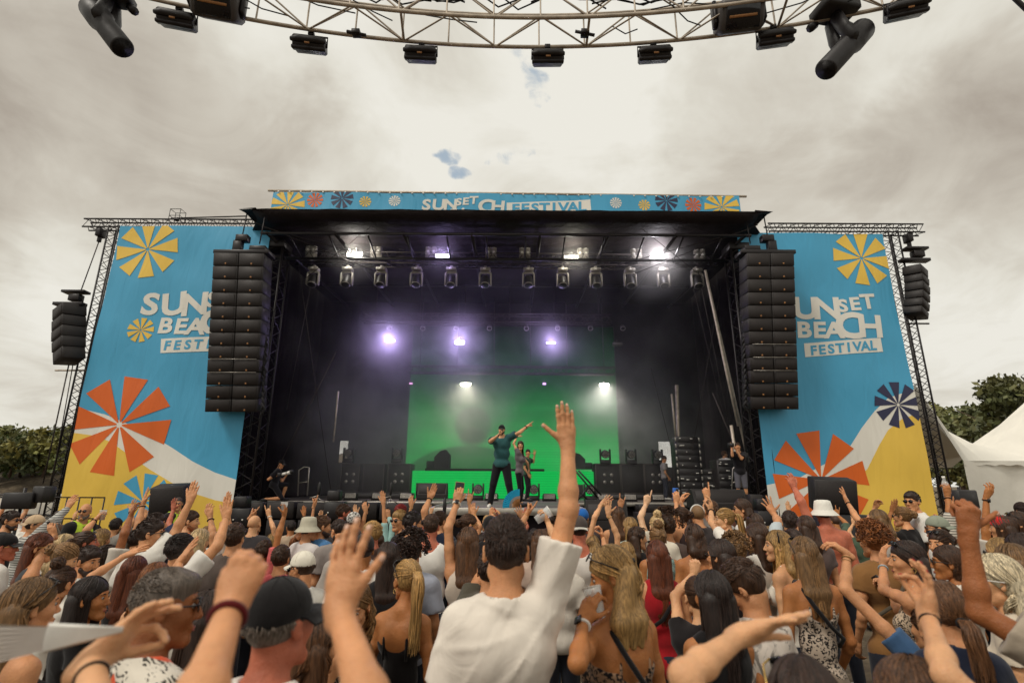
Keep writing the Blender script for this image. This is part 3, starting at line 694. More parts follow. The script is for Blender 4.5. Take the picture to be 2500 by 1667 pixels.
def side_array(left):
    Y = 16.3
    rt = thing('side_array', (0, 0, 0), 'small curved speaker array hanging outside the left banner' if left else 'small curved speaker array hanging outside the right banner', 'loudspeakers', 'small speaker arrays outside the banners')
    if left: pts = [(130, 757, 212, 742), (127, 786, 210, 770), (126, 812, 210, 797), (127, 838, 209, 820), (129, 864, 207, 845), (134, 893, 205, 872)]; n = 5
    else: pts = [(2200, 650, 2264, 660), (2205, 672, 2268, 682), (2207, 690, 2271, 702), (2208, 710, 2272, 722), (2207, 728, 2271, 744), (2206, 746, 2269, 764), (2205, 763, 2264, 785)]; n = 6
    for r in range(n):
        a, b, c, d = pts[r][:2], pts[r][2:], pts[r+1][2:], pts[r+1][:2]; A, B, Cc, D = [ap(*q, Y) for q in (a, b, c, d)]
        cen = (A+B+Cc+D)/4; wx = nrm(B-A+D*0); dn = nrm(D-A); y = nrm(np.cross(wx, dn)); dn = np.cross(y, wx); rot = np.stack([wx, y, -dn], 1)@rotz(R(-32 if left else 35))
        w = np.linalg.norm(B-A); h = np.linalg.norm(D-A)
        m = MB(); m.box(cen, (w*.74, w*.6, h*.94), rot, 0, .015); cab = m.build('speaker_cabinet', 'cabinet', rt)
        f = rot[:, 1]*(-1 if rot[1, 1] > 0 else 1)
        g = MB(); g.box(cen+f*w*.305, (w*.62, .02, h*.72), rot, 0, .004); g.build('grille', 'grille', cab)
    tp = ap((pts[0][0]+pts[0][2])/2, pts[0][1]-14, Y); m = MB(); m.box(tp, (.95, .25, .1)); m.box(tp+(.15, 0, .22), (.35, .25, .22)); m.box(tp+(.1, 0, .42), (.75, .3, .08)); m.build('bumper_frame', 'black_metal', rt)
side_array(True); side_array(False)
# ---------------------------------------------------------------- screen and stage gear
def screens():
    T, b, o = newmat('led_screen'); T.n.remove(b); tc = T.node('ShaderNodeTexCoord'); g = tc.outputs['Generated']; s = T.node('ShaderNodeSeparateXYZ'); T.link(g, s.inputs[0])
    ob = T.node('ShaderNodeSeparateXYZ'); T.link(tc.outputs['Object'], ob.inputs[0])
    ln = T.math('FRACT', T.math('MULTIPLY', ob.outputs[2], 9.0)); lnf = T.mrange(ln, .1, .3, .72, 1.0)
    w = T.noise(T.scalev(tc.outputs['Object'], (.12, .12, 2.2)), 1, 3, .5)
    up = T.ramp(s.outputs[2], ((0, 1.0), (.25, .9), (.45, .48), (.64, .13), (1, .01)))
    face = T.vmath('LENGTH', T.vmath('MULTIPLY', T.vmath('SUBTRACT', g, (.31, 0, .40)).outputs[0], (1.35, 0, 1.1)).outputs[0]).outputs['Value']
    sh = T.vmath('LENGTH', T.vmath('MULTIPLY', T.vmath('SUBTRACT', g, (.29, 0, .10)).outputs[0], (.62, 0, 1.0)).outputs[0]).outputs['Value']
    beard = T.vmath('LENGTH', T.vmath('MULTIPLY', T.vmath('SUBTRACT', g, (.31, 0, .33)).outputs[0], (1.25, 0, 1.5)).outputs[0]).outputs['Value']
    dk = T.math('MULTIPLY', T.mrange(face, .10, .13, .38, 1), T.math('MULTIPLY', T.mrange(sh, .17, .19, .35, 1), T.mrange(beard, .06, .10, .4, 1)))
    k = T.math('MULTIPLY', T.math('MULTIPLY', up, lnf), T.math('MULTIPLY', dk, T.mrange(w.outputs[0], .3, .7, .75, 1.15, False)))
    e = T.node('ShaderNodeEmission'); e.inputs[0].default_value = (*lin('12C95A'), 1); T.link(T.math('MULTIPLY', k, .72), e.inputs[1]); T.link(e.outputs[0], o.inputs[0])
    T, b, o = newmat('led_riser'); T.n.remove(b); tc = T.node('ShaderNodeTexCoord'); ob = T.node('ShaderNodeSeparateXYZ'); T.link(tc.outputs['Object'], ob.inputs[0])
    ln = T.math('FRACT', T.math('MULTIPLY', ob.outputs[2], 11.0)); e = T.node('ShaderNodeEmission'); e.inputs[0].default_value = (*lin('14D85E'), 1); T.link(T.mrange(ln, .1, .3, .40, .62), e.inputs[1]); T.link(e.outputs[0], o.inputs[0])
    Y = 23.6; a, c = ap(986, 1212, Y), ap(1496, 800, Y)
    rt = thing('led_wall', ((a[0]+c[0])/2, Y, DZ), 'huge LED wall glowing green at the back of the stage', 'screen')
    m = MB(); w, h = c[0]-a[0], c[2]-DZ; m.box((0, 0, h/2), (w, .06, h), None, 0, .005); m.build('lit_panel', 'led_screen', rt)
    m = MB(); m.box((0, .12, h/2), (w+.1, .14, h+.1)); m.build('panel_frame', 'black_metal', rt)
    Y = 20.6; a, c = ap(1003, 1206, Y), ap(1450, 1150, Y); h = c[2]-DZ
    rt = thing('dj_riser', ((a[0]+c[0])/2, Y+.8, DZ), 'low riser clad in bright green LED strips behind the singer', 'riser')
    m = MB(); m.box((0, -.8, h/2), (c[0]-a[0], .05, h-.02), None, 0, .004); m.build('lit_front', 'led_riser', rt)
    m = MB(); m.box((0, 0, h/2), (c[0]-a[0]-.02, 1.5, h-.04)); m.box((-.7, -.1, h+.03), (c[0]-a[0]-2.4, 1.6, .09)); m.build('riser_body', 'black_metal', rt)
    return h
RISH = screens()
def moving_head(loc, label, s=1.0, up=True, grp='moving heads on the stage floor'):
    rt = thing('moving_head_light', loc, label, 'stage light', grp); sg = 1 if up else -1
    m = MB(); m.box((0, 0, sg*.06*s), (.36*s, .26*s, .12*s)); b = m.build('base', 'black_plastic' if up else 'gray_plastic', rt)
    m = MB()
    for sx in (-1, 1): m.box((sx*.17*s, 0, sg*.32*s), (.05*s, .14*s, .42*s))
    m.box((0, 0, sg*.135*s), (.36*s, .14*s, .04*s)); m.build('yoke', 'black_plastic' if up else 'gray_plastic', rt)
    m = MB(); q = rotx(R(100)); m.lathe([(0, -.16*s), (.11*s, -.15*s), (.14*s, -.05*s), (.145*s, .12*s), (.13*s, .16*s), (0, .16*s)], (0, 0, sg*.36*s), q if up else rotx(R(150)), 16); m.build('lamp_head', 'black_plastic', rt)
    m = MB(); rr = [(0, 0)]+[(.06*s, i*60) for i in range(6)]+[(.105*s, i*30) for i in range(12)]
    d = -1
    for r_, a in rr:
        m.lathe([(0, .165*s), (.022*s, .163*s), (.022*s, .15*s)], np.array((0, 0, sg*.36*s))+(q if up else rotx(R(150)))@np.array((r_*math.cos(R(a)), r_*math.sin(R(a)), 0)), q if up else rotx(R(150)), 8)
    m.build('lens', 'gray_plastic', rt); return rt
WORDS = ['first', 'second', 'third', 'fourth', 'fifth', 'sixth', 'seventh', 'eighth', 'ninth', 'tenth', 'eleventh', 'twelfth']
def gear():
    # floor moving heads
    t0 = None
    for i, (x, y, Y) in enumerate(((1030, 1206, 18.6), (1167, 1207, 18.6), (1303, 1208, 18.6), (1440, 1208, 18.6))):
        p = ap(x, y, Y); p[2] = DZ; lb = f'{WORDS[i]} round moving head lamp from the left along the stage floor'
        if t0 is None: t0 = moving_head(p, lb, 1.05)
        else: dup(t0, p, lb)
    Z = ap(900, 1131, 20.2)[2]
    for i, (x, Y) in enumerate(((850, 20.2), (969, 20.2), (1478, 20.2), (1541, 20.2), (1606, 20.2))):
        p = ap(x, 1131, Y); p[2] = Z+.02; q = dup(t0, p, ['moving head lamp on top of the leftmost black case', 'moving head lamp on the black case left of the green screen', 'moving head lamp on the black case right of the green screen', 'middle moving head lamp on the right hand black cases', 'moving head lamp at the far right of the black cases'][i]); q['group'] = 'moving heads on the black cases'
    # flood bars on the deck edge
    f0 = None
    for i, x in enumerate((857, 924, 992, 1137, 1200, 1270, 1341, 1472, 1538, 1605)):
        p = ap(x, 1206, 18.0); p[2] = DZ; lb = f'{WORDS[i]} square-celled floor light from the left at the stage edge'
        if f0 is None:
            f0 = thing('floor_light', p, lb, 'stage light', 'square-celled lights along the floor')
            m = MB(); m.box((0, 0, .13), (.40, .14, .21), rotx(R(-15))); m.box((0, .05, .02), (.44, .26, .04)); 
            for sx in (-1, 1): m.box((sx*.22, .03, .1), (.02, .05, .2))
            m.build('housing', 'black_metal', f0)
            m = MB()
            for u in range(9):
                for v in range(4): m.box(np.array((0, 0, .13))+rotx(R(-15))@np.array(((u-4)*.04, -.073, (v-1.5)*.04)), (.034, .008, .034), rotx(R(-15)), 0, .003)
            m.build('led_cells', 'silver', f0)
        else: dup(f0, p, lb)
    # cases with four round lamps
    c0 = None
    for i, (xa, xb, lamps) in enumerate(((826, 880, 1), (882, 940, 0), (942, 1004, 1), (1453, 1515, 1), (1516, 1572, 0), (1573, 1630, 1))):
        a, b = ap(xa, 1190, 20.2), ap(xb, 1131, 20.2); w = b[0]-a[0]-.02; c = thing('equipment_case', ((a[0]+b[0])/2, 20.6, DZ+.2), ['black cabinet with four round lamps at the far left of the stage gear', 'plain black cabinet in the drifting smoke left of the screen', 'black cabinet with four round lamps beside the green riser, left side', 'black cabinet with four round lamps beside the green riser, right side', 'plain black cabinet between two lamp cabinets on the right', 'black cabinet with four round lamps at the far right of the gear'][i], 'cabinet', 'black cabinets flanking the riser')
        h = b[2]-DZ-.2; m = MB(); m.box((0, 0, h/2), (w, .8, h), None, 0, .02); m.build('cabinet_body', 'cabinet', c)
        m = MB()
        for sx in (-1, 1): m.box((sx*w*.47, -.41, h/2), (.03, .02, h*.96))
        for z in (.03, h-.03): m.box((0, -.41, z), (w*.92, .02, .03))
        m.build('metal_corners', 'steel_case', c)
        if lamps:
            m = MB()
            for u in (-1, 1):
                for v in (-1, 1): m.lathe([(0, .03), (.05, .02), (.065, 0)], (u*.13, -.41, h*.5+v*.13), rotx(R(90)), 12)
            m.build('round_lamp', 'silver', c)
    for i, (xa, xb) in enumerate(((825, 1004), (1453, 1632))):
        a, b = ap(xa, 1200, 20.1), ap(xb, 1200, 20.1); m = MB(); m.box(((a[0]+b[0])/2, 20.6, DZ+.1), (b[0]-a[0]+.1, 1.1, .18)); m.box(((a[0]+b[0])/2, 20.04, DZ+.1), (b[0]-a[0]+.12, .04, .04)); m.build('low_platform', 'dark_gray', label='low dark platform under the cabinets ' + ('left' if i == 0 else 'right') + ' of the green riser', category='platform')
    # speakers on the riser
    for i, (x, y0, y1, w) in enumerate(((1078, 1146, 1100, 38), (1412, 1146, 1106, 34))):
        a = ap(x, y0, 20.9); b = ap(x, y1, 20.9); h = b[2]-a[2]; wd = w*mpp(x, y0, 20.9); c = thing('riser_speaker', (a[0], 21.1, DZ+RISH+.08), 'tilted black speaker on the left end of the green riser' if i == 0 else 'tilted black speaker on the right end of the green riser', 'loudspeaker', 'tilted speakers on the riser')
        s = 1 if i == 0 else -1; pr = [(-.5, 0), (.5, 0), (.5, .72), (.22, 1), (-.12, .93), (-.5, .6)]; V = []
        for yy in (-.25, .25): V += [(s*px*wd, yy, pz*h) for px, pz in pr]
        m = MB(); n = 6; m.add(V, [np.array([[k, (k+1) % n, n+(k+1) % n, n+k] for k in range(n)]), np.array([list(range(n))[::-1], list(range(n, 2*n))])]); m.build('speaker_body', 'cabinet', c, smooth=False)
        m = MB(); m.box((-s*wd*.75, 0, h*.2), (wd*.5, .4, h*.4)); m.build('foot_block', 'cabinet', c)
    def wedge(p, w, h, d, label, name='stage_monitor'):
        c = thing(name, p, label, 'loudspeaker', 'floor monitors on the stage'); pr = [(-d/2, 0), (d/2, 0), (d/2, h*.25), (d*.22, h), (-d*.25, h), (-d/2, h*.35)]; V = []
        for xx in (-w/2, w/2): V += [(xx, -py, pz) for py, pz in pr]
        m = MB(); n = 6; m.add(V, [np.array([[k, n+k, n+(k+1) % n, (k+1) % n] for k in range(n)]), np.array([list(range(n)), list(range(n, 2*n))[::-1]])]); m.build('monitor_body', 'cabinet', c, smooth=False)
        m = MB(); m.box((0, -d*.37, h*.62), (w*.9, .02, h*.66), rotx(R(-22)), 0, .005); m.build('grille', 'grille', c); return c
    for x, y, Y, w, h, lb in ((1056, 1216, 15.6, .82, .42, 'black floor monitor on the runway behind the watching hands'), (1478, 1248, 12.9, .95, .62, 'black floor monitor at the right corner of the runway'), (1396, 1216, 17.3, .7, .42, 'black floor monitor behind the tall raised hand')):
        p = ap(x, y, Y); wedge((p[0], Y, max(p[2], DZ) if Y > 13 else DZ-.42), w, h, .5, lb)
    p = ap(1750, 1240, 15.6); wedge((p[0], 15.6, p[2]), 1.5, .52, .7, 'wide black speaker wedge at the right front of the stage', 'front_fill_speaker')
    # scissor stand in front of the riser
    m = MB(); q = [ap(*t, 16.0) for t in ((1404, 1148), (1460, 1215), (1404, 1228), (1440, 1185), (1404, 1188), (1440, 1225), (1412, 1148), (1468, 1208))]
    m.tube([q[0], q[1]], .03, 6); m.tube([q[2], q[3]], .03, 6); m.tube([q[4], q[5]], .03, 6); m.tube([q[6], q[7]], .03, 6); m.tube([(q[0][0], 16, DZ), q[0]], .03, 6); m.tube([(q[1][0], 16, DZ), q[1]], .03, 6); m.build('folding_stand', 'black_metal', label='black folding stand with crossed bars beside the runway', category='stand')
    # hoop rails
    for i, (x, y0, y1, w, Y) in enumerate(((740, 1210, 1141, 26, 17.4), (1795, 1212, 1138, 18, 17.1))):
        a, b, c, d = ap(x-w/2, y0, Y), ap(x-w/2+3, y1+6, Y), ap(x+w/2+2, y1, Y), ap(x+w/2-3, y0, Y); m = MB(); m.tube([a, b, (b+c)/2+(0, 0, .06), c, d], .022, 8); m.tube([(a+b)/2, (c+d)/2], .016, 6); m.build('stair_rail', 'silver', label='thin metal hoop rail at the ' + ('left end of the stage beside the photographer' if i == 0 else 'right end of the stage by the camera operator'), category='handrail', group='hoop rails on the stage')
    # rack towers on stage right
    rr = random.Random(9)
    for i, (xa, xb, y0, y1, Y, lb) in enumerate(((1659, 1703, 1212, 1065, 18.2, 'tall rack of black amplifier units with silver edges'), (1716, 1755, 1212, 1144, 18.4, 'low black rack right of the tall amplifier rack'), (1756, 1790, 1212, 1122, 18.0, 'black rack with small white displays beside the camera operator'))):
        a, b = ap(xa, y0, Y), ap(xb, y1, Y); w, h = b[0]-a[0], b[2]-DZ; c = thing('amplifier_rack', ((a[0]+b[0])/2, Y+.35, DZ), lb, 'rack', 'equipment racks at stage right'); m = MB(); m.box((0, 0, h/2), (w, .7, h)); m.build('rack_frame', 'black_metal', c)
        n = max(3, int(h/.2))
        for k in range(n):
            m = MB(); m.box((0, -.36, (k+.5)*h/n), (w*.86, .03, h/n*.86)); u = m.build('rack_unit', 'black_plastic', c)
            m = MB()
            for _ in range(rr.randint(1, 4)): m.box((rr.uniform(-.35, .35)*w, -.385, (k+rr.uniform(.3, .7))*h/n), (rr.uniform(.03, .12), .01, .025), None, 0, .003)
            m.build('panel_marks', 'white_plastic', u)
        if i == 0:
            for sx in (-1, 1):
                for k in range(n): bxs((sx*w*.52, -.37, (k+.5)*h/n), (.05, .03, h/n*.6), None, 0, .008).build('corner_fitting', 'silver', c)
    # cabinets under the deck edge
    k = 0
    for i, (xa, xb, y0, y1, Y) in enumerate(((604, 640, 1224, 1262, 16.2), (642, 716, 1224, 1266, 16.2), (718, 800, 1226, 1266, 16.2), (640, 716, 1268, 1320, 16.2), (718, 800, 1268, 1320, 16.2), (802, 920, 1226, 1270, 16.2), (922, 1048, 1228, 1270, 16.2), (1430, 1560, 1262, 1310, 14.5), (1560, 1700, 1250, 1310, 16.2), (1702, 1850, 1250, 1310, 16.2), (1560, 1640, 1230, 1250, 16.4), (1835, 1862, 1205, 1250, 15.0))):
        a, b = ap(xa, y1, Y), ap(xb, y0, Y); c = thing('subwoofer', ((a[0]+b[0])/2, Y+.4, max(a[2], gz(Y))), f'black bass cabinet in front of the stage, {WORDS[i]} counting from the left', 'loudspeaker', 'bass cabinets in front of the stage'); w, h = b[0]-a[0]-.02, b[2]-max(a[2], gz(Y))-.02
        m = MB(); m.box((0, 0, h/2), (w, .7, h), None, 0, .015); m.build('cabinet_body', 'cabinet', c); m = MB(); m.box((0, -.355, h/2), (w*.92, .012, h*.88), None, 0, .004); m.build('grille', 'grille', c)
    # camera rigs and boxes on the deck edge
    for i, (x, y, Y, lb) in enumerate(((818, 1245, 14.2, 'black camera head on a stand in front of the stage, left of the runway'), (590, 1262, 13.6, 'black speaker box on its stand below the left tower'), (1866, 1268, 13.4, 'black speaker box on its stand below the right tower'))):
        p = ap(x, y, Y); z = p[2]; c = thing('boxed_speaker', (p[0], Y, gz(Y)), lb, 'loudspeaker'); m = MB(); m.box((0, 0, z-gz(Y)), (.48, .4, .42), None, 0, .02); m.box((-.05, 0, z-gz(Y)+.36), (.3, .3, .26), None, 0, .02); m.build('box_body', 'black_plastic', c)
        m = MB(); m.tube([(0, 0, 0), (0, 0, z-gz(Y)-.2)], .04, 8)
        for k in range(3): m.tube([(0, 0, .5), (.4*math.cos(k*2.1), .4*math.sin(k*2.1), .0)], .02, 6)
        m.build('stand', 'black_metal', c)
        m = MB(); m.box((-.12, -.21, z-gz(Y)-.05), (.03, .02, .03)); m.box((.1, -.21, z-gz(Y)-.05), (.03, .02, .03)); m.build('indicator', 'white_plastic', c)
    for i, (x, y, Y) in enumerate(((952, 1222, 15.4), (775, 1222, 15.8), (1085, 1244, 12.3))):
        p = ap(x, y, Y); z0 = DZ if Y > 12.7 else gz(12)+1.5; c = thing('microphone_stand', (p[0], Y, z0), ['short black microphone stand behind the pointing hand', 'short black microphone stand at the left deck edge', 'silver boom stand at the runway corner'][i], 'stand'); m = MB()
        for k in range(3): m.tube([(0, 0, .12), (.22*math.cos(k*2.1+.4), .22*math.sin(k*2.1+.4), .0)], .012, 5)
        m.tube([(0, 0, .05), (0, 0, .38)], .012, 6); m.tube([(0, 0, .2), (-.25, 0, .12)], .014, 6); m.build('tripod', 'silver', c); m = MB(); m.lathe([(0, .2), (.035, .24), (.045, .4), (.03, .55), (0, .58)], (0, 0, .0), None, 10); m.build('microphone', 'black_plastic', c)
    # upright side stacks beside the banners
    for i, (xa, xb, y0, y1, Y) in enumerate(((336, 432, 1268, 1184, 12.4), (2008, 2098, 1250, 1167, 12.2))):
        a, b = ap(xa, y0, Y), ap(xb, y1, Y); w, h = b[0]-a[0], b[2]-a[2]; c = thing('speaker_stack', ((a[0]+b[0])/2, Y+.4, gz(Y)), 'stack of big black speakers in front of the ' + ('left banner behind the guards' if i == 0 else 'right banner beside the shirtless man'), 'loudspeakers', 'speaker stacks before the banners'); zb = a[2]-gz(Y)
        ro = rotx(R(8)); m = MB(); m.box((0, 0, zb+h/2), (w*.9, .7, h), ro@rotz(R(18 if i == 0 else -18)), 0, .02); cb = m.build('top_speaker', 'cabinet', c)
        m = MB(); m.box(np.array((0, 0, zb+h/2))+(ro@rotz(R(18 if i == 0 else -18)))@np.array((0, -.36, 0)), (w*.78, .02, h*.9), ro@rotz(R(18 if i == 0 else -18)), 0, .004); m.build('grille', 'grille', cb)
        m = MB(); m.box((0, 0, zb/2-.02), (w*1.1, .9, zb-.06), None, 0, .02); m.build('bottom_speaker', 'black_plastic', c)
        m = MB(); m.box((-.2, -.47, zb*.75), (.12, .03, .08)); m.box((.1, -.47, zb*.72), (.05, .03, .05)); m.build('connector_plate', 'silver', c)
    for i, (x, y, Y, w, h) in enumerate(((40, 1222, 9.0, .42, .26), (2345, 1218, 9.2, .42, .3))):
        p = ap(x, y, Y); c = thing('flood_light', (p[0], Y, gz(Y)), 'black twin floodlight on a pole at the far left before the white truck' if i == 0 else 'black floodlight on a pole in front of the white tent', 'light', 'floodlights on poles'); z = p[2]-gz(Y); m = MB(); m.box((0, 0, z), (w, .2, h), rotz(R(15)), 0, .02)
        if i == 0: m.box((.28, .1, z+.1), (.3, .2, .26), rotz(R(-20)), 0, .02)
        m.build('lamp_body', 'black_plastic', c); m = MB(); m.tube([(0, 0, 0), (0, .05, z+.2)], .025, 6); m.build('pole', 'black_metal', c)
gear()
# ---------------------------------------------------------------- hanging rigs over the stage
def rigs():
    trs = (((740, 632), (1738, 642), 17.9, .42, 'long lighting truss across the stage mouth'), ((886, 776), (1492, 780), 20.8, .34, 'second lighting truss deeper in the stage'), ((1000, 902), (1500, 906), 22.6, .3, 'rear lighting truss above the green screen'))
    out = []
    for i, (a, b, Y, w, lb) in enumerate(trs):
        A, B = ap(*a, Y), ap(*b, Y); rt = thing('lighting_truss', (0, 0, 0), lb, 'truss', 'lighting trusses under the stage roof'); m = MB(); truss(m, A, B, w, .55, .03, .014); m.build('truss_frame', 'truss_dark', rt)
        for t in np.linspace(.05, .95, 6): p = A+(B-A)*t; tb([p, (p[0], Y, RZ-.1)], .02, 5).build('suspension_cable', 'truss_dark', rt)
        if i == 0:
            rr = random.Random(2)
            for k in range(14):
                t0 = rr.random()*.9; p = A+(B-A)*t0; q = A+(B-A)*(t0+.07); tb([p+(0, -.15, -.1), (p+q)/2+(0, -.2, -.25-.15*rr.random()), q+(0, -.15, -.1)], .014, 4).build('slack_cable', 'rubber', rt)
    # row of hanging profile heads
    h0 = None
    for i, x in enumerate((767, 849, 932, 1018, 1102, 1185, 1290, 1373, 1454, 1537, 1618, 1700)):
        p = ap(x, 652+x*.004, 17.7); lb = f'{WORDS[i]} moving head from the left hanging in a row over the stage'
        if h0 is None:
            h0 = thing('hanging_moving_head', p, lb, 'stage light', 'moving heads hanging in a row')
            m = MB(); m.box((0, 0, -.04), (.36, .3, .12), None, 0, .02); m.box((0, 0, .06), (.1, .1, .1)); b_ = m.build('base', 'gray_plastic', h0)
            m = MB(); m.box((-.02, -.155, -.04), (.1, .012, .06)); m.build('display', 'white_plastic', b_)
            m = MB()
            for sx in (-1, 1): m.box((sx*.2, 0, -.42), (.06, .16, .46), None, 0, .02)
            m.tube([(-.2, 0, -.2), (-.14, 0, -.15), (.14, 0, -.15), (.2, 0, -.2)], .05, 6); m.build('yoke', 'gray_plastic', h0)
            m = MB(); m.lathe([(0, .22), (.11, .2), (.15, .1), (.155, -.14), (.17, -.2), (.14, -.24), (0, -.22)], (0, 0, -.45), rotx(R(-22)), 16); m.build('lamp_head', 'black_plastic', h0)
            m = MB(); m.lathe([(.135, -.235), (.16, -.235), (.16, -.21)], (0, 0, -.45), rotx(R(-22)), 16); m.build('front_ring', 'gray_plastic', h0)
        else: dup(h0, p, lb)
    b0 = None
    for i, (x, y) in enumerate(((761, 606), (919, 608), (1053, 610), (1199, 612), (1281, 613), (1423, 614), (1553, 616), (1707, 618))):
        p = ap(x, y, 17.75); lb = f'{WORDS[i]} four-lamp blinder from the left on top of the front truss'
        if b0 is None:
            b0 = thing('blinder_light', p, lb, 'stage light', 'four-lamp blinders on the front truss'); m = MB()
            for sx in (-1, 1): m.box((sx*.105, 0, 0), (.195, .14, .42), None, 0, .012)
            m.box((0, .03, -.28), (.42, .05, .14)); m.build('housing', 'gray_plastic', b0)
            m = MB()
            for u in (-1, 1):
                for v in (-1, 1): m.lathe([(0, .0), (.05, .012), (.07, .03), (.085, .03), (.085, 0)], (u*.105, -.07, v*.1+.01), rotx(R(90)), 14)
            m.build('round_lamp', 'silver', b0)
            m = MB()
            for u in (-1, 1):
                for v in (-1, 1): m.lathe([(0, .02), (.03, .015), (.045, 0)], (u*.105, -.09, v*.1+.01), rotx(R(90)), 10)
            m.build('bulb', 'white_plastic', b0)  # white stands in for daylight reflected in the unlit lamps
        else: dup(b0, p, lb)
    for i, (x, y) in enumerate(((829, 600), (987, 605), (1163, 606), (1477, 610))):
        p = ap(x, y, 17.9); c = thing('spot_lamp', p, f'{WORDS[i]} small dark profile spot from the left above the truss', 'stage light', 'small profile spots over the truss'); m = MB(); m.tube([(-.2, .0, 0), (.15, 0, .02), (.28, 0, 0)], [.09, .1, .07], 10); m.tube([(0, 0, 0), (0, 0, -.25)], .02, 5); m.build('lamp_body', 'black_plastic', c); m = MB(); m.box((.02, -.1, 0), (.18, .01, .07)); m.build('marking_plate', 'white_plastic', c)
    # lit strobes; each is a lamp and gives light
    S = ((866, 621, 17.5, 36, 12, (1, .96, .86), 46, 'white', 60, 'brightest white strobe at the left of the front truss'), (1081, 625, 17.5, 35, 10, (.80, .74, 1), 18, 'violet', 22, 'pale violet strobe on the front truss'), (1395, 629, 17.5, 34, 9, (1, .95, .8), 22, 'warm', 26, 'warm white strobe on the front truss right of centre'), (1605, 632, 17.5, 34, 14, (.98, .94, 1), 60, 'white', 75, 'white strobe wrapped in smoke at the right of the front truss'),
         (952, 832, 20.6, 23, 5, (.74, .70, 1), 30, 'violet', 130, 'violet strobe deep in the stage, leftmost of its row'), (1122, 836, 20.6, 23, 8, (.76, .74, 1), 30, 'violet', 150, 'violet strobe deep in the stage above the screen centre'), (1345, 837, 20.6, 22, 4, (.86, .7, 1), 14, 'violet', 38, 'pinkish strobe deep in the stage on the right'),
         (1137, 938, 22.4, 22, 6, (1, .97, .78), 40, 'warm', 210, 'warm white strobe low over the left half of the screen'), (1475, 940, 22.4, 21, 6, (1, .97, .9), 40, 'warm', 210, 'white strobe low over the right edge of the screen'),
         (1003, 936, 22.4, 8, 4, (.9, .4, .8), 4, 'pink', 0, 'tiny pink and blue lamp left of the warm strobe'), (1329, 937, 22.4, 8, 4, (.8, .4, 1), 6, 'pink', 6, 'tiny violet lamp between the two low strobes'), (1508, 839, 20.6, 22, 6, (0, 0, 0), 0, 'off', 0, 'unlit grey strobe at the right end of the deep row'))
    for x, y, Y, w, h, col, st, nm, en, lb in S:
        p = ap(x, y, Y); k = mpp(x, y, Y); c = thing('strobe_light', p, lb, 'stage light', 'strobe lights'); m = MB(); m.box((0, .08, 0), (w*k*1.06, .14, h*k*1.5), None, 0, .01); m.box((0, .08, h*k*1.2), (.06, .06, .12)); m.build('housing', 'black_plastic', c)
        m = MB(); m.box((0, -.01, 0), (w*k, .02, h*k), None, 0, .004)
        mt = 'dark_gray' if st == 0 else 'glow_%d' % int(x)
        if st: emis(mt, col, st*.35)
        m.build('lit_face', mt, c)
        if en:
            vi = nm in ('violet', 'pink') or Y < 18; L = bpy.data.lights.new('strobe_lamp', 'POINT' if vi else 'AREA'); L.energy = en*(3.4 if Y < 18 else 4.6)*({130: .22, 150: .22, 38: .85, 60: .4, 26: .5, 75: .4}.get(en, .4) if vi else 1); L.color = (.56, .44, 1) if nm in ('violet', 'pink') else col
            if vi: L.shadow_soft_size = .12
            else: L.shape = 'RECTANGLE'; L.size = w*k; L.size_y = h*k; L.spread = R(170)
            lo = bpy.data.objects.new('strobe_lamp', L); COL.objects.link(lo); lo.parent = c; lo.location = (0, -.04 if not vi else -.3, 0); lo.rotation_euler = (R(90-18), 0, 0)
    g0 = None
    for i, x in enumerate((952, 1033, 1114, 1195, 1285, 1361, 1441, 1520)):
        p = ap(x, 799, 20.8); lb = f'{WORDS[i]} tiny dark lamp from the left in the row behind the violet strobes'
        if g0 is None:
            g0 = thing('small_spot', p, lb, 'stage light', 'tiny lamps on the second truss'); m = MB(); m.lathe([(0, .1), (.09, .08), (.1, -.08), (.11, -.1)], (0, 0, 0), rotx(R(-40)), 12); m.build('lamp_body', 'black_plastic', g0); m = MB(); m.lathe([(.085, -.09), (.105, -.105), (.11, -.08)], (0, 0, 0), rotx(R(-40)), 14); m.build('rim', 'gray_plastic', g0)
        else: dup(g0, p, lb)
rigs()
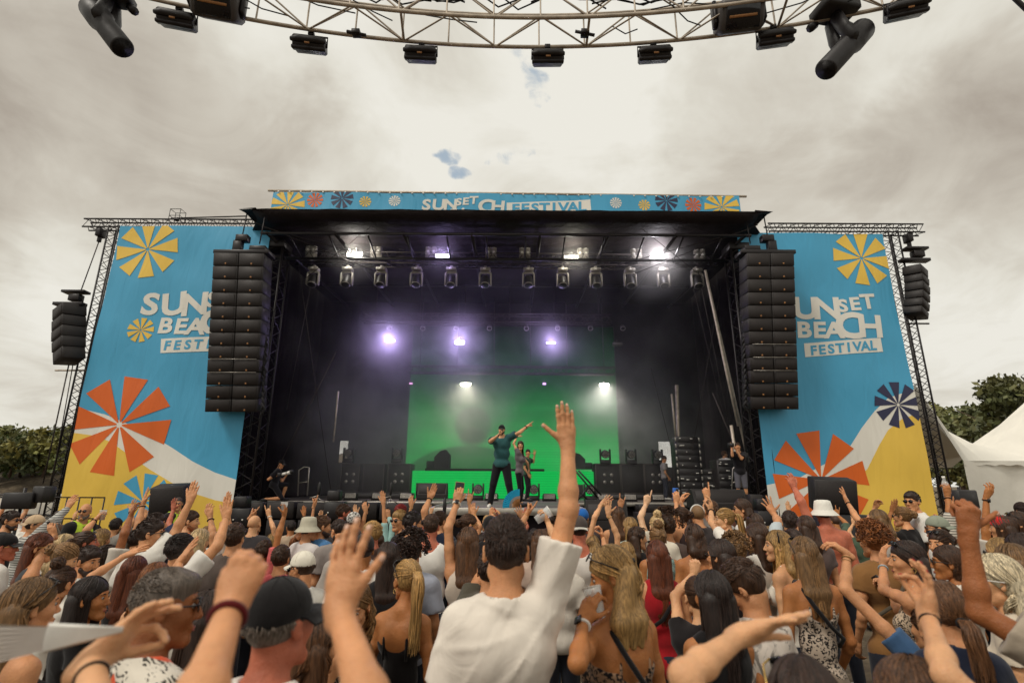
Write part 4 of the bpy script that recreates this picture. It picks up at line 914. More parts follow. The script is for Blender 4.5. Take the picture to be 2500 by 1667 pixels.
# drifting stage smoke, with dense puffs added round the strobes to shape their halos
def smoke():
    m = bpy.data.materials.new('smoke'); m.use_nodes = True; T = NT(m.node_tree); T.n.clear(); v = T.node('ShaderNodeVolumePrincipled'); o = T.node('ShaderNodeOutputMaterial'); T.link(v.outputs[0], o.inputs['Volume'])
    co = objco(T); n = T.noise(co, .55, 4, .6, .6); s = T.node('ShaderNodeSeparateXYZ'); T.link(co, s.inputs[0])
    C0 = np.array((-.1, 20.1, 5.9)); d = T.math('MULTIPLY', T.mrange(n.outputs[0], .40, .72, .25, 1), .034)
    for x, y, Y, r, k in ((866, 622, 17.4, 1.3, .42), (1395, 632, 17.4, 1.15, .36), (1600, 640, 17.4, 1.7, .60), (1081, 628, 17.4, 1.0, .34), (950, 838, 20.4, 2.2, .46), (1122, 842, 20.4, 1.9, .46), (1345, 842, 20.4, 1.5, .34), (1137, 1035, 21.4, 3.9, .24), (1480, 1035, 21.4, 3.8, .22), (900, 1075, 20.6, 4.0, .30), (1620, 1040, 21.0, 3.0, .16), (1180, 960, 21.5, 3.4, .07)):
        c = ap(x, y, Y)-C0; ds = T.vmath('LENGTH', T.vmath('SUBTRACT', co, tuple(c)).outputs[0]).outputs['Value']; d = T.math('ADD', d, T.math('MULTIPLY', T.math('MULTIPLY', T.mrange(ds, r, 0), k), T.mrange(n.outputs[0], .34, .66, .25, 1)))
    T.link(d, v.inputs['Density']); v.inputs['Color'].default_value = (.86, .83, .80, 1); v.inputs['Anisotropy'].default_value = .2
    MAT['smoke'] = m; m.cycles.homogeneous_volume = False
    q = MB(); q.box((0, 0, 0), (15.4, 7.2, 8.8), None, 0, .01); o_ = q.build('stage_smoke', 'smoke', None, smooth=False, loc=(-.1, 20.1, 5.9), kind='stuff', label='thin white smoke drifting inside the stage', category='smoke')
smoke()
# ---------------------------------------------------------------- overhead circular truss
def ring():
    h = 5.4; z0 = CAMZ+h; Rr = 14.74; cy = 1.021*h-Rr; cx = .035*h
    rt = thing('circular_truss', (cx, cy, z0), 'big beige circular truss ring overhead at the top edge', 'truss')
    a0, a1 = R(60), R(121); W = .44; H = .50; mod = .58
    def arc(r, z, n=90): return [(r*math.cos(a), r*math.sin(a), z) for a in np.linspace(a0, a1, n)]
    rs = [(Rr, 0), (Rr-W, 0), (Rr, H), (Rr-W, H)]; m = MB()
    for r, z in rs: m.tube(arc(r, z), .024, 8)
    m.build('chords', 'truss_alu', rt)
    m = MB(); N = int((a1-a0)*Rr/mod)
    P = lambda r, z, k: np.array((r*math.cos(a0+(a1-a0)*k/N), r*math.sin(a0+(a1-a0)*k/N), z))
    for k in range(N):
        e = k % 2 == 0
        for (r1, z1), (r2, z2) in (((Rr, 0), (Rr, H)), ((Rr-W, 0), (Rr-W, H)), ((Rr, H), (Rr-W, H)), ((Rr, 0), (Rr-W, 0))):
            A, B = (P(r1, z1, k), P(r2, z2, k+1)) if e else (P(r2, z2, k), P(r1, z1, k+1)); m.tube([A, B], .011, 6, cap=False)
            if z1 != z2: m.tube([P(r1, z1, k+.04), P(r2, z2, k+.04)], .011, 6, cap=False)
        if k % 4 == 0: m.tube([P(Rr, 0, k), P(Rr-W, 0, k)], .016, 6, cap=False); m.tube([P(Rr-W, 0, k), P(Rr, H, k)], .012, 6, cap=False)
    m.build('braces', 'truss_alu', rt)
    m = MB(); rr = random.Random(4)
    for k in range(26):
        u = rr.uniform(5, N-6); pts = [P(Rr-W*.5+rr.uniform(-.15, .15), H+.03-rr.uniform(0, .06), u+j*.6) for j in range(6)]; m.tube(pts, .011, 5)
    for k in range(12):
        u = rr.uniform(6, N-6); A = P(Rr-W*rr.random(), H*.1, u); B = P(Rr-W*rr.random(), H*.2, u+rr.uniform(.5, 1.6)); m.tube([A, (A+B)/2-(0, 0, rr.uniform(-.1, .12)), B], .008, 5)
    m.build('cables', 'rubber', rt)
    for px in (870, 1428):
        p = at(px, 82, 5.3); m = MB(); m.box(p-np.array((cx, cy, z0)), (.1, .1, .06)); m.tube([p-np.array((cx, cy, z0))+(-.12, 0, .03), p-np.array((cx, cy, z0))+(.12, 0, -.03)], .02, 6); m.build('clamp', 'black_metal', rt)
    # blinder floods hanging from the ring
    f0 = None
    for i, (x, y, rzd) in enumerate(((433, 50, 14), (757, 110, 8), (1028, 134, 3), (1337, 142, -1), (1597, 134, -5), (1891, 95, -11), (2210, 25, -17))):
        p = atz(x, y, z0-.17); lb = f'{WORDS[i]} black double-tube flood light from the left under the circular truss'
        if f0 is None:
            f0 = thing('hanging_flood_light', p, lb, 'stage light', 'black flood lights hanging from the circular truss', R(rzd)); 
            m = MB(); m.box((0, 0, 0), (.38, .22, .17), rotx(R(28)), 0, .02); m.box((0, -.03, -.085), (.4, .1, .05), rotx(R(28)), 0, .012); m.box((0, .0, .085), (.36, .06, .05), None, 0, .01); m.build('housing', 'black_metal', f0)
            m = MB(); m.tube([(-.21, -.1, -.03), (-.19, -.1, -.03), (-.12, -.115, -.028), (.12, -.115, -.028), (.19, -.1, -.03), (.21, -.1, -.03)], [.02, .03, .038, .038, .03, .02], 10); m.build('front_tube', 'black_plastic', f0)
            m = MB(); m.tube([(-.2, 0, -.02), (-.2, 0, .13), (.2, 0, .13), (.2, 0, -.02)], .012, 6); m.box((0, 0, .16), (.07, .07, .06)); m.build('bracket', 'black_metal', f0)
            m = MB(); m.box((0, -.135, -.095), (.06, .006, .02), rotx(R(28)), 0, .002); m.build('label_plate', 'wood', f0)
        else: dup(f0, p, lb, (0, 0, R(rzd)))
    # closed glass fronted boxes
    for i, (x, y, w, a) in enumerate(((532, 8, .5, 14), (1803, 40, .5, -9))):
        p = atz(x, y, z0+.05); c = thing('hanging_box_light', p, ['boxy dark light with glass front on the ring, upper left', 'boxy dark light with glass front on the ring, upper right'][i], 'stage light', 'boxy lights on the circular truss', R(a)); m = MB(); m.box((0, 0, 0), (w, .42, .36), rotx(R(40)), 0, .04); m.build('housing', 'dark_gray', c)
        q = rotx(R(40)); m = MB(); m.box(q@np.array((0, -.215, -.02)), (w*.76, .02, .27), q, 0, .02); m.build('glass_front', 'lens', c); m = MB(); m.box(q@np.array((0, -.23, -.02)), (w*.62, .01, .03), q, 0, .004); m.build('reflector', 'wood', c)
        for sx in (-1, 1): bxs((sx*w*.55, 0, .05), (.05, .14, .34), None, 0, .015).build('yoke_arm', 'black_metal', c)
    # beam heads
    for i, (A, B, base) in enumerate((((225, 22), (300, 118), (265, -2)), ((2105, 75), (2015, 172), (2040, 40)))):
        Yd = 5.0; a, b, bs = at(*A, Yd), at(*B, Yd-.15), at(*base, Yd+.02); c = thing('beam_head_light', bs, ['long tubular beam lamp pointing down at the upper left corner', 'long tubular beam lamp pointing down at the upper right'][i], 'stage light', 'tubular beam lamps on the circular truss')
        a, b = a-bs, b-bs; m = MB(); d = b-a; m.tube([a-d*.06, a, a+d*.3, a+d*.36, b-d*.02, b], [.10, .135, .14, .115, .118, .105], 20); m.tube([b, b-d*.05], [.105, .08], 16); m.build('lamp_tube', 'black_plastic', c)
        mid = a+d*.42; build_each([MB().tube([(0, dy, 0), mid*.5+(0, d2, 0), mid+(0, d3, 0)], [.09, .085, .07], 10, flat=.6) for dy, d2, d3 in ((0, -.05, -.13), (.1, .14, .12))], 'yoke_arm', 'black_plastic', c)
        m = MB(); m.box((0, 0, .07), (.46, .34, .14), rotz(R(10)), 0, .03); 
        for sx in (-1, 1): m.tube([(sx*.18, .12, .0), (sx*.26, .1, -.08)], .05, 8)
        m.build('base', 'black_plastic', c)
    m = MB(); A, B = at(2470, -10, 5.5), at(2510, 28, 5.5); m.tube([A+(A-B)*9, B+(B-A)*9], .03, 8); m.build('boom_pole', 'black_metal', label='dark straight pole crossing the top right corner', category='pole')
ring()
# ---------------------------------------------------------------- far setting
def tree(name, x, y, h, w, col, label, seed, n=2600, ls=.22, grp='trees beyond the site', base=None):
    rr = np.random.RandomState(seed); z0 = gz(y) if base is None else base; rt = thing(name, (x, y, z0), label, 'tree', grp)
    m = MB(); m.tube([(0, 0, 0), (.1, 0, h*.3), (.05, 0, h*.62)], [h*.03, h*.022, h*.008], 8)
    for k in range(7):
        a = rr.rand()*6.28; m.tube([(.05, 0, h*(.22+.05*k)), (math.cos(a)*w*.2, math.sin(a)*w*.2, h*(.42+.05*k)), (math.cos(a)*w*.36, math.sin(a)*w*.36, h*(.52+.05*k))], [h*.011, h*.007, h*.003], 6)
    m.build('trunk', 'bark', rt)
    nc = 26; C = []; 
    for k in range(nc):
        a = rr.rand()*6.28; u = rr.rand()**.6; zz = rr.rand(); rad = w*.5*math.sqrt(max(.05, 1-(2*zz-.85)**2*.75))*u; C.append((math.cos(a)*rad, math.sin(a)*rad*.8, h*(.22+.72*zz)))
    C = np.array(C); cr = w*(.10+.13*rr.rand(nc)); ci = rr.randint(0, nc, n); d = rr.randn(n, 3); d /= np.linalg.norm(d, axis=1)[:, None]; d *= (rr.rand(n)**.35)[:, None]
    P = C[ci]+d*cr[ci][:, None]*np.array((1, 1, .8)); u = rr.randn(n, 3); u /= np.linalg.norm(u, axis=1)[:, None]; v = np.cross(u, rr.randn(n, 3)); v /= np.linalg.norm(v, axis=1)[:, None]; s = ls*(.6+.8*rr.rand(n))[:, None]
    V = np.stack([P-u*s, P+v*s*.6, P+u*s, P-v*s*.6], 1).reshape(-1, 3); Q = np.arange(n*4).reshape(-1, 4); tn = np.repeat(.65+.7*rr.rand(n), 4)*np.repeat((.8+.35*rr.rand(nc))[ci], 4)
    m = MB(); m.add(V, Q, 0, tn); m.build('crown', 'leaf', rt, color=col); return rt
def far():
    # wooded bank on the left
    m = MB(); xs = np.linspace(-140, -22, 40); ys = (58, 66, 76, 92); hs = (0, 2.2, 4.5, 6.5); V = []
    for y, hh in zip(ys, hs):
        for x in xs: V.append((x, y, gz(50)+hh*(1+.25*math.sin(x*.21)+.12*math.sin(x*.7))))
    n = 40; Q = [[j*n+i, j*n+i+1, (j+1)*n+i+1, (j+1)*n+i] for j in range(3) for i in range(n-1)]; m.add(V, np.array(Q)); m.build('sandy_bank', 'ground', kind='structure')
    rr = random.Random(11); desc = ['dark green', 'dull olive', 'deep green', 'mossy green', 'grey green', 'yellowish green']; shp = ['rounded', 'broad', 'narrow', 'ragged', 'low spreading']
    k = 0
    for i, px in enumerate((-40, -8, 22, 48, 78, 104, 132, 160, 12, 60, 92, 140)):
        Y = 64+rr.uniform(-3, 12)+(8 if i > 7 else 0); b = at(px, 1165-(14 if i > 7 else 0), Y); tp = at(px, (1045+rr.uniform(-8, 14)) if i < 8 else 1100, Y); h = max(4, tp[2]-b[2])
        d = desc[i % 6]; tree('tree', b[0], Y, h, 6.5+rr.random()*2, lin(('4E5E30', '5A6438', '445830', '5E6A3A', '566040', '6A6E3A')[i % 6]), f'{d} {shp[i % 5]} tree, {WORDS[i]} of the wooded bank at left', 100+i, 2200, .3, 'trees on the left bank', b[2])
    for i, (px, top, Y, w, hue) in enumerate(((2290, 990, 60, 6, '767C4C'), (2345, 985, 58, 6, '70764C'), (2395, 1030, 64, 7, '687040'), (2440, 990, 46, 7, '565C38'), (2500, 935, 42, 8, '525834'), (2550, 915, 44, 8, '525834'))):
        b = at(px, 1172, Y); tp = at(px, top, Y); tree('tree', b[0], Y, tp[2]-gz(Y), w*1.1, lin(hue), ['thin pale tree seen over the left tent slope', 'loose crowned pale tree over the tent, next to the thin one', 'low green tree in the dip between the tent peaks', 'dark tree left of the tall one at the right edge', 'tall dark tree at the right edge above the tent', 'tall dark tree half out of the picture at the right'][i], 200+i, 2600, .26)
    # marquee: two tensioned peaks
    Y = 22.0; rt = thing('white_marquee', (0, 0, 0), 'white pagoda tent with swooping peaks on the right', 'tent'); m = MB()
    def sw(px, py): return at(px, py, Y)
    edge = [(2235, 940), (2262, 1012), (2300, 1045), (2360, 1078), (2432, 1097), (2470, 1070), (2500, 1030), (2530, 975), (2560, 930)]
    F = [sw(*p) for p in edge]; ez = sw(2400, 1130)[2]; V = []; n = len(F)
    for p in F: V.append(p)
    for p in F: V.append((p[0], Y-1.6, ez-.02*math.sin(p[0]*9)))
    for p in F: V.append((p[0], Y+6, ez))
    m.add(V, [np.array([[i, n+i, n+i+1, i+1] for i in range(n-1)]), np.array([[i, i+1, 2*n+i+1, 2*n+i] for i in range(n-1)])]); m.build('tent_roof', 'tent', rt)
    m = MB(); X = np.linspace(F[0][0], F[-1][0], 40); V = [(x, Y-1.62+.05*math.sin(x*2.2), z+(.06*abs(math.sin(x*6)) if z == ez-.18 else 0)) for z in (ez+.02, ez-.18) for x in X]; m.add(V, np.array([[i, 40+i, 41+i, i+1] for i in range(39)])); m.build('valance', 'tent', rt)
    m = MB(); V = [(x, Y-1.5+.08*math.sin(x*1.7)+.03*math.sin(x*5), z) for z in (ez, gz(22)) for x in X]; m.add(V, np.array([[i, 40+i, 41+i, i+1] for i in range(39)])); m.build('side_wall', 'tent', rt)
    # truck and railing on the left
    Y = 20; a, b = at(-60, 1285, Y), at(142, 1205, Y); rt = thing('white_truck_body', ((a[0]+b[0])/2, Y+1.2, gz(Y)), 'long pale truck trailer behind the railing at the left edge', 'trailer'); w = b[0]-a[0]; h = b[2]-gz(Y)
    m = MB(); m.box((0, 0, h*.62), (w, 2.4, h*.7), None, 0, .05); m.build('trailer_box', 'truck_white', rt); m = MB(); m.box((0, -1.22, h*.98), (w, .06, .08)); m.box((0, -1.22, h*.62), (w, .05, .06)); m.build('side_trim', 'dark_gray', rt)
    m = MB()
    for sx in (-.3, -.15, .3): m.lathe([(0, -.12), (.4, -.12), (.48, 0), (.4, .12), (0, .12)], (sx*w, -1.0, .5), rotx(R(90)), 18)
    m.build('wheel', 'rubber', rt)
    Y = 15; a, b = at(0, 1255, Y), at(160, 1245, Y); rt = thing('railing', ((a[0]+b[0])/2, Y, gz(Y)), 'dark metal railing in front of the pale trailer', 'railing'); w = b[0]-a[0]+2; h = a[2]-gz(Y)+.45; m = MB()
    for z in (h, h*.72, h*.5): m.tube([(-w/2, 0, z), (w/2, 0, z)], .02, 6)
    for k in range(12): m.tube([(-w/2+w*k/11, 0, 0), (-w/2+w*k/11, 0, h)], .018, 6)
    m.build('bars', 'black_metal', rt)
    # crowd barrier in the pit
    for i in range(9):
        x = -8.4+i*1.95+1; Y = 11.4; 
        if i == 0:
            b0 = thing('crowd_barrier', (x, Y, gz(Y)), 'metal crowd barrier panel before the stage, first from the left', 'barrier', 'crowd barrier panels before the stage'); m = MB(); m.tube([(-.9, 0, 0), (-.9, 0, 1.05), (.9, 0, 1.05), (.9, 0, 0)], .022, 8); m.tube([(-.9, 0, .15), (.9, 0, .15)], .018, 6)
            for k in range(12): m.tube([(-.75+k*.136, 0, .15), (-.75+k*.136, 0, 1.05)], .009, 5)
            m.build('panel_frame', 'silver', b0)
        else: dup(b0, (x, Y, gz(Y)), f'metal crowd barrier panel before the stage, {WORDS[i]} from the left')
far()
# ================================================================== PEOPLE
SKIN = dict(p=lin('D2966A'), l=lin('DCA67A'), t=lin('B27443'), b=lin('985C34'), r=lin('C06E52'), w=lin('E2B690'), k=lin('8A5433'))
HAIR = dict(black=lin('2A1F1B'), dark=lin('35241C'), brown=lin('432C1D'), lbrown=lin('5E3F28'), red=lin('66351F'), copper=lin('85502A'), dblond=lin('7E5E3C'), blond=lin('A88350'), pblond=lin('C4A87C'), silver=lin('CBBB9C'), grey=lin('6A5E54'), mohawk=lin('8A1F1C'), ginger=lin('8A4A22'))
#            mcp pip dip for index, middle, ring, little; then spread and thumb (direction, bend)
POSES = dict(
 open=(((4, 6, 4), (0, 5, 4), (4, 8, 5), (6, 10, 6)), 9, ((.86, .5, -.1), 8)),
 spread=(((0, 4, 2), (-4, 4, 3), (4, 10, 5), (8, 14, 8)), 15, ((.95, .3, -.15), 5)),
 flat=(((6, 4, 3), (4, 4, 3), (7, 5, 4), (10, 8, 5)), 1.5, ((.55, .82, -.2), 5)),
 tall=(((2, 4, 3), (0, 3, 3), (4, 5, 4), (7, 6, 4)), 1.0, ((.76, .66, -.05), 3)),
 wave=(((6, 10, 6), (2, 8, 5), (8, 14, 8), (14, 20, 10)), 8, ((.62, .78, -.12), 4)),
 relaxed=(((18, 26, 14), (22, 30, 16), (26, 34, 18), (30, 38, 20)), 5, ((.7, .62, -.4), 15)),
 thumbout=(((62, 85, 45), (66, 88, 48), (70, 90, 50), (74, 90, 50)), 0, ((.80, .62, .05), 4)),
 fist=(((72, 92, 50), (76, 95, 55), (78, 95, 55), (80, 92, 50)), 0, ((.35, .7, -.65), 40)),
 point=(((5, 6, 4), (68, 88, 50), (74, 92, 50), (78, 90, 50)), 2, ((.4, .75, -.55), 35)),
 horns=(((2, 5, 3), (70, 92, 50), (74, 92, 50), (4, 8, 4)), 6, ((.2, .75, -.65), 40)),
 grip=(((34, 52, 30), (36, 56, 30), (38, 58, 32), (40, 58, 32)), 3, ((.55, .6, -.75), 25)),
 pinch=(((50, 40, 20), (20, 24, 14), (14, 20, 12), (10, 16, 10)), 7, ((.5, .75, -.6), 25)),
 limp=(((40, 30, 15), (46, 30, 15), (48, 32, 15), (50, 30, 15)), 4, ((.6, .75, -.35), 12)))
FB = ((.031, .088, 0), (.0105, .093, .002), (-.0105, .089, .001), (-.030, .080, -.003)); FL = ((.043, .026, .021), (.047, .030, .022), (.043, .028, .021), (.034, .021, .018)); FR = (.0092, .0095, .0090, .0080)
def hand_prims(cap, M, O, s, pose, nails=None):
    W = lambda p: O + M@(np.array(p, float)*s)
    cap(W((0, -.03, 0)), W((0, .012, 0)), .0265*s, .026*s, .02)
    for i, (x, y, z) in enumerate(FB): cap(W((x*.55, .006, 0)), W((x, y-.008, z-.002)), .0155*s, .0125*s, .014)
    cap(W((.012, .035, -.004)), W((-.014, .05, -.004)), .0165*s, .0165*s, .02); cap(W((.016, .012, -.012)), W((.034, .045, -.010)), .0165*s, .013*s, .014)
    cur, spr, (td, tb) = POSES[pose]
    for i in range(4):
        p = np.array(FB[i]); a = 0; off = R(spr)*(1.35-.9*i); tips = []
        for j in range(3):
            a += R(cur[i][j]); d = np.array((math.sin(off)*math.cos(a), math.cos(off)*math.cos(a), -math.sin(a))); q = p+d*FL[i][j]
            r0 = FR[i]*(1.06-.09*j); cap(W(p), W(q), r0*s, r0*.9*s, .004 if j else .007); 
            if j < 2: cap(W(q+d*.001), W(q-d*.001), r0*1.03*s, r0*1.03*s, .004)
            p = q
        if nails is not None: nails.append((W(p-d*.004), M@np.array((math.cos(off), -math.sin(off), 0)), M@d, M@np.array((math.sin(off)*math.sin(a), math.cos(off)*math.sin(a), math.cos(a))), FR[i]*s*.8))
    d = nrm(td); p = np.array((.027, .028, -.008)); a = 0; n = nrm(np.cross(d, (0, 0, 1)))
    for j, L in enumerate((.042, .033, .026)):
        q = p+d*L; r0 = (.0135, .0108, .0095)[j]; cap(W(p), W(q), r0*s, r0*.9*s, .01 if j == 0 else .005); p = q
        t = R(tb); ax = np.array((0, 0, 1.)); d = nrm(d*math.cos(t)+np.cross(ax, d)*math.sin(t)+np.array((0, 0, -1))*math.sin(t)*.5)
    if nails is not None: nails.append((W(p-d*.004), M@nrm(np.cross(d, (.5, 0, .8))), M@d, M@nrm(np.array((.6, -.2, .75))), .008*s))
_ht = {}
def hand_template(pose, vox):
    if (pose, vox) not in _ht:
        S = SDF((-.075, -.05, -.11), (.13, .21, .04), vox); hand_prims(lambda a, b, ra, rb, k: S.cap(a, b, ra, rb, k), np.eye(3), np.zeros(3), 1.0, pose); mb = MB(); S.into(mb); _ht[(pose, vox)] = mb
    return _ht[(pose, vox)]
def head_prims(S, Rm, O, s, female, ears=True):
    W = lambda p: O+Rm@(np.array(p, float)*s); e = lambda c, r, k=.02, op='u', rot=None: S.ell(W(c), np.array(r)*s, Rm if rot is None else Rm@rot, k*s, op)
    c = lambda a, b, ra, rb=None, k=.012, op='u': S.cap(W(a), W(b), ra*s, (ra if rb is None else rb)*s, k*s, op)
    e((0, -.012, .03), (.073, .092, .086)); j = .93 if female else 1.0
    e((0, .03, -.028), (.058*j, .060, .082), .03); c((.044*j, .0, -.066), (.014, .066, -.103), .022*j, .019, .025); c((-.044*j, .0, -.066), (-.014, .066, -.103), .022*j, .019, .025); c((-.012, .074, -.100), (.012, .074, -.100), .016, None, .02)
    e((.038, .058, -.022), (.022, .026, .024), .02); e((-.038, .058, -.022), (.022, .026, .024), .02)
    c((-.034, .073, .030), (.034, .073, .030), .0115, None, .014)
    e((.031, .098, .010), (.016, .014, .011), .012, 's'); e((-.031, .098, .010), (.016, .014, .011), .012, 's')
    c((0, .086, .018), (0, .108, -.028), .007, .0105, .008); c((-.011, .098, -.033), (.011, .098, -.033), .0075, None, .006)
    c((-.018, .088, -.060), (.018, .088, -.060), .0068, None, .006); c((-.015, .087, -.071), (.015, .087, -.071), .0070, None, .006)
    if ears:
        for sx in (-1, 1): e((sx*.078, -.006, -.004), (.011, .019, .031), .006, 'u', rotz(R(-sx*22))); e((sx*.088, .002, -.002), (.008, .010, .017), .006, 's', rotz(R(-sx*22)))
_hd = {}
def head_template(female, vox):
    if (female, vox) not in _hd:
        S = SDF((-.11, -.13, -.14), (.11, .14, .14), vox); head_prims(S, np.eye(3), np.zeros(3), 1.0, female); mb = MB(); S.into(mb); _hd[(female, vox)] = mb
    return _hd[(female, vox)]
def on_ray(px, py, C, L, prefer=1):
    o = np.array([0, 0, CAMZ]); d = nrm(ray(px, py)); t0 = (C-o)@d; q = o+d*t0; m = np.linalg.norm(q-C)
    if m >= L: return q, m/L
    return o+d*(t0+prefer*math.sqrt(L*L-m*m)), 1.0
def ik(S, W, L1, L2, hint):
    d = W-S; D = np.linalg.norm(d); u = d/(D+1e-9); D = min(D, (L1+L2)*.995); a = (L1*L1-L2*L2+D*D)/(2*D); hh = math.sqrt(max(L1*L1-a*a, 0)); n = np.array(hint, float); n = n-u*(n@u); return S+u*a+nrm(n)*hh
PALM = dict(away=(0, 1, 0), cam=(0, -1, 0), left=(-1, 0, 0), right=(1, 0, 0), down=(0, .2, -1), up=(0, 0, 1), la=(-.7, .7, 0), ra=(.7, .7, 0), lc=(-.7, -.7, 0), rc=(.7, -.7, 0))
STATS = []
def hair_core(S, Rm, O, s, pad, female, cut=(-.005, .735), front=.08):
    S.ell(O+Rm@(np.array((0, -.014, .032))*s), np.array((.074+pad*(.4 if pad < .03 else 1), .093+pad*.8, .087+pad))*s, Rm, .01)
def face_cut(S, Rm, O, s, z0=-.012, sl=.80):
    n = np.array((0, sl, -1.0)); S.plane(O+Rm@(np.array((0, 0, z0))*s), Rm@nrm(n))
def person(px, py, d, label, face=0, pitch=0, roll=0, f=False, hair=('short', 'dark'), top=('tee', 'D8D2C8'), skin='p', L='down', Rr='down', body=None, acc=(), pants='2A2D38', lean=(0, 0), legs=None, group=None, kneel=False, ground=None, pad=None, beard=None, hs=1.0, sw=1.0, ears=True, zoff=0, wr=1.0):
    rng = np.random.RandomState(int(px*7+py*13) % 99991); style, hcol = hair[0], hair[1]; hL = hair[2] if len(hair) > 2 else .3
    hc = HAIR.get(hcol, None) or lin(hcol); sk = np.array(SKIN[skin])*(.94+.12*rng.rand()); g = gz(d) if ground is None else ground
    body = face*.6 if body is None else body
    pad = {'bald': .0, 'buzz': .004, 'short': .016, 'curly': .035, 'long': .014, 'pony': .012, 'bun': .012, 'hat': .02}.get(style, .014) if pad is None else pad
    T0 = at(px, py, d); hs = hs*(.93 if f else .97); O = T0-np.array((0, 0, (.118+pad)*hs)); h = T0[2]-g-pad; s = min(max(h/1.75, .88), 1.14) if not kneel else 1.0
    STATS.append((label[:40], round(h, 2)))
    near = d < 3.3; vox = min(max(.0026*d, .0075), .02); hv = .0055 if near else .009
    Rh = rotz(-R(face))@rotx(-R(pitch))@roty(R(roll)); Rb = rotz(-R(body))
    w = (.88 if f else 1.0)*s*sw; nb = O+np.array((lean[0]*.25, lean[1]*.25, 0))+Rb@np.array((0, -.035, -.175*hs))
    root = np.array((nb[0]+lean[0], nb[1]+lean[1], g+zoff)); rt = thing('person', root, label, 'person', group); rel = lambda p: np.asarray(p)-root
    O_, nb_ = O-root, nb-root; zs = nb_[2]-.045*s; up = np.array((0, 0, 1.))
    hipz = (.93*s) if not kneel else .5; pel = np.array((0, 0, hipz-.02)); ch = nb_*.62+pel*.38; ch = np.array((nb_[0]*.7, nb_[1]*.7, zs-.135*s)); be = np.array((nb_[0]*.35, nb_[1]*.35, (zs+hipz)/2-.06))
    TS = [('ell', ch+Rb@np.array((0, .0, .03)), (.158*w, .108*w, .15*s)), ('ell', ch+Rb@np.array((.07*w, -.02, .05)), (.08*w, .085*w, .12*s)), ('ell', ch+Rb@np.array((-.07*w, -.02, .05)), (.08*w, .085*w, .12*s)), ('ell', be, ((.122 if f else .145)*w, .098*w, .17*s)), ('ell', pel, ((.165 if f else .158)*w, .115*w, .12*s))]
    if f: TS += [('ell', ch+Rb@np.array((sx*.065, .085, -.03)), (.06, .05, .058)) for sx in (-1, 1)]
    TRAP = [('cap', nb_+Rb@np.array((sx*.02, -.01, .01)), nb_+Rb@np.array((sx*.135*w, .0, -.045*s)), .05*w, .042*w) for sx in (-1, 1)]
    arms = []
    for side, spec in ((-1, L), (1, Rr)):
        Sj = np.array((nb_[0], nb_[1], zs))+Rb@np.array((side*.168*w, .0, -.012)); L1, L2 = .285*s, .25*s
        if spec is None: continue
        pose, palm, nl, props = 'relaxed', None, None, None; st = 1.0
        if spec == 'down':
            E = Sj+Rb@np.array((side*.05, -.02, -.28*s)); Wp = E+Rb@np.array((-side*.02, .12, -.2*s)); hd = nrm(Wp-E+np.array((0, 0, -.05))); pn = Rb@np.array((-side, 0, 0)); pose = 'relaxed'
        elif spec == 'front':
            E = Sj+Rb@np.array((side*.05, .02, -.27*s)); Wp = E+Rb@np.array((-side*.1, .2, .08*s)); hd = nrm(Wp-E); pn = Rb@np.array((-side, 0, -.5)); pose = 'relaxed'
        else:
            up1 = spec.get('up', True)
            if up1: Sj = Sj+Rb@np.array((-side*.028, 0, .045*s))
            if 'e' in spec: E, r1 = on_ray(*spec['e'], Sj+root, L1, spec.get('pe', 1)); E = E-root; st = max(st, r1)
            tgt, r2 = on_ray(*spec['w'], (E if 'e' in spec else Sj)+root, L2 if 'e' in spec else min(spec.get('reach', .94), .99)*(L1+L2), spec.get('pw', 1)); Wp = tgt-root; st = max(st, r2)
            if 'e' not in spec: E = ik(Sj, Wp, L1, L2, Rb@np.array((side*1.0, -.35, -.25)))
            tipd = np.linalg.norm(Wp+root-np.array((0, 0, CAMZ))); tp = np.array((0, 0, CAMZ))+nrm(ray(*spec['t']))*(tipd+spec.get('dt', 0))-root; hd = nrm(tp-Wp)
            pose = spec.get('pose', 'open'); pn = PALM.get(spec.get('palm', 'away'), None); pn = np.array(pn if pn is not None else spec['palm'], float); nl = spec.get('nails')
        pn = nrm(pn-hd*(pn@hd)); z = -pn; x = np.cross(hd, z)*(-1 if side > 0 else 1); arms.append((side, Sj, E, Wp, np.stack([x, hd, z], 1), pose, nl, spec, st))
    aw = (.80 if f else 1.0)*s*wr
    def arm_prims(S, a, k=.02):
        side, Sj, E, Wp = a[:4]; m = E*.5+Sj*.5; f1 = E*.72+Wp*.28; th = min(a[8], 1.25)
        S.cap(Sj, m, .050*aw, .047*aw, .03); S.cap(m, E, .046*aw, .0395*aw, k); S.cap(E, f1, .0395*aw, .040*aw, k); S.cap(f1, Wp, .040*aw, .0265*aw, k)
    lo = np.array((-.36, -.36, hipz-.2)); hi = np.array((.36, .36, O_[2]+.16)); P = [O_, nb_, *[q for a in arms for q in (a[1], a[2], a[3])]]
    lo = np.minimum(lo, np.min(P, 0)-.08); hi = np.maximum(hi, np.max(P, 0)+.08); hi[2] = max(hi[2], O_[2]+.14)
    # ---- body, one mesh
    B = MB(); farm = d > 2.9; S = SDF(lo, hi, vox)
    for t in TS: S.ell(t[1], t[2], Rb, .03)
    for t in TRAP: S.cap(t[1], t[2], t[3], t[4], .04)
    S.cap(nb_+np.array((0, 0, -.05)), O_+Rh@np.array((0, -.022, -.055)), (.056 if not f else .046)*hs, (.055 if not f else .046)*hs, .035)
    for a in arms:
        S.ell(a[1]+Rb@np.array((-a[0]*.012, 0, -.01)), np.array((.056, .056, .062))*aw, Rb, .045)
        if farm: arm_prims(S, a)
        else: S.cap(a[1], a[1]*.5+a[2]*.5, .049*aw, .045*aw, .03)
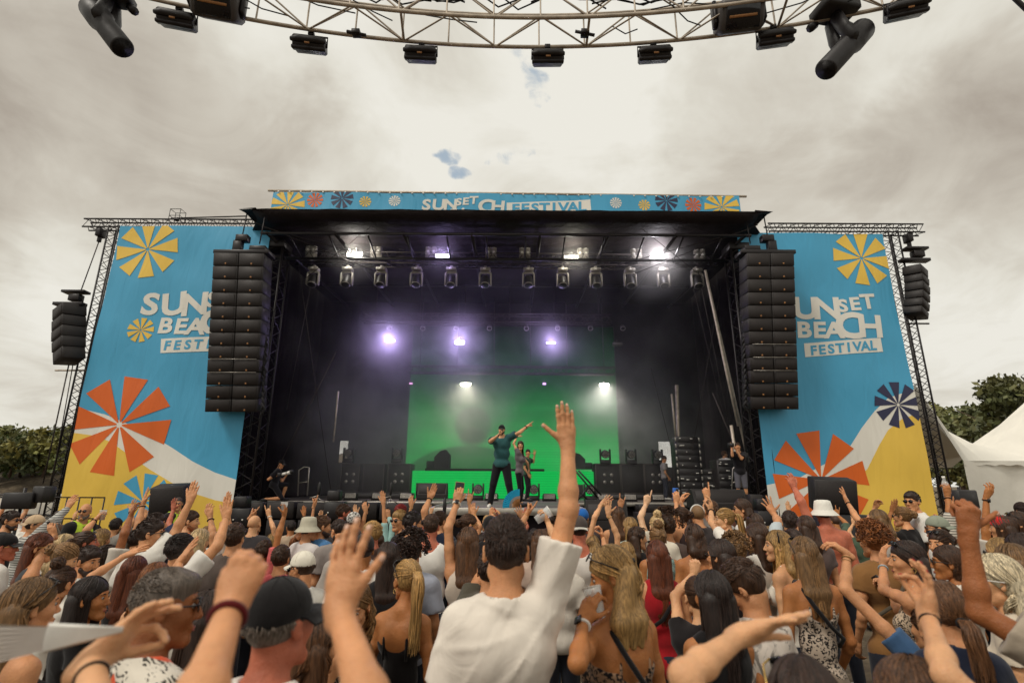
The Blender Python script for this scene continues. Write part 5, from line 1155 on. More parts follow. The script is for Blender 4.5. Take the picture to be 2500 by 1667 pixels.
    if near: head_prims(S, Rh, O_, hs, f, ears)
    S.into(B)
    if not near: M4 = np.eye(4); M4[:3, :3] = Rh*hs; M4[:3, 3] = O_; B.addmb(head_template(f, hv), M4)
    hsz = (.90 if f else 1.0)*s*wr; NL, NL2 = [], []
    for a in arms:
        nl = [] if a[6] or not farm else None; sz = hsz*(a[7].get('hsz', 1) if isinstance(a[7], dict) else 1)
        if farm:
            tm = hand_template(a[5], .0035 if d < 4.2 else .0055); M4 = np.eye(4); M4[:3, :3] = a[4]*sz; M4[:3, 3] = a[3]
            q = MB(); q.addmb(tm, M4)
            if np.linalg.det(a[4]) < 0: q.F = [F_[:, ::-1] for F_ in q.F]
            B.addmb(q)
            if nl is not None: hand_prims(lambda *k: None, a[4], a[3], sz, a[5], nl)
        else:
            pts = [a[1]*.4+a[2]*.6, a[2], a[3], a[3]+a[4][:, 1]*.19]; va = .0042 if d > 1.7 else .0034; lo2 = np.min(pts, 0)-.075; hi2 = np.max(pts, 0)+.075; A = SDF(lo2, hi2, va); arm_prims(A, a)
            hand_prims(lambda p, q, ra, rb, k: A.cap(p, q, ra, rb, k), a[4], a[3], sz, a[5], nl)
            if (hi2-lo2)[2] > 0: A.F[:, :, :1] = 1
            A.into(B)
        for c, xx, yy, zz, r in (nl or []):
            (NL if a[6] else NL2).append(MB().box(c+zz*r*.95, (r*1.5, r*1.9, r*.5), np.stack([xx, yy, zz], 1), 0, r*.2))
    # ---- legs
    LG = SDF((-.36, -.5 if kneel else -.3, -.02), (.36, .6 if kneel else .3, hipz+.12), .02); foot = []
    lg = legs or ((-.1*w, 0), (.1*w, .02))
    if kneel: LP = (((-.09, 0, hipz), (-.12, .36, .48), (-.12, .28, .09)), ((.09, 0, hipz), (.13, .28, .08), (.12, -.16, .06)))
    else: LP = tuple(((sx*.085*w, 0, hipz-.06), ((sx*.085*w+q[0])/2+.0, q[1]/2+.04, .49*s), (q[0], q[1]-.02, .09)) for sx, q in ((-1, lg[0]), (1, lg[1])))
    LPw = [[Rb@np.array(p, float) for p in l] for l in LP]
    for a_, k_, b_ in LPw:
        LG.cap(a_, k_, .082*w, .054*w, .03); LG.cap(k_, k_*.65+b_*.35, .052*w, .054*w); LG.cap(k_*.65+b_*.35, b_, .054*w, .036*w); ft = b_+Rb@np.array((0, .15, -.05)) if not (kneel and b_[2] < .08) else b_+Rb@np.array((0, -.1, -.02)); foot.append((b_, ft)); LG.cap(b_, ft, .038, .03)
    LG.into(B)
    bo = B.build('body', 'skin', rt, tuple(sk))
    build_each(NL, 'painted_nail', 'nail_red', bo); build_each(NL2, 'nail', 'nail', bo)
    # ---- trousers / skirt
    if pants:
        short = pants.startswith('s'); pc = pants.lstrip('s'); PS = SDF((-.36, -.5 if kneel else -.32, -.02), (.36, .6 if kneel else .32, hipz+.2), .018 if d < 9 and not legs else .014)
        PS.ell(pel, np.array((.168*w, .125*w, .12*s)), Rb, .03)
        for a_, k_, b_ in LPw:
            PS.cap(a_, k_, .095*w, .070*w, .03)
            if not short: PS.cap(k_, b_+np.array((0, 0, .02)), .068*w, .055*w, .02)
        PS.plane((0, 0, hipz+.07), (0, 0, 1)); m = MB(); PS.into(m); m.build('trousers' if not short else 'shorts', 'cloth', rt, lin(pc))
        sm_ = 'white_plastic' if rng.rand() < .5 else 'black_plastic'
        for b_, ft in foot: fd = nrm((ft-b_)*np.array((1, 1, 0))+1e-6); MB().tube([b_-fd*.05+np.array((0, 0, -.03)), b_+np.array((0, 0, -.02)), ft, ft+fd*.05-np.array((0, 0, .01))], [.035, .048, .042, .02], 8).build('shoe', sm_, rt)
    # ---- top
    kind, tc = top[0], top[1]; pat = top[2] if len(top) > 2 else 'cloth'; tcol = lin(tc)
    if kind != 'none':
        loose = {'tee': .02, 'shirt': .026, 'long': .02, 'tank': .012, 'strap': .009, 'vest': .02}.get(kind, .018)*(.7 if f else 1)
        v2 = max(vox, .009) if near else vox*1.05; C = SDF(lo-.03, hi*np.array((1, 1, 0))+np.array((.03, .03, nb_[2]+.45)) if any(a[2][2] > zs for a in arms) else np.array((hi[0]+.03, hi[1]+.03, nb_[2]+.12)), v2)
        for t in TS: C.ell(t[1], np.array(t[2])+loose, Rb, .035)
        if kind not in ('strap',):
            for t in TRAP: C.cap(t[1], t[2], t[3]+loose*.7, t[4]+loose*.8, .04)
        sl = {'tee': .68, 'shirt': .72, 'long': 1.9, 'vest': 0}.get(kind, 0)*(.62 if f and kind == 'tee' else 1)
        if sl:
            C2 = SDF(C.lo+2*v2, C.lo+(C.n-1)*v2-2*v2, v2)
            for a in arms:
                Sj, E, Wp = a[1], a[2], a[3]; ar = .052*aw+loose; C2.ell(Sj+Rb@np.array((-a[0]*.02, 0, -.005)), np.array((.062, .064, .064))*aw+loose*.9, Rb, .05)
                if sl < 1.2:
                    e2 = Sj+(E-Sj)*sl; ax = nrm(E-Sj); tmp = SDF(np.minimum(Sj, e2)-.14, np.maximum(Sj, e2)+.14, v2); tmp.lo = C2.lo+np.round((tmp.lo-C2.lo)/v2)*v2; tmp.ax = [(tmp.lo[i]+np.arange(tmp.n[i])*v2).astype(np.float32) for i in range(3)]
                    tmp.cap(Sj, e2+ax*.08, ar, ar+.014+.01*(not f), .0); tmp.plane(e2, ax)
                    i0 = np.round((tmp.lo-C2.lo)/v2).astype(int); a0 = np.maximum(i0, 0); a1 = np.minimum(i0+tmp.n, C2.n)
                    if (a1 > a0).all():
                        slc = tuple(slice(x_, y_) for x_, y_ in zip(a0, a1)); st_ = tuple(slice(x_, y_) for x_, y_ in zip(a0-i0, a1-i0)); C2.put(slc, tmp.F[st_], .03, 'u')
                else:
                    C2.cap(Sj, E, ar, ar-.012, .03); C2.cap(E, E*.15+Wp*.85, ar-.012, .040*aw, .02)
            C.F = (lambda A, D, k: np.minimum(A, D)-np.maximum(k-np.abs(A-D), 0)**2/(4*k))(C.F, C2.F[:C.n[0], :C.n[1], :C.n[2]], .045) if C2.F.shape == C.F.shape else np.minimum(C.F, C2.F[:C.n[0], :C.n[1], :C.n[2]])
        ph = rng.rand(4)*6; amp = (.0045 if not f else .003)*(.4 if near else 1); U = [a for a in arms if a[2][2] > zs+.02]
        def folds(X, Y, Z):
            q = amp*(np.sin(X*17+Z*11+3*np.sin(Z*7+ph[0])+ph[1])*np.sin(Y*9+Z*5+ph[2])+.6*np.sin(Z*34+4*np.sin(X*9+ph[3])+Y*12))
            for a in U:
                dx, dz = X-a[1][0], Z-a[1][2]; rr_ = np.sqrt(dx*dx+dz*dz)+.02; q = q+.003*np.sin(np.arctan2(dz, dx)*(6+rr_*10)+ph[1]+3*np.sin(rr_*9+Y*8))*np.exp(-(rr_-.19)**2/.012)
                if near: q = q-.006*np.clip(1-np.abs(np.sin(np.arctan2(dz, dx)*5.5+ph[0]+rr_*3))*2.6, 0, 1)*np.exp(-((rr_-.30)/.15)**2)
            if near: q = q-.0035*np.clip(1-np.abs(np.sin(Z*13+X*9*np.sin(ph[1])+2.2*np.sin(X*6+ph[2])+Y*4))*3.2, 0, 1)
            return q
        C.warp(folds)
        if kind in ('tank', 'strap'):
            for a in arms: C.cap(a[1]+Rb@np.array((a[0]*.06, 0, .03)), a[1]+Rb@np.array((a[0]*.05, 0, -.06)), .088*aw, .078*aw, .012, 's')
        if kind == 'strap': C.plane(np.array((nb_[0], nb_[1], zs-.10*s)), Rb@nrm((0, -.22, 1))); C.ell(ch+Rb@np.array((0, -.13, .06)), (.1, .07, .12), Rb, .01, 's')
        elif kind == 'tank': C.ell(nb_+np.array((0, 0, .01)), (.088*w, .10*w, .095), Rb, .012, 's')
        else: C.cap(nb_+np.array((0, 0, -.005))+Rb@np.array((0, .012, 0)), nb_+np.array((0, 0, .16)), .066*w+.004, .085*w, .006, 's')
        C.plane((0, 0, hipz-.10 if kind not in ('strap',) else hipz+.0), (0, 0, -1)); 
        if kind == 'vest': pass
        m = MB(); C.into(m)
        if kind == 'strap':
            for sx in (-1, 1): m.tube([rp for rp in (ch+Rb@np.array((sx*.07*w, .118*w, .03)), nb_+Rb@np.array((sx*.078*w, .045, -.03)), nb_+Rb@np.array((sx*.082*w, .0, .004+.022*w)), nb_+Rb@np.array((sx*.08*w, -.05, -.035)), ch+Rb@np.array((sx*.085*w, -.108*w, .04)), ch+Rb@np.array((sx*.085*w, -.108*w, -.06)))], .0065 if near else .009, 6)
        if kind == 'shirt': m.tube([nb_+Rb@np.array((math.sin(t)*.072*w, -math.cos(t)*.075*w+.012, .012+.02*math.cos(t))) for t in np.linspace(-2.5, 2.5, 14)], .016, 8, flat=1.7)
        nm = {'tee': 'tee_shirt', 'shirt': 'collared_shirt', 'long': 'long_sleeved_top', 'tank': 'tank_top', 'strap': 'strappy_top', 'vest': 'black_top'}[kind]
        if len(m.F): m.build(nm, pat if kind != 'strap' or len(top) > 2 else 'cloth', rt, tcol)
        if kind in ('tee', 'long') and near:
            m = MB(); m.tube([nb_+Rb@np.array((math.sin(t)*.070*w, -math.cos(t)*.072*w+.012, -.004+.014*math.cos(t)-(.03 if math.cos(t) < 0 else 0)*abs(math.cos(t)))) for t in np.linspace(0, 2*math.pi, 30)], .007, 6, cap=False); m.build('collar', 'cloth', rt, tcol)
    # ---- hair
    def HW(p): return O_+Rh@(np.array(p, float)*hs)
    det = 1.0 if d < 2.8 else (.5 if d < 4.5 else .28)
    if style != 'bald':
        H = MB(); hv2 = .006 if near else .009; V0 = SDF(O_-.17-np.array((0, 0, hL if style == 'long' else .02)), O_+.19, hv2)
        p2 = pad if style not in ('hat',) else .004
        hair_core(V0, Rh, O_, hs, p2 if style != 'curly' else .02, f)
        nz = rng.rand(3)*9
        if style in ('short', 'curly'):
            V0.ell(HW((0, .02, .075)), (.062, .07, .042), Rh, .02); am = .004 if style == 'short' else .010
            V0.warp(lambda X, Y, Z: am*np.sin(X*70+nz[0]+2*np.sin(Y*40))*np.sin(Y*55+nz[1])*np.sin(Z*60+nz[2]))
        long_ = style == 'long'
        face_cut(V0, Rh, O_, hs, *((-.03, .95) if (long_ or f) else (-.018, .80)))
        if style in ('short', 'buzz') and pad < .03: [V0.ell(HW((sx*.092, -.004, -.016)), np.array((.022, .024, .036))*hs, Rh, .006, 's') for sx in (-1, 1)]
        if not long_: V0.plane(HW((0, 0, -.062 if not f else -.055)), Rh@np.array((0, 0, -1.)))
        if long_ and hL > .12:
            bd = Rb@np.array((0, -1., 0)); sp = .045
            for sx in (-1, 0, 1): V0.cap(HW((sx*sp, -.065, -.01)), O_+Rb@np.array((sx*sp*1.05, -.105*w-.012, -.05-hL*.42)), .045, .035, .03); V0.cap(O_+Rb@np.array((sx*sp*1.05, -.105*w-.012, -.05-hL*.42)), O_+Rb@np.array((sx*sp*.9, -.128*w-.012, -.03-hL*.82)), .035, .012, .03)
        V0.into(H, 0, .75)
        Cc = np.array((0, -.014, .032)); rr3 = np.array((.074+p2*(.4 if p2 < .03 else 1), .093+p2*.8, .087+p2))+.002
        def scalp(az, th, q=0): # az 0 = back of the head
            return Cc+np.stack([rr3[0]*np.sin(th)*np.sin(az), -rr3[1]*np.sin(th)*np.cos(az), rr3[2]*np.cos(th)], -1)*(1+np.asarray(q)[..., None])
        if style in ('long', 'pony', 'bun'):
            n = int((1000 if long_ else 420)*det); r0 = .0022 if det == 1 else (.0036 if det == .5 else .0056); az = (rng.rand(n)*2-1)*R(162); th0 = R(4)+rng.rand(n)**.7*R(58); K = 15; tt = np.linspace(0, 1, K)
            wave = {'w': .018, 'c': .03}.get(hair[3] if len(hair) > 3 else '', .004)
            tie = HW((0, -.105, .055)) if style == 'pony' else HW((0, -.10, .05 if style == 'bun' else 0))
            if style == 'pony' and len(hair) > 3 and hair[3] == 'low': tie = HW((0, -.115, -.03))
            jit1 = rng.rand(n); jit2 = rng.rand(n)-.5; SW = .46 if len(hair) > 3 or rng.rand() < .25 else .26
            if long_:
                P = np.zeros((n, K, 3)); ks = 7
                for k in range(ks):
                    u = k/(ks-1); th = th0+(R(104)-th0)*u; a_ = az*(1-SW*u*np.clip((np.abs(az)-R(55))/R(60), 0, 1)); P[:, k] = (O_+(scalp(a_, th, .03*jit1)*hs)@Rh.T)
                sb = (scalp(az*(1-SW*np.clip((np.abs(az)-R(55))/R(60), 0, 1)), np.full(n, R(104)))*hs)@Rh.T; Ln = hL*(.80+.25*rng.rand(n)); out = (Rb@np.array((0, -1., 0)))
                for k in range(ks, K):
                    u = (k-ks+1)/(K-ks); bk = np.clip(np.cos(az), -.2, 1)[:, None]
                    P[:, k] = O_+sb*np.array((1, 1, 1))*(1-.10*u)+out*(.05*u*bk)+np.stack([wave*np.sin(u*9+jit1*1.2+az*3)+.008*jit2*u, wave*.5*np.cos(u*8+az*5), -Ln*u], -1)
                rad = r0*np.concatenate([np.linspace(.7, 1.2, ks), np.linspace(1.25, .35, K-ks)])
                if near: ms = rng.rand(n) < .07; ov = P-O_; ov[..., 2] = 0; ov /= np.linalg.norm(ov, axis=2, keepdims=True)+1e-6; P[ms] += (ov*(.020*rng.rand(n)[:, None, None]+.004)*tt[None, :, None])[ms]
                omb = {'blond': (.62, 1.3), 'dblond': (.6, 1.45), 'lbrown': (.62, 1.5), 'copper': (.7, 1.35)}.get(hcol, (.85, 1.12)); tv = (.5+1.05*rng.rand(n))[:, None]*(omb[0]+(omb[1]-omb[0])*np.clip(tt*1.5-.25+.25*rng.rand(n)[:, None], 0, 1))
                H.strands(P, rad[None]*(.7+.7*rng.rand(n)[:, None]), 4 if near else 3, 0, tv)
            else:
                P = np.zeros((n, 8, 3)); th1 = R(20)+rng.rand(n)*R(75); A = (O_+(scalp(az, th1, .01)*hs)@Rh.T)
                for k in range(8):
                    u = k/7; Q = A*(1-u)+tie*u; rel_ = (Q-O_)@Rh/hs-Cc; ln = np.sqrt(((rel_/rr3)**2).sum(1)); P[:, k] = O_+((Cc+rel_*np.maximum(1.015/np.maximum(ln, .3), 1)[:, None])*hs)@Rh.T if u < .95 else Q
                H.strands(P, np.full((n, 8), r0*.9), 4 if near else 3, 0, .65+.8*rng.rand(n))
                if style == 'pony':
                    n2 = int(170*det)+20; K = 12; P = np.zeros((n2, K, 3)); an = rng.rand(n2)*6.28; rd = .034*np.sqrt(rng.rand(n2)); bk = Rh@np.array((0, -1., 0)); bh = Rb@np.array((0, -1., 0)); sxv = Rb@np.array((1., 0, 0)); Ln = hL*(.75+.3*rng.rand(n2))
                    for k in range(K):
                        u = k/(K-1); arc = min(u*4, 1); P[:, k] = tie+bk*(.05*math.sin(arc*1.57))+bh*(.03*u)+np.array((0, 0, 1))*(.02*math.sin(arc*3.14))+(-Ln*max(0, u-.08))[:, None]*np.array((0, 0, 1))+(np.cos(an)*rd*(.4+min(u*3, 1)*.8*(1-.35*u)))[:, None]*sxv+(np.sin(an)*rd*(.4+min(u*3, 1)*.6))[:, None]*bh+(wave*np.sin(u*8+an))[:, None]*sxv
                    H.strands(P, (r0*1.1*np.linspace(1.1, .4, K))[None]*np.ones((n2, 1)), 4 if near else 3, 0, .65+.9*rng.rand(n2))
                    if near: q = MB(); q.tube([tie+Rh@np.array((math.cos(t)*.018, 0, math.sin(t)*.018)) for t in np.linspace(0, 6.3, 12)], .006, 6); q.build('hair_tie', 'rubber', rt)
                else:
                    bc = HW((0, -.125, .035)) if not (len(hair) > 3 and hair[3] == 'top') else HW((0, -.05, .15)); n2 = int(60*det)+16; K = 12; P = np.zeros((n2, K, 3))
                    for i in range(n2):
                        a = rng.rand()*6.28; ax = nrm(rng.randn(3)); u_ = nrm(np.cross(ax, (0, .3, 1))); v_ = np.cross(ax, u_); rr_ = .025+.018*rng.rand()
                        for k in range(K): t = a+k/(K-1)*4; P[i, k] = bc+(u_*math.cos(t)+v_*math.sin(t))*rr_+ax*.01*math.sin(3*t)
                    H.strands(P, np.full((n2, K), r0*1.3), 4, 0, .6+.9*rng.rand(n2)); q = SDF(bc-.06, bc+.06, .008); q.ell(bc, (.036, .034, .036), Rh); q.into(H, 0, .7)
        elif style in ('short', 'curly', 'hat'):
            n = int({'short': 1500, 'curly': 1100, 'hat': 160}[style]*det); az = (rng.rand(n)*2-1)*math.pi; th = rng.rand(n)**.6*R(100); front = np.abs(az) > R(100); th = np.where(front, th*.5, th); th = np.where((style == 'short') & (np.abs(np.abs(az)-R(88)) < R(24)), np.minimum(th, R(72)), th)
            if style == 'hat': th = R(90)+rng.rand(n)*R(14); az = az*.6
            A = scalp(az, th); N = (A-Cc)/rr3; N /= np.linalg.norm(N, axis=1)[:, None]
            if style != 'curly':
                fw = np.array((.25*(rng.rand()-.5), .9, -.1)); tg = np.where((np.cos(th) > .2)[:, None], fw, np.array((0, -.1, -1.)))+.13*rng.randn(n, 3); tg = tg-N*(tg*N).sum(1)[:, None]; tg /= np.linalg.norm(tg, axis=1)[:, None]; ln = ((hL if hL < .05 else .024) if style == 'short' else .012)*(.6+.8*rng.rand(n))[:, None]
                P = np.stack([A-N*.004, A+N*.003+tg*ln*.5, A+N*.0025*(1+rng.rand(n))[:, None]+tg*ln], 1); P = O_+(P*hs)@Rh.T; H.strands(P, np.array((.0017, .0017, .0006))[None]*(1.0 if near else 2.2)*np.ones((n, 1)), 4 if near else 3, 0, .55+.95*rng.rand(n))
            else:
                K = 9; t = np.linspace(0, 5.2, K); ax = rng.randn(n, 3); ax /= np.linalg.norm(ax, axis=1)[:, None]; u = np.cross(ax, N+.01); u /= np.linalg.norm(u, axis=1)[:, None]; v = np.cross(ax, u); cr = (.008+.009*rng.rand(n))
                cen = A+N*(.006+.022*rng.rand(n))[:, None]; P = cen[:, None]+(u[:, None]*np.cos(t)[None, :, None]+v[:, None]*np.sin(t)[None, :, None])*cr[:, None, None]+ax[:, None]*(t*.0022)[None, :, None]; P = O_+(P*hs)@Rh.T
                H.strands(P, np.full((n, K), .0024 if near else .004), 4 if near else 3, 0, .5+1.0*rng.rand(n))
        H.build('hair', 'stubble' if style == 'buzz' else 'hair', rt, hc)
    if beard:
        q = SDF(O_-.16, O_+.16, .007 if near else .009); W_ = HW; q.ell(W_((0, .052, -.085)), np.array((.05, .038, .042))*hs, Rh, .01); q.cap(W_((.052, .01, -.06)), W_((.02, .06, -.1)), .024, .024); q.cap(W_((-.052, .01, -.06)), W_((-.02, .06, -.1)), .024, .024); q.cap(W_((-.022, .088, -.052)), W_((.022, .088, -.052)), .007, .007); q.ell(W_((0, .100, -.065)), np.array((.017, .012, .008))*hs, Rh, .004, 's')
        q.warp(lambda X, Y, Z: .0025*np.sin(X*130)*np.sin(Z*120)); m = MB(); q.into(m); m.build('beard', 'stubble', rt, HAIR.get(beard))
    # ---- face details when it can be seen
    fd = Rh@np.array((0, 1., 0)); vd = nrm(-(O-np.array((0, 0, CAMZ))))
    if fd@vd > -.45 and d < 16:
        E_ = MB(); BR = MB(); q = Rh
        for sx in (-1, 1):
            c = HW((sx*.031, .0785, .009)); m = MB(); u = np.linspace(0, math.pi, 7); m.lathe([(.0086*hs*math.sin(t), .0086*hs*math.cos(t)) for t in u], c, None, 10); m.lathe([(0, .0015), (.0055, .001), (.006, -.001)], c+Rh@np.array((0, .0081*hs, 0)), Rh@rotx(R(-90)), 8, 1); m.build('eye', ['eye_white', 'iris'], rt)
            BR = MB(); BR.tube([HW((sx*.014, .0875, .0275)), HW((sx*.030, .0865, .0335)), HW((sx*.046, .0745, .0285))], [.0028, .0034, .0016], 6); BR.build('eyebrow', 'brow', rt)
        m = MB(); m.tube([HW((-.021, .0895, -.066)), HW((-.008, .0965, -.0625)), HW((.008, .0965, -.0625)), HW((.021, .0895, -.066))], [.001, .0036, .0036, .001], 6); m.tube([HW((-.019, .089, -.067)), HW((0, .0955, -.0715)), HW((.019, .089, -.067))], [.001, .0042, .001], 6); m.build('lips', 'lip', rt)
    # ---- things worn
    for a_ in acc:
        k, ar = a_[0], a_[1:]
        if k == 'shades':        # on the face or pushed up on the head
            col = ar[1] if len(ar) > 1 else 'shade_lens'; on = ar[0] == 'face'; m = MB(); fr = MB(); rx_ = rotx(R(0 if on else 52)); base = np.array((0, .098, .008)) if on else np.array((0, .062+pad*.6, .098+pad)); hw_ = .078 if on else .070+pad*.5
            for sx in (-1, 1):
                c = base+rx_@np.array((sx*.031, 0, 0)); m.tube([HW(c+rx_@np.array((0, .002, 0))), HW(c-rx_@np.array((0, .003, 0)))], .024*hs, 14, flat=.8)
                if k: fr.tube([HW(base+rx_@np.array((sx*.055, 0, .008))), HW(base+rx_@np.array((sx*hw_, -.02, .008))), HW((sx*(.080+pad*.7), -.012 if on else -.045, .012 if on else .03))], .0028, 6)
            fr.tube([HW(base+rx_@np.array((-.012, .002, .006))), HW(base+rx_@np.array((.012, .002, .006)))], .003, 6); o_ = m.build('sunglasses', col, rt); fr.build('frame', ar[2] if len(ar) > 2 else 'black_plastic', o_)
        elif k == 'glasses':
            fr = MB()
            for sx in (-1, 1): fr.tube([HW((sx*.031+.021*math.cos(t), .098, .008+.018*math.sin(t))) for t in np.linspace(0, 6.28, 12)], .0016, 5); fr.tube([HW((sx*.052, .096, .012)), HW((sx*.08, -.01, .012))], .002, 5)
            fr.build('glasses', 'gold', rt)
        elif k == 'cap':         # ar: colour, direction of the brim in degrees (0 forward)
            col, br = ar[0], R(ar[1] if len(ar) > 1 else 0); Q = Rh@rotz(br); q = SDF(O_-.2, O_+.25, .0065 if near else .01); q.ell(O_+Rh@(np.array((0, -.008, .040))*hs), np.array((.084, .104, .096))*hs, Rh, 0); q.plane(O_+Rh@(np.array((0, 0, .028))*hs), Rh@nrm(np.array((0, .12, -1.)))); m = MB(); q.into(m)
            for k3 in range(3): t_ = np.linspace(-1.35, 1.35, 15); m.tube([O_+Rh@((np.array((0, -.008, .040))+rotz(k3*math.pi/3)@np.array((.0845*math.sin(t), .0, .097*math.cos(t)))*np.array((1, 1.2, 1)))*hs) for t in t_], .0016, 5)
            b_ = m.build('cap', 'cloth', rt, lin(col)); V = []; n = 13
            for off in (0, -.005):
                for t in np.linspace(-1.15, 1.15, n):
                    i_ = np.array((.078*math.sin(t), .078*math.cos(t)+.004, .036+off)); o2 = np.array((.082*math.sin(t), .078*math.cos(t)+.012+.072*math.cos(t*1.1)**.5 if abs(t) < 1.4 else 0, .030+off-.028*math.sin(t)**2)); V += [i_, (i_+o2)/2+np.array((0, 0, .006)), o2]
            V = O_+(np.array(V)*hs)@Q.T; F_ = []
            for L_ in range(2):
                for i in range(n-1):
                    for j in range(2): q4 = [L_*n*3+i*3+j, L_*n*3+(i+1)*3+j, L_*n*3+(i+1)*3+j+1, L_*n*3+i*3+j+1]; F_.append(q4 if L_ else q4[::-1])
            for i in range(n-1): F_.append([i*3+2, (i+1)*3+2, n*3+(i+1)*3+2, n*3+i*3+2])
            m = MB(); m.add(V, np.array(F_)); m.build('brim', 'cloth', b_, lin(ar[2] if len(ar) > 2 else col))
        elif k == 'bucket':
            m = MB(); m.lathe([(.0, .150), (.05, .148), (.078, .138), (.088, .10), (.096, .045), (.10, .04), (.145, -.005), (.15, -.012), (.146, -.012), (.10, .032), (.094, .035)], O_+Rh@np.array((0, -.01, .0)), Rh, 28); m.build('bucket_hat', 'cloth', rt, lin(ar[0]))
        elif k == 'beanie':
            q = SDF(O_-.2, O_+.2, .008); q.ell(HW((0, -.012, .040)), np.array((.086, .106, .097))*hs, Rh, 0); q.plane(HW((0, 0, .012)), Rh@nrm(np.array((0, .25, -1.)))); m = MB(); q.into(m); m.build('head_scarf', ar[1] if len(ar) > 1 else 'cloth', rt, lin(ar[0]))
        elif k == 'band':
            m = MB(); m.tube([HW((.086*math.sin(t), -.012+.01, .03+.098*math.cos(t))) for t in np.linspace(-1.5, 1.5, 16)], .008, 6); m.build('hair_band', 'cloth', rt, lin(ar[0]))
        elif k == 'watch':       # on wrist: side, colour
            for A_ in arms:
                if A_[0] == ar[0]:
                    dr = nrm(A_[2]-A_[3]); c = A_[3]+dr*(.035 if len(ar) < 4 else ar[3]); Z_ = nrm(A_[4][:, 2]-dr*(A_[4][:, 2]@dr)); X_ = np.cross(dr, Z_); rw = .031*aw; wd = ar[2] if len(ar) > 2 else .011
                    m = MB()
                    for kk in range(1): m.tube([c+(X_*math.cos(t)*rw*1.08+Z_*math.sin(t)*rw*1.05) for t in np.linspace(0, 6.283, 22)], wd*.5, 6, cap=False)
                    o_ = m.build('bracelet' if wd < .01 else 'wrist_band', 'cloth', rt, lin(ar[1]))
                    if wd > .012: m = MB(); m.box(c+Z_*(rw+.006), (.032, .038, .010), np.stack([X_, dr, Z_], 1), 0, .003); m.build('watch_face', 'phone_glass', o_)
        elif k == 'strapbag':
            m = MB(); sd = ar[1] if len(ar) > 1 else 1; pts = [nb_+Rb@np.array((sd*.10*w, .03, .012)), nb_+Rb@np.array((sd*.095*w, -.06, -.03)), ch+Rb@np.array((sd*.06, -.128*w-.012, .07)), ch+Rb@np.array((-sd*.03, -.135*w-.012, -.05)), be+Rb@np.array((-sd*.13*w, -.09, .05)), be+Rb@np.array((-sd*.17*w, .02, -.02)), be+Rb@np.array((-sd*.1*w, .13, .05)), ch+Rb@np.array((0, .14*w, 0)), nb_+Rb@np.array((sd*.1*w, .06, -.02)), nb_+Rb@np.array((sd*.10*w, .03, .012))]
            m.tube(pts, .011 if near else .013, 8, flat=1.0); m.build('bag_strap', 'cloth', rt, lin(ar[0]))
        elif k == 'hivis':
            q = SDF(lo-.04, np.array((hi[0]+.04, hi[1]+.04, nb_[2]+.1)), vox)
            for t in TS: q.ell(t[1], np.array(t[2])+.03, Rb, .035)
            for t in TRAP: q.cap(t[1], t[2], t[3]+.02, t[4]+.02, .04)
            for A_ in arms: q.cap(A_[1]+Rb@np.array((A_[0]*.07, 0, .05)), A_[1]+Rb@np.array((A_[0]*.07, 0, -.1)), .085, .085, .01, 's')
            q.cap(nb_, nb_+np.array((0, 0, .2)), .08, .1, .01, 's'); q.cap(nb_+Rb@np.array((0, .16, -.05)), be+Rb@np.array((0, .16, -.1)), .075, .055, .01, 's'); q.plane((0, 0, hipz-.05), (0, 0, -1)); m = MB(); q.into(m); m.build('hi_vis_vest', 'hivis', rt)
        elif k == 'earring':
            for sx in (-1, 1): m = MB(); m.tube([HW((sx*.084+.0, -.004+.014*math.cos(t), -.05+.014*math.sin(t))) for t in np.linspace(0, 6.28, 14)], .0016, 6); m.build('earring', 'gold', rt)
        elif k == 'clip':
            m = MB(); m.box(HW((0, -.118, .035)), (.05, .02, .02), Rh, 0, .004); m.build('hair_clip', ar[0] if ar else 'black_plastic', rt)
        elif k == 'tattoo': pass
    ret = dict(root=rt, arms={a[0]: (a[3]+root, a[4], hsz) for a in arms}, O=O, Rh=Rh, nb=nb, Rb=Rb); return ret
def px_of(x, y, z):
    v = np.array((x, y, z-CAMZ)); k = v@FWD; return CX+F_PX*(v@RIGHT)/k, CY-F_PX*(v@UP)/k
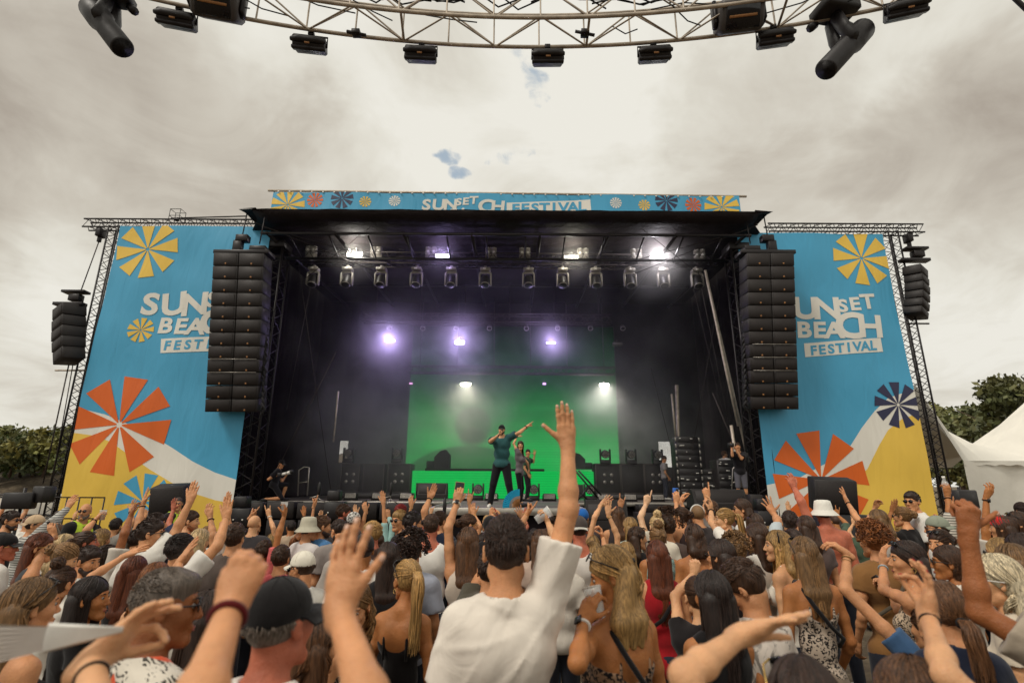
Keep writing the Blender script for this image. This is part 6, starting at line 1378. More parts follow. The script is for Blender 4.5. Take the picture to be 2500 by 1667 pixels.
# ---- things held
def held(P, side, kind, label, **kw):
    Wp, M, s = P['arms'][side]; G = Wp+M@(np.array(kw.get('off', (.012, .075, -.035)))*s); X, Y, Z = M[:, 0], M[:, 1], M[:, 2]
    if kind == 'phone':
        rt = thing('phone', G, label, 'phone', kw.get('group')); rot = np.stack([nrm(X), nrm(Y), nrm(np.cross(X, Y))], 1)
        if 'rot' in kw: rot = kw['rot']
        if np.linalg.det(rot) < 0: rot[:, 2] *= -1
        c = kw.get('case', 'black_plastic'); m = MB(); m.box((0, 0, 0), (.074, .150, .009), rot, 0, .004); m.build('case', c, rt)
        for sg in (-1, 1) if kw.get('both') else (kw.get('sg', 1),): m = MB(); m.box(rot[:, 2]*.0052*sg, (.068, .143, .0014), rot, 0, .0005); m.build('screen', 'phone_glass', rt)
        m = MB(); m.box(rot@np.array((.018, .05, -.006*kw.get('sg', 1))), (.03, .034, .003), rot, 0, .001); m.build('camera_bump', 'black_plastic', rt)
    elif kind == 'cup':
        rt = thing('plastic_cup', G, label, 'cup', kw.get('group')); tl = kw.get('axis', (0, 0, 1)); z = nrm(tl); x = nrm(np.cross(z, (0, 1, .01))); rot = np.stack([x, np.cross(z, x), z], 1); k_ = kw.get('sc', 1.0)
        m = MB(); m.lathe([(0, -.055), (.028, -.055), (.038, .06), (.0395, .062), (.037, .06), (.027, -.052), (0, -.052)], (0, 0, 0), rot*k_, 22); m.build('cup_wall', 'clear_plastic', rt); m = MB(); m.lathe([(.0375, .058), (.0405, .061), (.0385, .064)], (0, 0, 0), rot*k_, 22); m.build('rim', 'white_plastic', rt)
        if kw.get('beer'): m = MB(); m.lathe([(0, -.05), (.0265, -.05), (.031, .0), (0, .0)], (0, 0, 0), rot*k_, 18); m.build('drink', 'beer', rt)
    elif kind == 'bottle':
        rt = thing('bottle', G, label, 'bottle'); m = MB(); m.lathe([(0, -.1), (.032, -.1), (.033, .05), (.014, .1), (.014, .12), (0, .12)], (0, 0, 0), None, 18); m.build('bottle_body', 'clear_plastic', rt); m = MB(); m.lathe([(0, .135), (.016, .135), (.016, .115)], (0, 0, 0), None, 14); m.build('bottle_cap', 'white_plastic', rt)
    elif kind == 'mic':
        rt = thing('microphone', G, label, 'microphone'); d = nrm(kw['axis']); m = MB(); m.tube([-d*.11, d*.06], [.012, .019], 10); m.build('handle', 'black_plastic', rt); m = MB(); q = SDF(np.full(3, -.04)+d*.08, np.full(3, .04)+d*.08, .006); q.ell(d*.08, (.026, .026, .026)); q.into(m); m.build('head', 'dark_gray', rt)
    return rt
def folding_fan(p, u, v, Rad, col, a0, a1, label, blades=14, stick='wood'):
    """u,v unit axes of the fan plane, p the pivot"""
    rt = thing('folding_fan', p, label, 'fan'); n = np.cross(u, v); m = MB(); V = []; k = blades*2
    for i in range(k+1):
        a = R(a0+(a1-a0)*i/k); dz = n*(.006 if i % 2 else -.006); dr = u*math.cos(a)+v*math.sin(a); V += [dr*Rad*.45+dz*.5, dr*Rad+dz]
    m.add(V, np.array([[2*i, 2*i+1, 2*i+3, 2*i+2] for i in range(k)])); m.build('leaf', 'cloth', rt, lin(col), smooth=False); m = MB()
    for i in range(blades+1): a = R(a0+(a1-a0)*i/blades); dr = u*math.cos(a)+v*math.sin(a); m.tube([dr*.01, dr*Rad*.6], [.003, .005], 4)
    m.build('sticks', stick, rt); return rt
# ================================================================== THE CROWD
PLACED = []
def Pn(px, py, d, label, **k):
    d = d if d < 1.2 else d*(1.16 if d < 3.6 else 1.10 if d < 7.2 else 1.04); k.setdefault('group', 'festival crowd facing the stage'); P = person(px, py, d, label, **k); PLACED.append((px, py, d, P['root'].location.x, P['root'].location.y)); return P
A = lambda wx, wy, tx, ty, pose='flat', palm='away', **k: dict(w=(wx, wy), t=(tx, ty), pose=pose, palm=palm, **k)
def crowd_near():
    # ---- arms reaching in from beside the camera
    Pn(*px_of(-.64, .60, 1.69), .60, 'person below the frame with a black and red festival wristband raising a loose fist', skin='p', hair=('short', 'brown'), top=('tee', '3A3434'), Rr=dict(e=(455, 1800), w=(566, 1475), t=(634, 1310), pose='fist', palm=(-.2, .9, .2), pw=1), acc=(('watch', 1, '5A1214', .012, .03),), wr=.78)
    Pn(*px_of(.02, .76, 1.66), .76, 'person below the frame raising an open blurred left hand beside the black cap', skin='p', hair=('short', 'dark'), top=('tee', '2A2A30'), L=dict(e=(925, 1800), w=(828, 1484), t=(850, 1290), pose='wave', palm=(.25, .97, 0), pw=1), wr=.8)
    P = Pn(*px_of(-.94, .70, 1.62), .70, 'person below the frame holding a folded white fan at the lower left', f=True, skin='l', hair=('long', 'brown', .3), top=('tank', '2A2426'), Rr=dict(e=(232, 1790), w=(222, 1616), t=(312, 1530), pose='pinch', palm=(.6, -.2, -.5)), acc=(('watch', 1, '16100F', .006, .055),))
    p = at(316, 1534, 1.08); u = nrm(at(80, 1560, 1.02)-p); v = nrm(np.cross(u, (0, 1, 0))); folding_fan(p, u, -v, .205, 'E6DED6', -9, 9, 'half folded white paper fan in the hand at the lower left', 8, 'white_plastic')
    Pn(*px_of(.30, 1.02, 1.59), 1.02, 'person below the frame stretching a ringed right hand towards the leopard dress', f=True, skin='l', hair=('short', 'brown'), top=('tee', 'E0D8CC'), Rr=dict(e=(1672, 1650), w=(1812, 1548), t=(1935, 1500), pose='flat', palm=(.25, -.55, -.8), nails=None), wr=.92)
    Pn(*px_of(1.36, 1.18, 1.54), 1.18, 'person below the frame with red nails and a black cord bracelet raising a hand', f=True, skin='l', hair=('long', 'brown', .3), top=('tee', '2A2C38'), L=dict(e=(2312, 1650), w=(2266, 1506), t=(2272, 1392), pose='pinch', palm=(-.8, .3, .1), nails=True), acc=(('watch', -1, '141112', .006, .02),))
    Pn(2660, 1390, 1.65, 'tanned man off the right edge raising a big loose fist with thumb out', skin='b', hair=('short', 'dark'), top=('tee', 'A89A88'), L=dict(e=(2392, 1495), w=(2363, 1302), t=(2368, 1205), pose='thumbout', palm='away', hsz=1.1), wr=.96)
    # ---- front rows
    Pn(1236, 1257, 1.92, 'tall man in a white tee with arm straight up, seen from behind in the middle', hair=('short', 'dark'), top=('tee', 'E6DCCF'), skin='p', sw=1.0, hs=1.12, wr=.92, pad=.012, Rr=dict(e=(1388, 1243), w=(1386, 1088), t=(1378, 985), pose='tall', palm='away'))
    Pn(697, 1402, 1.42, 'man in a black cap and white tee seen from behind at lower left', face=24, pitch=-4, hair=('hat', 'grey'), top=('tee', 'DDD6CC'), skin='r', acc=(('cap', '151213', -34),), L='front', Rr='front')
    Pn(420, 1388, 1.62, 'balding man with grey buzz cut and sunglasses in a flamingo print shirt', face=62, pitch=4, hair=('short', 'grey', .004), pad=.002, top=('tee', 'D8CFC0', 'cloth_flower'), skin='b', acc=(('shades', 'face'),))
    Pn(92, 1409, 2.15, 'woman with long wavy dark blond hair and sunglasses on her head, lower left corner', f=True, face=35, hair=('long', 'dblond', .46, 'w'), top=('strap', '171314'), skin='p', acc=(('shades', 'head'),))
    Pn(520, 1440, 2.3, 'woman with long straight dark hair behind the raised fist', f=True, face=40, hair=('long', 'dark', .5), top=('tank', 'C8C0B4', 'cloth_stripe'), skin='t')
    Pn(232, 1407, 2.9, 'woman with black hair pulled back in profile behind the white fan', f=True, face=78, hair=('long', 'black', .45), top=('tee', '161314'), skin='t', L='front', Rr='front')
    P = Pn(1490, 1332, 2.1, 'tanned woman with half tied blond hair drinking from a cup, sunglasses on head', f=True, face=-80, body=-28, pitch=20, hair=('long', 'blond', .26, 'w'), top=('strap', '9A7A60', 'cloth_leopard'), skin='t', L=dict(e=(1410, 1618), w=(1424, 1516), t=(1446, 1450), pose='grip', palm='ra', up=False, pe=-1, pw=1), acc=(('shades', 'head'), ('clip',), ('strapbag', '151213', -1), ('watch', -1, 'E0DAD2', .014, .03), ('earring',)))
    held(P, -1, 'cup', 'clear plastic cup held to her mouth by the tanned blond woman', axis=(-.2, .3, 1), off=(0, .09, -.05))
    Pn(1732, 1391, 2.4, 'woman with straight black hair and bare shoulder in a black top', f=True, face=-10, hair=('long', 'black', .34), top=('tank', '141112'), skin='t')
    Pn(1812, 1363, 2.5, 'man with parted brown hair leaning his head down beside the black haired woman', face=-48, pitch=38, roll=-8, hair=('short', 'brown'), pad=.024, top=('tee', 'D8CCC0', 'cloth_smudge'), skin='p')
    Pn(1957, 1309, 3.2, 'woman in a leopard print strap dress with brown blond hair and black bag strap', f=True, hair=('long', 'dblond', .38), top=('strap', 'C9B7A4', 'cloth_leopard'), skin='t', pants='9B8A78', acc=(('shades', 'head'), ('strapbag', '161314', -1)))
    Pn(1952, 1603, 1.22, 'dark haired head with gold framed sunglasses pushed up at the bottom edge', f=True, face=12, pitch=12, hair=('long', 'dark', .3), top=('tee', '3A3030'), skin='p', acc=(('shades', 'head', 'phone_glass', 'gold'),))
    Pn(2262, 1475, 2.6, 'person in a blue denim shirt with bracelets, arm bent up over the leopard dress', f=True, face=-15, hair=('bun', 'brown'), top=('tee', '3C5A7E'), skin='p', L=dict(e=(2064, 1438), w=(2068, 1352), t=(2003, 1298), pose='limp', palm=(-.3, .2, -1), pe=-1, pw=1), acc=(('watch', -1, '8A6A3A', .007, .03), ('watch', -1, 'A8845A', .004, .05)), wr=1.05)
    Pn(2292, 1415, 2.15, 'woman with low brown ponytail in a navy top behind the red nailed hand', f=True, hair=('pony', 'lbrown', .22, 'low'), top=('tee', '1C2236'), skin='p', face=10)
    Pn(2210, 1598, 1.32, 'head of a woman with braided brown hair at the bottom right edge', f=True, face=-10, hair=('long', 'lbrown', .3, 'w'), top=('tee', '2A2C3A'), skin='p')
    Pn(2418, 1351, 2.4, 'woman with silver blond hair and white framed sunglasses in a ruffled beige top', f=True, face=-62, hair=('long', 'silver', .16, 'c'), pad=.022, top=('tee', 'CDBFAB'), skin='l', acc=(('shades', 'face', 'phone_glass', 'white_plastic'),))
    P = Pn(2205, 1319, 3.1, 'woman in profile with dark brown hair, hoop earring and sunglasses on her head', f=True, face=-72, body=-35, hair=('long', 'dark', .45), top=('strap', 'C4AE94', 'cloth_leopard'), skin='p', L=dict(e=(2158, 1440), w=(2156, 1378), t=(2151, 1320), pose='relaxed', palm='right', nails=True, up=False), Rr=dict(e=(2195, 1490), w=(2175, 1447), t=(2152, 1418), pose='grip', palm='left', up=False), acc=(('shades', 'head'), ('earring',), ('watch', -1, '9FB0B8', .012)))
    held(P, 1, 'phone', 'black phone held low by the woman with the hoop earring', off=(.0, .07, -.03))
    # ---- second rows
    P = Pn(996, 1364, 2.9, 'woman with blond ponytail and sunglasses on head in a black strap top', f=True, face=-38, body=12, hair=('pony', 'blond', .42), top=('strap', '151213'), skin='t', acc=(('shades', 'head'), ('earring',)))
    Pn(1007, 1296, 4.0, 'man with thick dark curly hair in a pale blue collared shirt', hair=('curly', 'dark'), pad=.05, top=('shirt', 'A9AEBD'), skin='p')
    P = Pn(1144, 1286, 3.8, 'woman with long streaked brown hair raising a phone with a scrunchie on her wrist', f=True, hair=('long', 'lbrown', .48), top=('tank', 'C8B8A8'), skin='p', L=dict(e=(1094, 1288), w=(1115, 1228), t=(1123, 1176), pose='grip', palm='away'), acc=(('watch', -1, 'E6DCCB', .02, .01),))
    held(P, -1, 'phone', 'brown cased phone held up over the crowd left of the singer', off=(0, .10, -.035), case='wood')
    Pn(1054, 1255, 4.9, 'man with cropped brown hair and red neck in a white tank top', hair=('short', 'brown'), pad=.008, top=('tank', 'E2DDD5'), skin='r')
    Pn(1010, 1248, 5.5, 'man with swept black hair and sunglasses looking right', face=60, hair=('short', 'black'), top=('tee', '2A2628'), skin='p', acc=(('shades', 'face'),), beard='dark')
    Pn(975, 1244, 6.1, 'man with curly blond hair and round sunglasses facing back to the crowd', face=-152, hair=('short', 'blond'), top=('tee', '1E1A1C'), skin='p', acc=(('shades', 'face'),))
    Pn(950, 1322, 3.7, 'woman with very long dark hair in a black jacket by the blond ponytail', f=True, face=-20, hair=('long', 'dark', .45), top=('long', '171415'), skin='p')
    Pn(890, 1300, 3.95, 'man in a loose white tee behind the blurred open hand', hair=('hat', 'dark'), face=-20, top=('tee', 'E0DBD2'), skin='t', acc=(('cap', '2A2626', 0),))
    Pn(870, 1420, 2.6, 'woman with tousled blond hair looking down between the open hand and ponytail', f=True, face=175, pitch=18, hair=('long', 'dblond', .42, 'c'), top=('strap', 'B8A48C', 'cloth_leopard'), skin='p')
    Pn(782, 1500, 2.1, 'woman with wavy light brown hair partly hidden by the black cap', f=True, face=20, hair=('long', 'lbrown', .4, 'c'), top=('tank', '1E1A1B'), skin='p')
    Pn(742, 1343, 3.9, 'man in a cream baseball cap and sunglasses looking left', face=-68, pitch=6, hair=('hat', 'brown'), top=('tee', 'D2CEC6'), skin='p', acc=(('cap', 'E2DBCB', 0), ('shades', 'face')))
    Pn(448, 1302, 3.9, 'man with black hair in a white tee raising his arm at left', face=25, hair=('short', 'black'), top=('tee', 'E2DDD5'), skin='p', Rr=dict(e=(531, 1332), w=(552, 1266), t=(556, 1220), pose='flat', palm='away'))
    Pn(375, 1266, 4.4, 'man with short dark hair and sunglasses, arm high, in a white tee at left', face=68, body=20, hair=('short', 'dark'), top=('tee', 'DAD5CC'), skin='p', acc=(('shades', 'face'),), Rr=dict(e=(428, 1300), w=(463, 1226), t=(477, 1176), pose='flat', palm='away'))
    P = Pn(107, 1301, 4.4, 'woman with long auburn hair and thin glasses in a grey tank top', f=True, face=72, hair=('long', 'red', .5), top=('tank', '44464A'), skin='p', acc=(('glasses',),), Rr=A(132, 1306, 122, 1282, 'grip', 'away', up=False))
    held(P, 1, 'phone', 'small grey compact camera held up by the auburn haired woman', case='gray_plastic', off=(0, .08, -.03))
    Pn(19, 1300, 4.8, 'man in a black cap and glasses in a white tee at the left edge', face=60, hair=('hat', 'dark'), top=('tee', 'E0DBD2'), skin='r', acc=(('cap', '1B1819', 0), ('glasses',)))
    Pn(165, 1325, 4.2, 'woman with ash blond twisted updo in a white top looking down', f=True, face=60, pitch=22, hair=('bun', 'dblond'), top=('tee', 'E4DED4'), skin='l')
    Pn(157, 1380, 3.3, 'woman with dark messy bun stretching a flat hand to the right', f=True, face=10, hair=('bun', 'brown', .2, 'top'), top=('tee', 'DDD6CA'), skin='p', Rr=dict(e=(224, 1408), w=(306, 1356), t=(371, 1326), pose='open', palm=(.1, .5, -.8)))
    Pn(222, 1332, 4.5, 'bearded man with short dark hair looking right below the raised hands', face=98, pitch=8, hair=('short', 'dark'), top=('tee', 'D4CFC6'), skin='p', beard='dark')
    Pn(335, 1356, 3.9, 'woman with long chestnut hair seen from behind at left', f=True, hair=('long', 'red', .5), top=('tank', '1E1A1B'), skin='p')
    Pn(388, 1372, 3.3, 'woman with wavy copper hair behind the buzz cut man', f=True, face=15, hair=('long', 'copper', .35, 'c'), top=('strap', 'E0DACE'), skin='l')
    Pn(430, 1425, 2.6, 'person hidden behind the buzz cut man holding up a flat clapping hand', f=True, hair=('bun', 'dark'), top=('tee', 'C8C0B4'), skin='p', Rr=dict(e=(440, 1440), w=(437, 1374), t=(472, 1322), pose='flat', palm='ra'))
    Pn(578, 1276, 4.6, 'man with thick dark brown hair seen from behind, above the fist', hair=('short', 'brown'), pad=.024, top=('tee', '5A4E48'), skin='p')
    Pn(1412, 1257, 4.6, 'man in a faded backwards cap and white tank top right of the tall arm', hair=('hat', 'dark'), top=('tank', 'DCD4CB'), skin='r', acc=(('cap', '4B423F', 180, 'D8D2C6'),), sw=1.05)
    Pn(1602, 1318, 3.8, 'woman with long chestnut hair in a red tank top, sunglasses on her head', f=True, hair=('long', 'red', .42), top=('tank', 'A01820'), skin='p', acc=(('shades', 'head'), ('strapbag', '171314', 1)))
    Pn(1604, 1284, 4.7, 'woman with blond bun in a teal flowered tank top', f=True, hair=('bun', 'dblond', .2, 'top'), top=('tank', '86A39C', 'cloth_flower'), skin='t')
    Pn(2122, 1276, 3.9, 'person with curly copper bob in a brown tee with a grey cross strap', f=True, face=-8, hair=('curly', 'copper'), top=('tee', '8A6238'), skin='p', acc=(('strapbag', '5C5346', 1),), sw=1.1)
    Pn(2306, 1330, 3.4, 'woman with short brown bob in sunglasses right of the hoop earring woman', f=True, face=-60, hair=('long', 'brown', .10), top=('tee', 'E0DACE'), skin='t', acc=(('shades', 'face'),))
    Pn(1755, 1315, 3.5, 'woman with dark hair and sunglasses bending towards the left, mid right', f=True, face=-42, hair=('long', 'dark', .3), top=('tank', '2A2224'), skin='p', acc=(('shades', 'face'),))
    Pn(1692, 1278, 4.5, 'woman with brown hair and bare back in a dark patterned halter', f=True, hair=('long', 'brown', .14), top=('strap', '8A7C78', 'cloth_leopard'), skin='t')
    Pn(1893, 1294, 4.1, 'smiling blond woman with black hairband in profile', f=True, face=-75, hair=('long', 'blond', .28), top=('strap', 'E4DDD0'), skin='l', acc=(('band', '161314'),))
    Pn(1843, 1275, 4.3, 'woman with long chestnut hair in a white blouse left of the smiling blonde', f=True, face=-28, hair=('long', 'brown', .42, 'w'), top=('tee', 'E2DCD2'), skin='p')
    Pn(1791, 1304, 4.1, 'person with tight blond curls in a white shirt', f=True, hair=('curly', 'dblond'), top=('tee', 'E0D8CC'), skin='p')
    Pn(1931, 1290, 4.6, 'woman with small dark bun left of the leopard dress', f=True, hair=('bun', 'dark'), top=('tank', '3A2A2A'), skin='p')
    Pn(1700, 1405, 2.9, 'person lifting a clenched fist behind the black haired woman', f=True, hair=('bun', 'brown'), top=('tee', '201C1D'), skin='l', L=A(1694, 1400, 1700, 1362, 'fist', 'away', up=False))
    Pn(1195, 1345, 3.3, 'man in an olive tee hidden behind the tall man, elbow bent up', hair=('short', 'dark'), top=('tee', '4C473B'), skin='p', L=dict(e=(1163, 1425), w=(1184, 1376), t=(1200, 1345), pose='relaxed', palm='right', up=False))
    for a in ((2482, 1300, 3.5, 'woman with long dark hair at the right edge looking left', ('long', 'dark', .4), -60, '1E1A1B'), (2462, 1326, 3.05, 'woman with long ash blond hair right of the tanned fist', ('long', 'dblond', .4), -20, '8A8074'), (2435, 1312, 3.9, 'blond woman with dark sunglasses behind the silver haired woman', ('long', 'blond', .35), -30, 'C8BEB0')):
        Pn(a[0], a[1], a[2], a[3], f=True, hair=a[4], face=a[5], top=('tee', a[6]), skin='p', acc=(('shades', 'face'),) if 'sunglasses' in a[3] else ())
def crowd_mid():
    D = lambda x, y, d, lb, face=0, hair=('short', 'dark'), top=('tee', '3A3434'), f=False, L='down', Rr='down', acc=(), skin='p', **k: Pn(x, y, d, lb, face=face, hair=hair, top=top, f=f, L=L, Rr=Rr, acc=acc, skin=skin, **k)
    D(32, 1246, 6.6, 'man with short dark hair, stubble and sunglasses at the far left', 80, acc=(('shades', 'face'),), top=('tee', '1C1818'), beard='dark')
    D(92, 1255, 6.2, 'man in a beige backwards cap and striped grey sleeves raising his arm', 65, ('hat', 'dark'), ('long', 'B8B6B0', 'cloth_stripe'), Rr=A(166, 1239, 184, 1208, 'relaxed'), acc=(('cap', 'C6AB8A', 180), ('shades', 'face')))
    D(162, 1303, 5.2, 'woman with straight platinum hair behind the twisted updo', 20, ('long', 'pblond', .3), ('tee', 'C8C0B4'), True)
    D(217, 1296, 5.0, 'red faced woman with brown hair and sunglasses on her head', 58, ('bun', 'brown'), ('tank', '2A2526'), True, skin='r', acc=(('shades', 'head'),), pitch=-8)
    D(252, 1290, 5.7, 'woman with wavy golden hair behind the bearded man', 10, ('long', 'blond', .25, 'c'), ('tee', '2A2628'), True)
    P = D(196, 1300, 6.0, 'person lifting a cup of beer before the yellow banner', 20, ('short', 'brown'), ('tee', 'C8C2B8'), Rr=dict(e=(211, 1293), w=(232, 1270), t=(252, 1242), pose='grip', palm='ra'), acc=(('watch', 1, '171314'),))
    held(P, 1, 'cup', 'plastic cup of beer held up at the left', beer=True, off=(0, .085, -.04))
    D(268, 1330, 4.8, 'tanned person reaching up with bare forearm before the speaker stack', 25, ('short', 'dark'), ('tee', 'CFC7BB'), skin='b', Rr=dict(e=(304, 1302), w=(318, 1262), t=(330, 1224), pose='relaxed', palm='ra'))
    D(345, 1290, 5.6, 'man in a dark olive tee with a watch, arm straight up beside the speaker stack', 45, ('short', 'dark'), ('tee', '564F45'), L=dict(e=(338, 1280), w=(349, 1229), t=(362, 1181), pose='flat', palm='ra'), acc=(('watch', -1, '151213'),))
    D(386, 1252, 5.9, 'man with wavy dark hair right behind the sunglasses man at left', 60, top=('tee', '2A2628'), beard='dark')
    D(469, 1246, 6.2, 'man with ginger beard in an orange football shirt', 75, ('short', 'brown'), ('tee', 'DC642C'), beard='copper', skin='l')
    D(492, 1290, 5.0, 'woman with long straight blond hair left of the watch arm', 10, ('long', 'pblond', .34), ('tee', 'D8D2C8'), True, skin='l')
    D(505, 1318, 5.3, 'person with black watch raising an open hand left of the fist', 0, ('short', 'brown'), ('tee', 'D2CBC0'), Rr=dict(e=(520, 1308), w=(513, 1262), t=(508, 1222), pose='relaxed', palm='away'), acc=(('watch', 1, '171314', .012),))
    D(545, 1290, 6.8, 'person stretching a thin hand up against the white banner stripe', 0, ('short', 'brown'), ('tee', 'B8A898'), Rr=A(555, 1232, 560, 1195, 'flat'))
    D(624, 1257, 6.5, 'bald man seen from behind above the raised fist', 0, ('bald', 'grey'), ('tee', '3A3638'), skin='l')
    D(598, 1290, 7.0, 'person pointing a finger right in front of the left tower', 10, ('short', 'dark'), ('tee', '6A4A44'), Rr=A(612, 1262, 636, 1241, 'point', 'left'))
    D(668, 1302, 6.6, 'person making horns with fingers, white band on the wrist', 0, ('long', 'blond', .2), ('tee', 'D8D0C4'), True, Rr=dict(e=(667, 1288), w=(657, 1258), t=(651, 1226), pose='horns', palm='away'), acc=(('watch', 1, 'E8E4DC', .012),), skin='l')
    P = D(648, 1318, 5.6, 'person holding an empty clear cup high before the bass cabinets', 0, ('short', 'brown'), ('tee', 'D86A68'), Rr=dict(e=(679, 1308), w=(694, 1258), t=(700, 1236), pose='grip', palm='left'), skin='t')
    held(P, 1, 'cup', 'empty clear plastic cup raised below the kneeling photographer', off=(0, .09, -.03))
    D(757, 1264, 5.8, 'man in a pale bucket hat and white tee with black cross strap', 55, ('hat', 'brown'), ('tee', 'D8D0CC'), acc=(('bucket', 'C2BCA8'), ('strapbag', '171415', -1)))
    D(790, 1258, 5.9, 'bearded man with slicked brown hair in a denim blue shirt', 62, ('short', 'lbrown'), ('tee', '4877A6'), beard='dark')
    D(735, 1300, 7.4, 'woman with red ponytail pointing up beside the bucket hat', 20, ('pony', 'copper', .2), ('tank', '2A2526'), True, Rr=A(767, 1234, 783, 1202, 'point', 'left'))
    D(690, 1330, 4.9, 'person in a coral pink tee behind the cream cap', 0, ('short', 'brown'), ('tee', 'DE6468'))
    D(842, 1230, 7.6, 'man with faded undercut and beard before the stage edge', 68, ('short', 'brown'), ('tee', '3A3436'), beard='brown', skin='r')
    D(866, 1248, 6.9, 'person wearing a black and white patterned head scarf', 30, ('hat', 'dark'), ('tee', '2A2426'), acc=(('beanie', 'DAD6CE', 'cloth_leopard'),))
    D(829, 1268, 5.6, 'man with skin fade and dark beard looking down', -50, ('short', 'dark'), ('tee', '8E8580'), beard='dark', pitch=24, pad=.008)
    D(862, 1284, 4.7, 'man in a dark grey cap and grey tee turned left', -35, ('hat', 'dark'), ('tee', 'A0978F'), acc=(('cap', '45403F', 0),))
    D(909, 1272, 5.2, 'man with blond quiff and gold glasses in a brown tee', -70, ('short', 'blond'), ('tee', '4A342D'), acc=(('glasses',),), skin='r')
    P = D(905, 1300, 7.4, 'person filming with a black phone left of centre', 0, ('short', 'dark'), ('tee', '4A4448'), L=A(893, 1247, 886, 1222, 'grip')); held(P, -1, 'phone', 'black phone filming the stage, left of the first floor monitor')
    P = D(932, 1300, 6.8, 'person in pale mint sleeves holding a phone upright', 0, ('long', 'brown', .2), ('long', 'A6CCC6'), True, Rr=dict(w=(949, 1262), t=(944, 1238), pose='grip', palm='away', e=(958, 1285))); held(P, 1, 'phone', 'upright phone with lit dark screen above the blond quiff', both=True)
    D(922, 1310, 7.2, 'person raising one hand with fingers together left of the mohawk', 0, ('short', 'brown'), ('long', 'A6CCC6'), Rr=A(936, 1228, 934, 1204))
    D(980, 1230, 7.5, 'person with a shaved head and dyed red mohawk', 20, ('short', 'mohawk'), ('tee', '2A2426'), pad=.01)
    D(1012, 1290, 7.4, 'person with gold bracelet raising a cupped hand near the mohawk', 0, ('long', 'brown', .2), ('tee', '4A3A3A'), True, L=A(1004, 1234, 1002, 1212, 'relaxed'), acc=(('watch', -1, 'D9B36A', .006),))
    D(1076, 1247, 6.3, 'man with brown hair in navy raising a hand with wristwatch', 40, ('short', 'brown'), ('tee', '1E2638'), L=dict(e=(1036, 1248), w=(1049, 1217), t=(1061, 1190), pose='flat', palm='cam'), acc=(('watch', -1, '17191C', .013), ('shades', 'face')))
    D(1146, 1254, 5.4, 'woman with pinned brown hair and clear glasses behind the phone arm', 70, ('bun', 'brown'), ('tee', '2A2426'), True, acc=(('glasses',),))
    D(1198, 1257, 5.3, 'person in a black knit beanie left of the tall man', 0, ('hat', 'dark'), ('tee', '1B1819'), acc=(('beanie', '181516'),))
    D(1180, 1300, 5.9, 'person with red painted nails and gold bangle raising a hand', 0, ('long', 'dark', .2), ('tank', '3A2C2C'), True, L=dict(e=(1171, 1284), w=(1157, 1256), t=(1152, 1228), pose='relaxed', palm='away', nails=True), acc=(('watch', -1, 'D9B36A', .006),))
    D(1130, 1296, 6.9, 'person showing horn fingers below the singer', 0, ('short', 'brown'), ('tee', '8A8078'), Rr=A(1146, 1224, 1150, 1199, 'horns'))
    P = D(1240, 1300, 5.8, 'person filming the singer with a red cased phone', 0, ('long', 'brown', .2), ('tank', '6A3A3A'), True, L=dict(e=(1238, 1290), w=(1224, 1264), t=(1213, 1238), pose='grip', palm='left')); held(P, -1, 'phone', 'phone with red case filming the singer', case='red_plastic', both=True)
    D(1290, 1300, 6.2, 'person holding a cyan folding fan below the stage performers', 0, ('long', 'dark', .2), ('tee', '2A2628'), True, L=A(1273, 1263, 1262, 1236, 'spread'))
    p = at(1268, 1236, 6.7); folding_fan(p, np.array((1., 0, 0)), np.array((0, 0, 1.)), .205, '1E9CC4', 88, 186, 'open cyan folding fan held up in front of the stage')
    D(1222, 1320, 4.7, 'person pointing a long finger to the right above the tall man', 0, ('short', 'brown'), ('tee', 'C8BCAE'), Rr=dict(e=(1266, 1292), w=(1286, 1256), t=(1330, 1206), pose='point', palm='left'), acc=(('watch', 1, 'B89050', .004),))
    P = D(1362, 1318, 4.5, 'person lifting a big empty beaker beside the tall arm', 0, ('short', 'dark'), ('tee', 'D8CFC2'), L=dict(e=(1352, 1310), w=(1338, 1275), t=(1330, 1246), pose='grip', palm='left'), skin='l'); held(P, -1, 'cup', 'large empty clear beaker beside the raised forearm', axis=(.9, 0, .6), sc=1.35)
    D(1319, 1292, 4.5, 'woman with light brown hair between the tall man and his raised arm', 0, ('long', 'lbrown', .3), ('tee', 'B8A090'), True)
    D(1422, 1240, 7.4, 'person with a bright blue head scarf', 0, ('hat', 'dark'), ('tee', '4A4040'), acc=(('beanie', '2468B8'),))
    D(1528, 1322, 5.2, 'woman with gold bracelets and red nails holding both hands high', 0, ('long', 'blond', .25), ('tee', 'D8CDBE'), True, L=dict(e=(1507, 1308), w=(1485, 1254), t=(1483, 1199), pose='open', palm='away', nails=True), acc=(('watch', -1, 'D9B36A', .006),), skin='l')
    D(1445, 1305, 5.6, 'woman bending one bare arm over her head left of the red nails', 0, ('long', 'blond', .25, 'c'), ('tank', 'CFC4B4'), True, L=dict(e=(1452, 1262), w=(1468, 1232), t=(1490, 1212), pose='open', palm='away'), skin='l')
    D(1448, 1322, 4.6, 'woman with wavy streaked blond hair raising a curled hand', 0, ('long', 'blond', .3, 'c'), ('tee', '9A8C7C'), True, Rr=dict(e=(1478, 1345), w=(1472, 1312), t=(1463, 1270), pose='grip', palm='left'))
    D(1508, 1236, 6.6, 'woman with very long brown hair making horns', 0, ('long', 'lbrown', .45), ('tank', '3A3232'), True, Rr=dict(e=(1506, 1268), w=(1515, 1237), t=(1521, 1206), pose='horns', palm='away'), acc=(('watch', 1, '6A3A2A', .007),))
    D(1537, 1262, 5.9, 'woman with shoulder length blond hair right of the horns', -15, ('long', 'blond', .18), ('tee', 'BFD0C4', 'cloth_flower'), True)
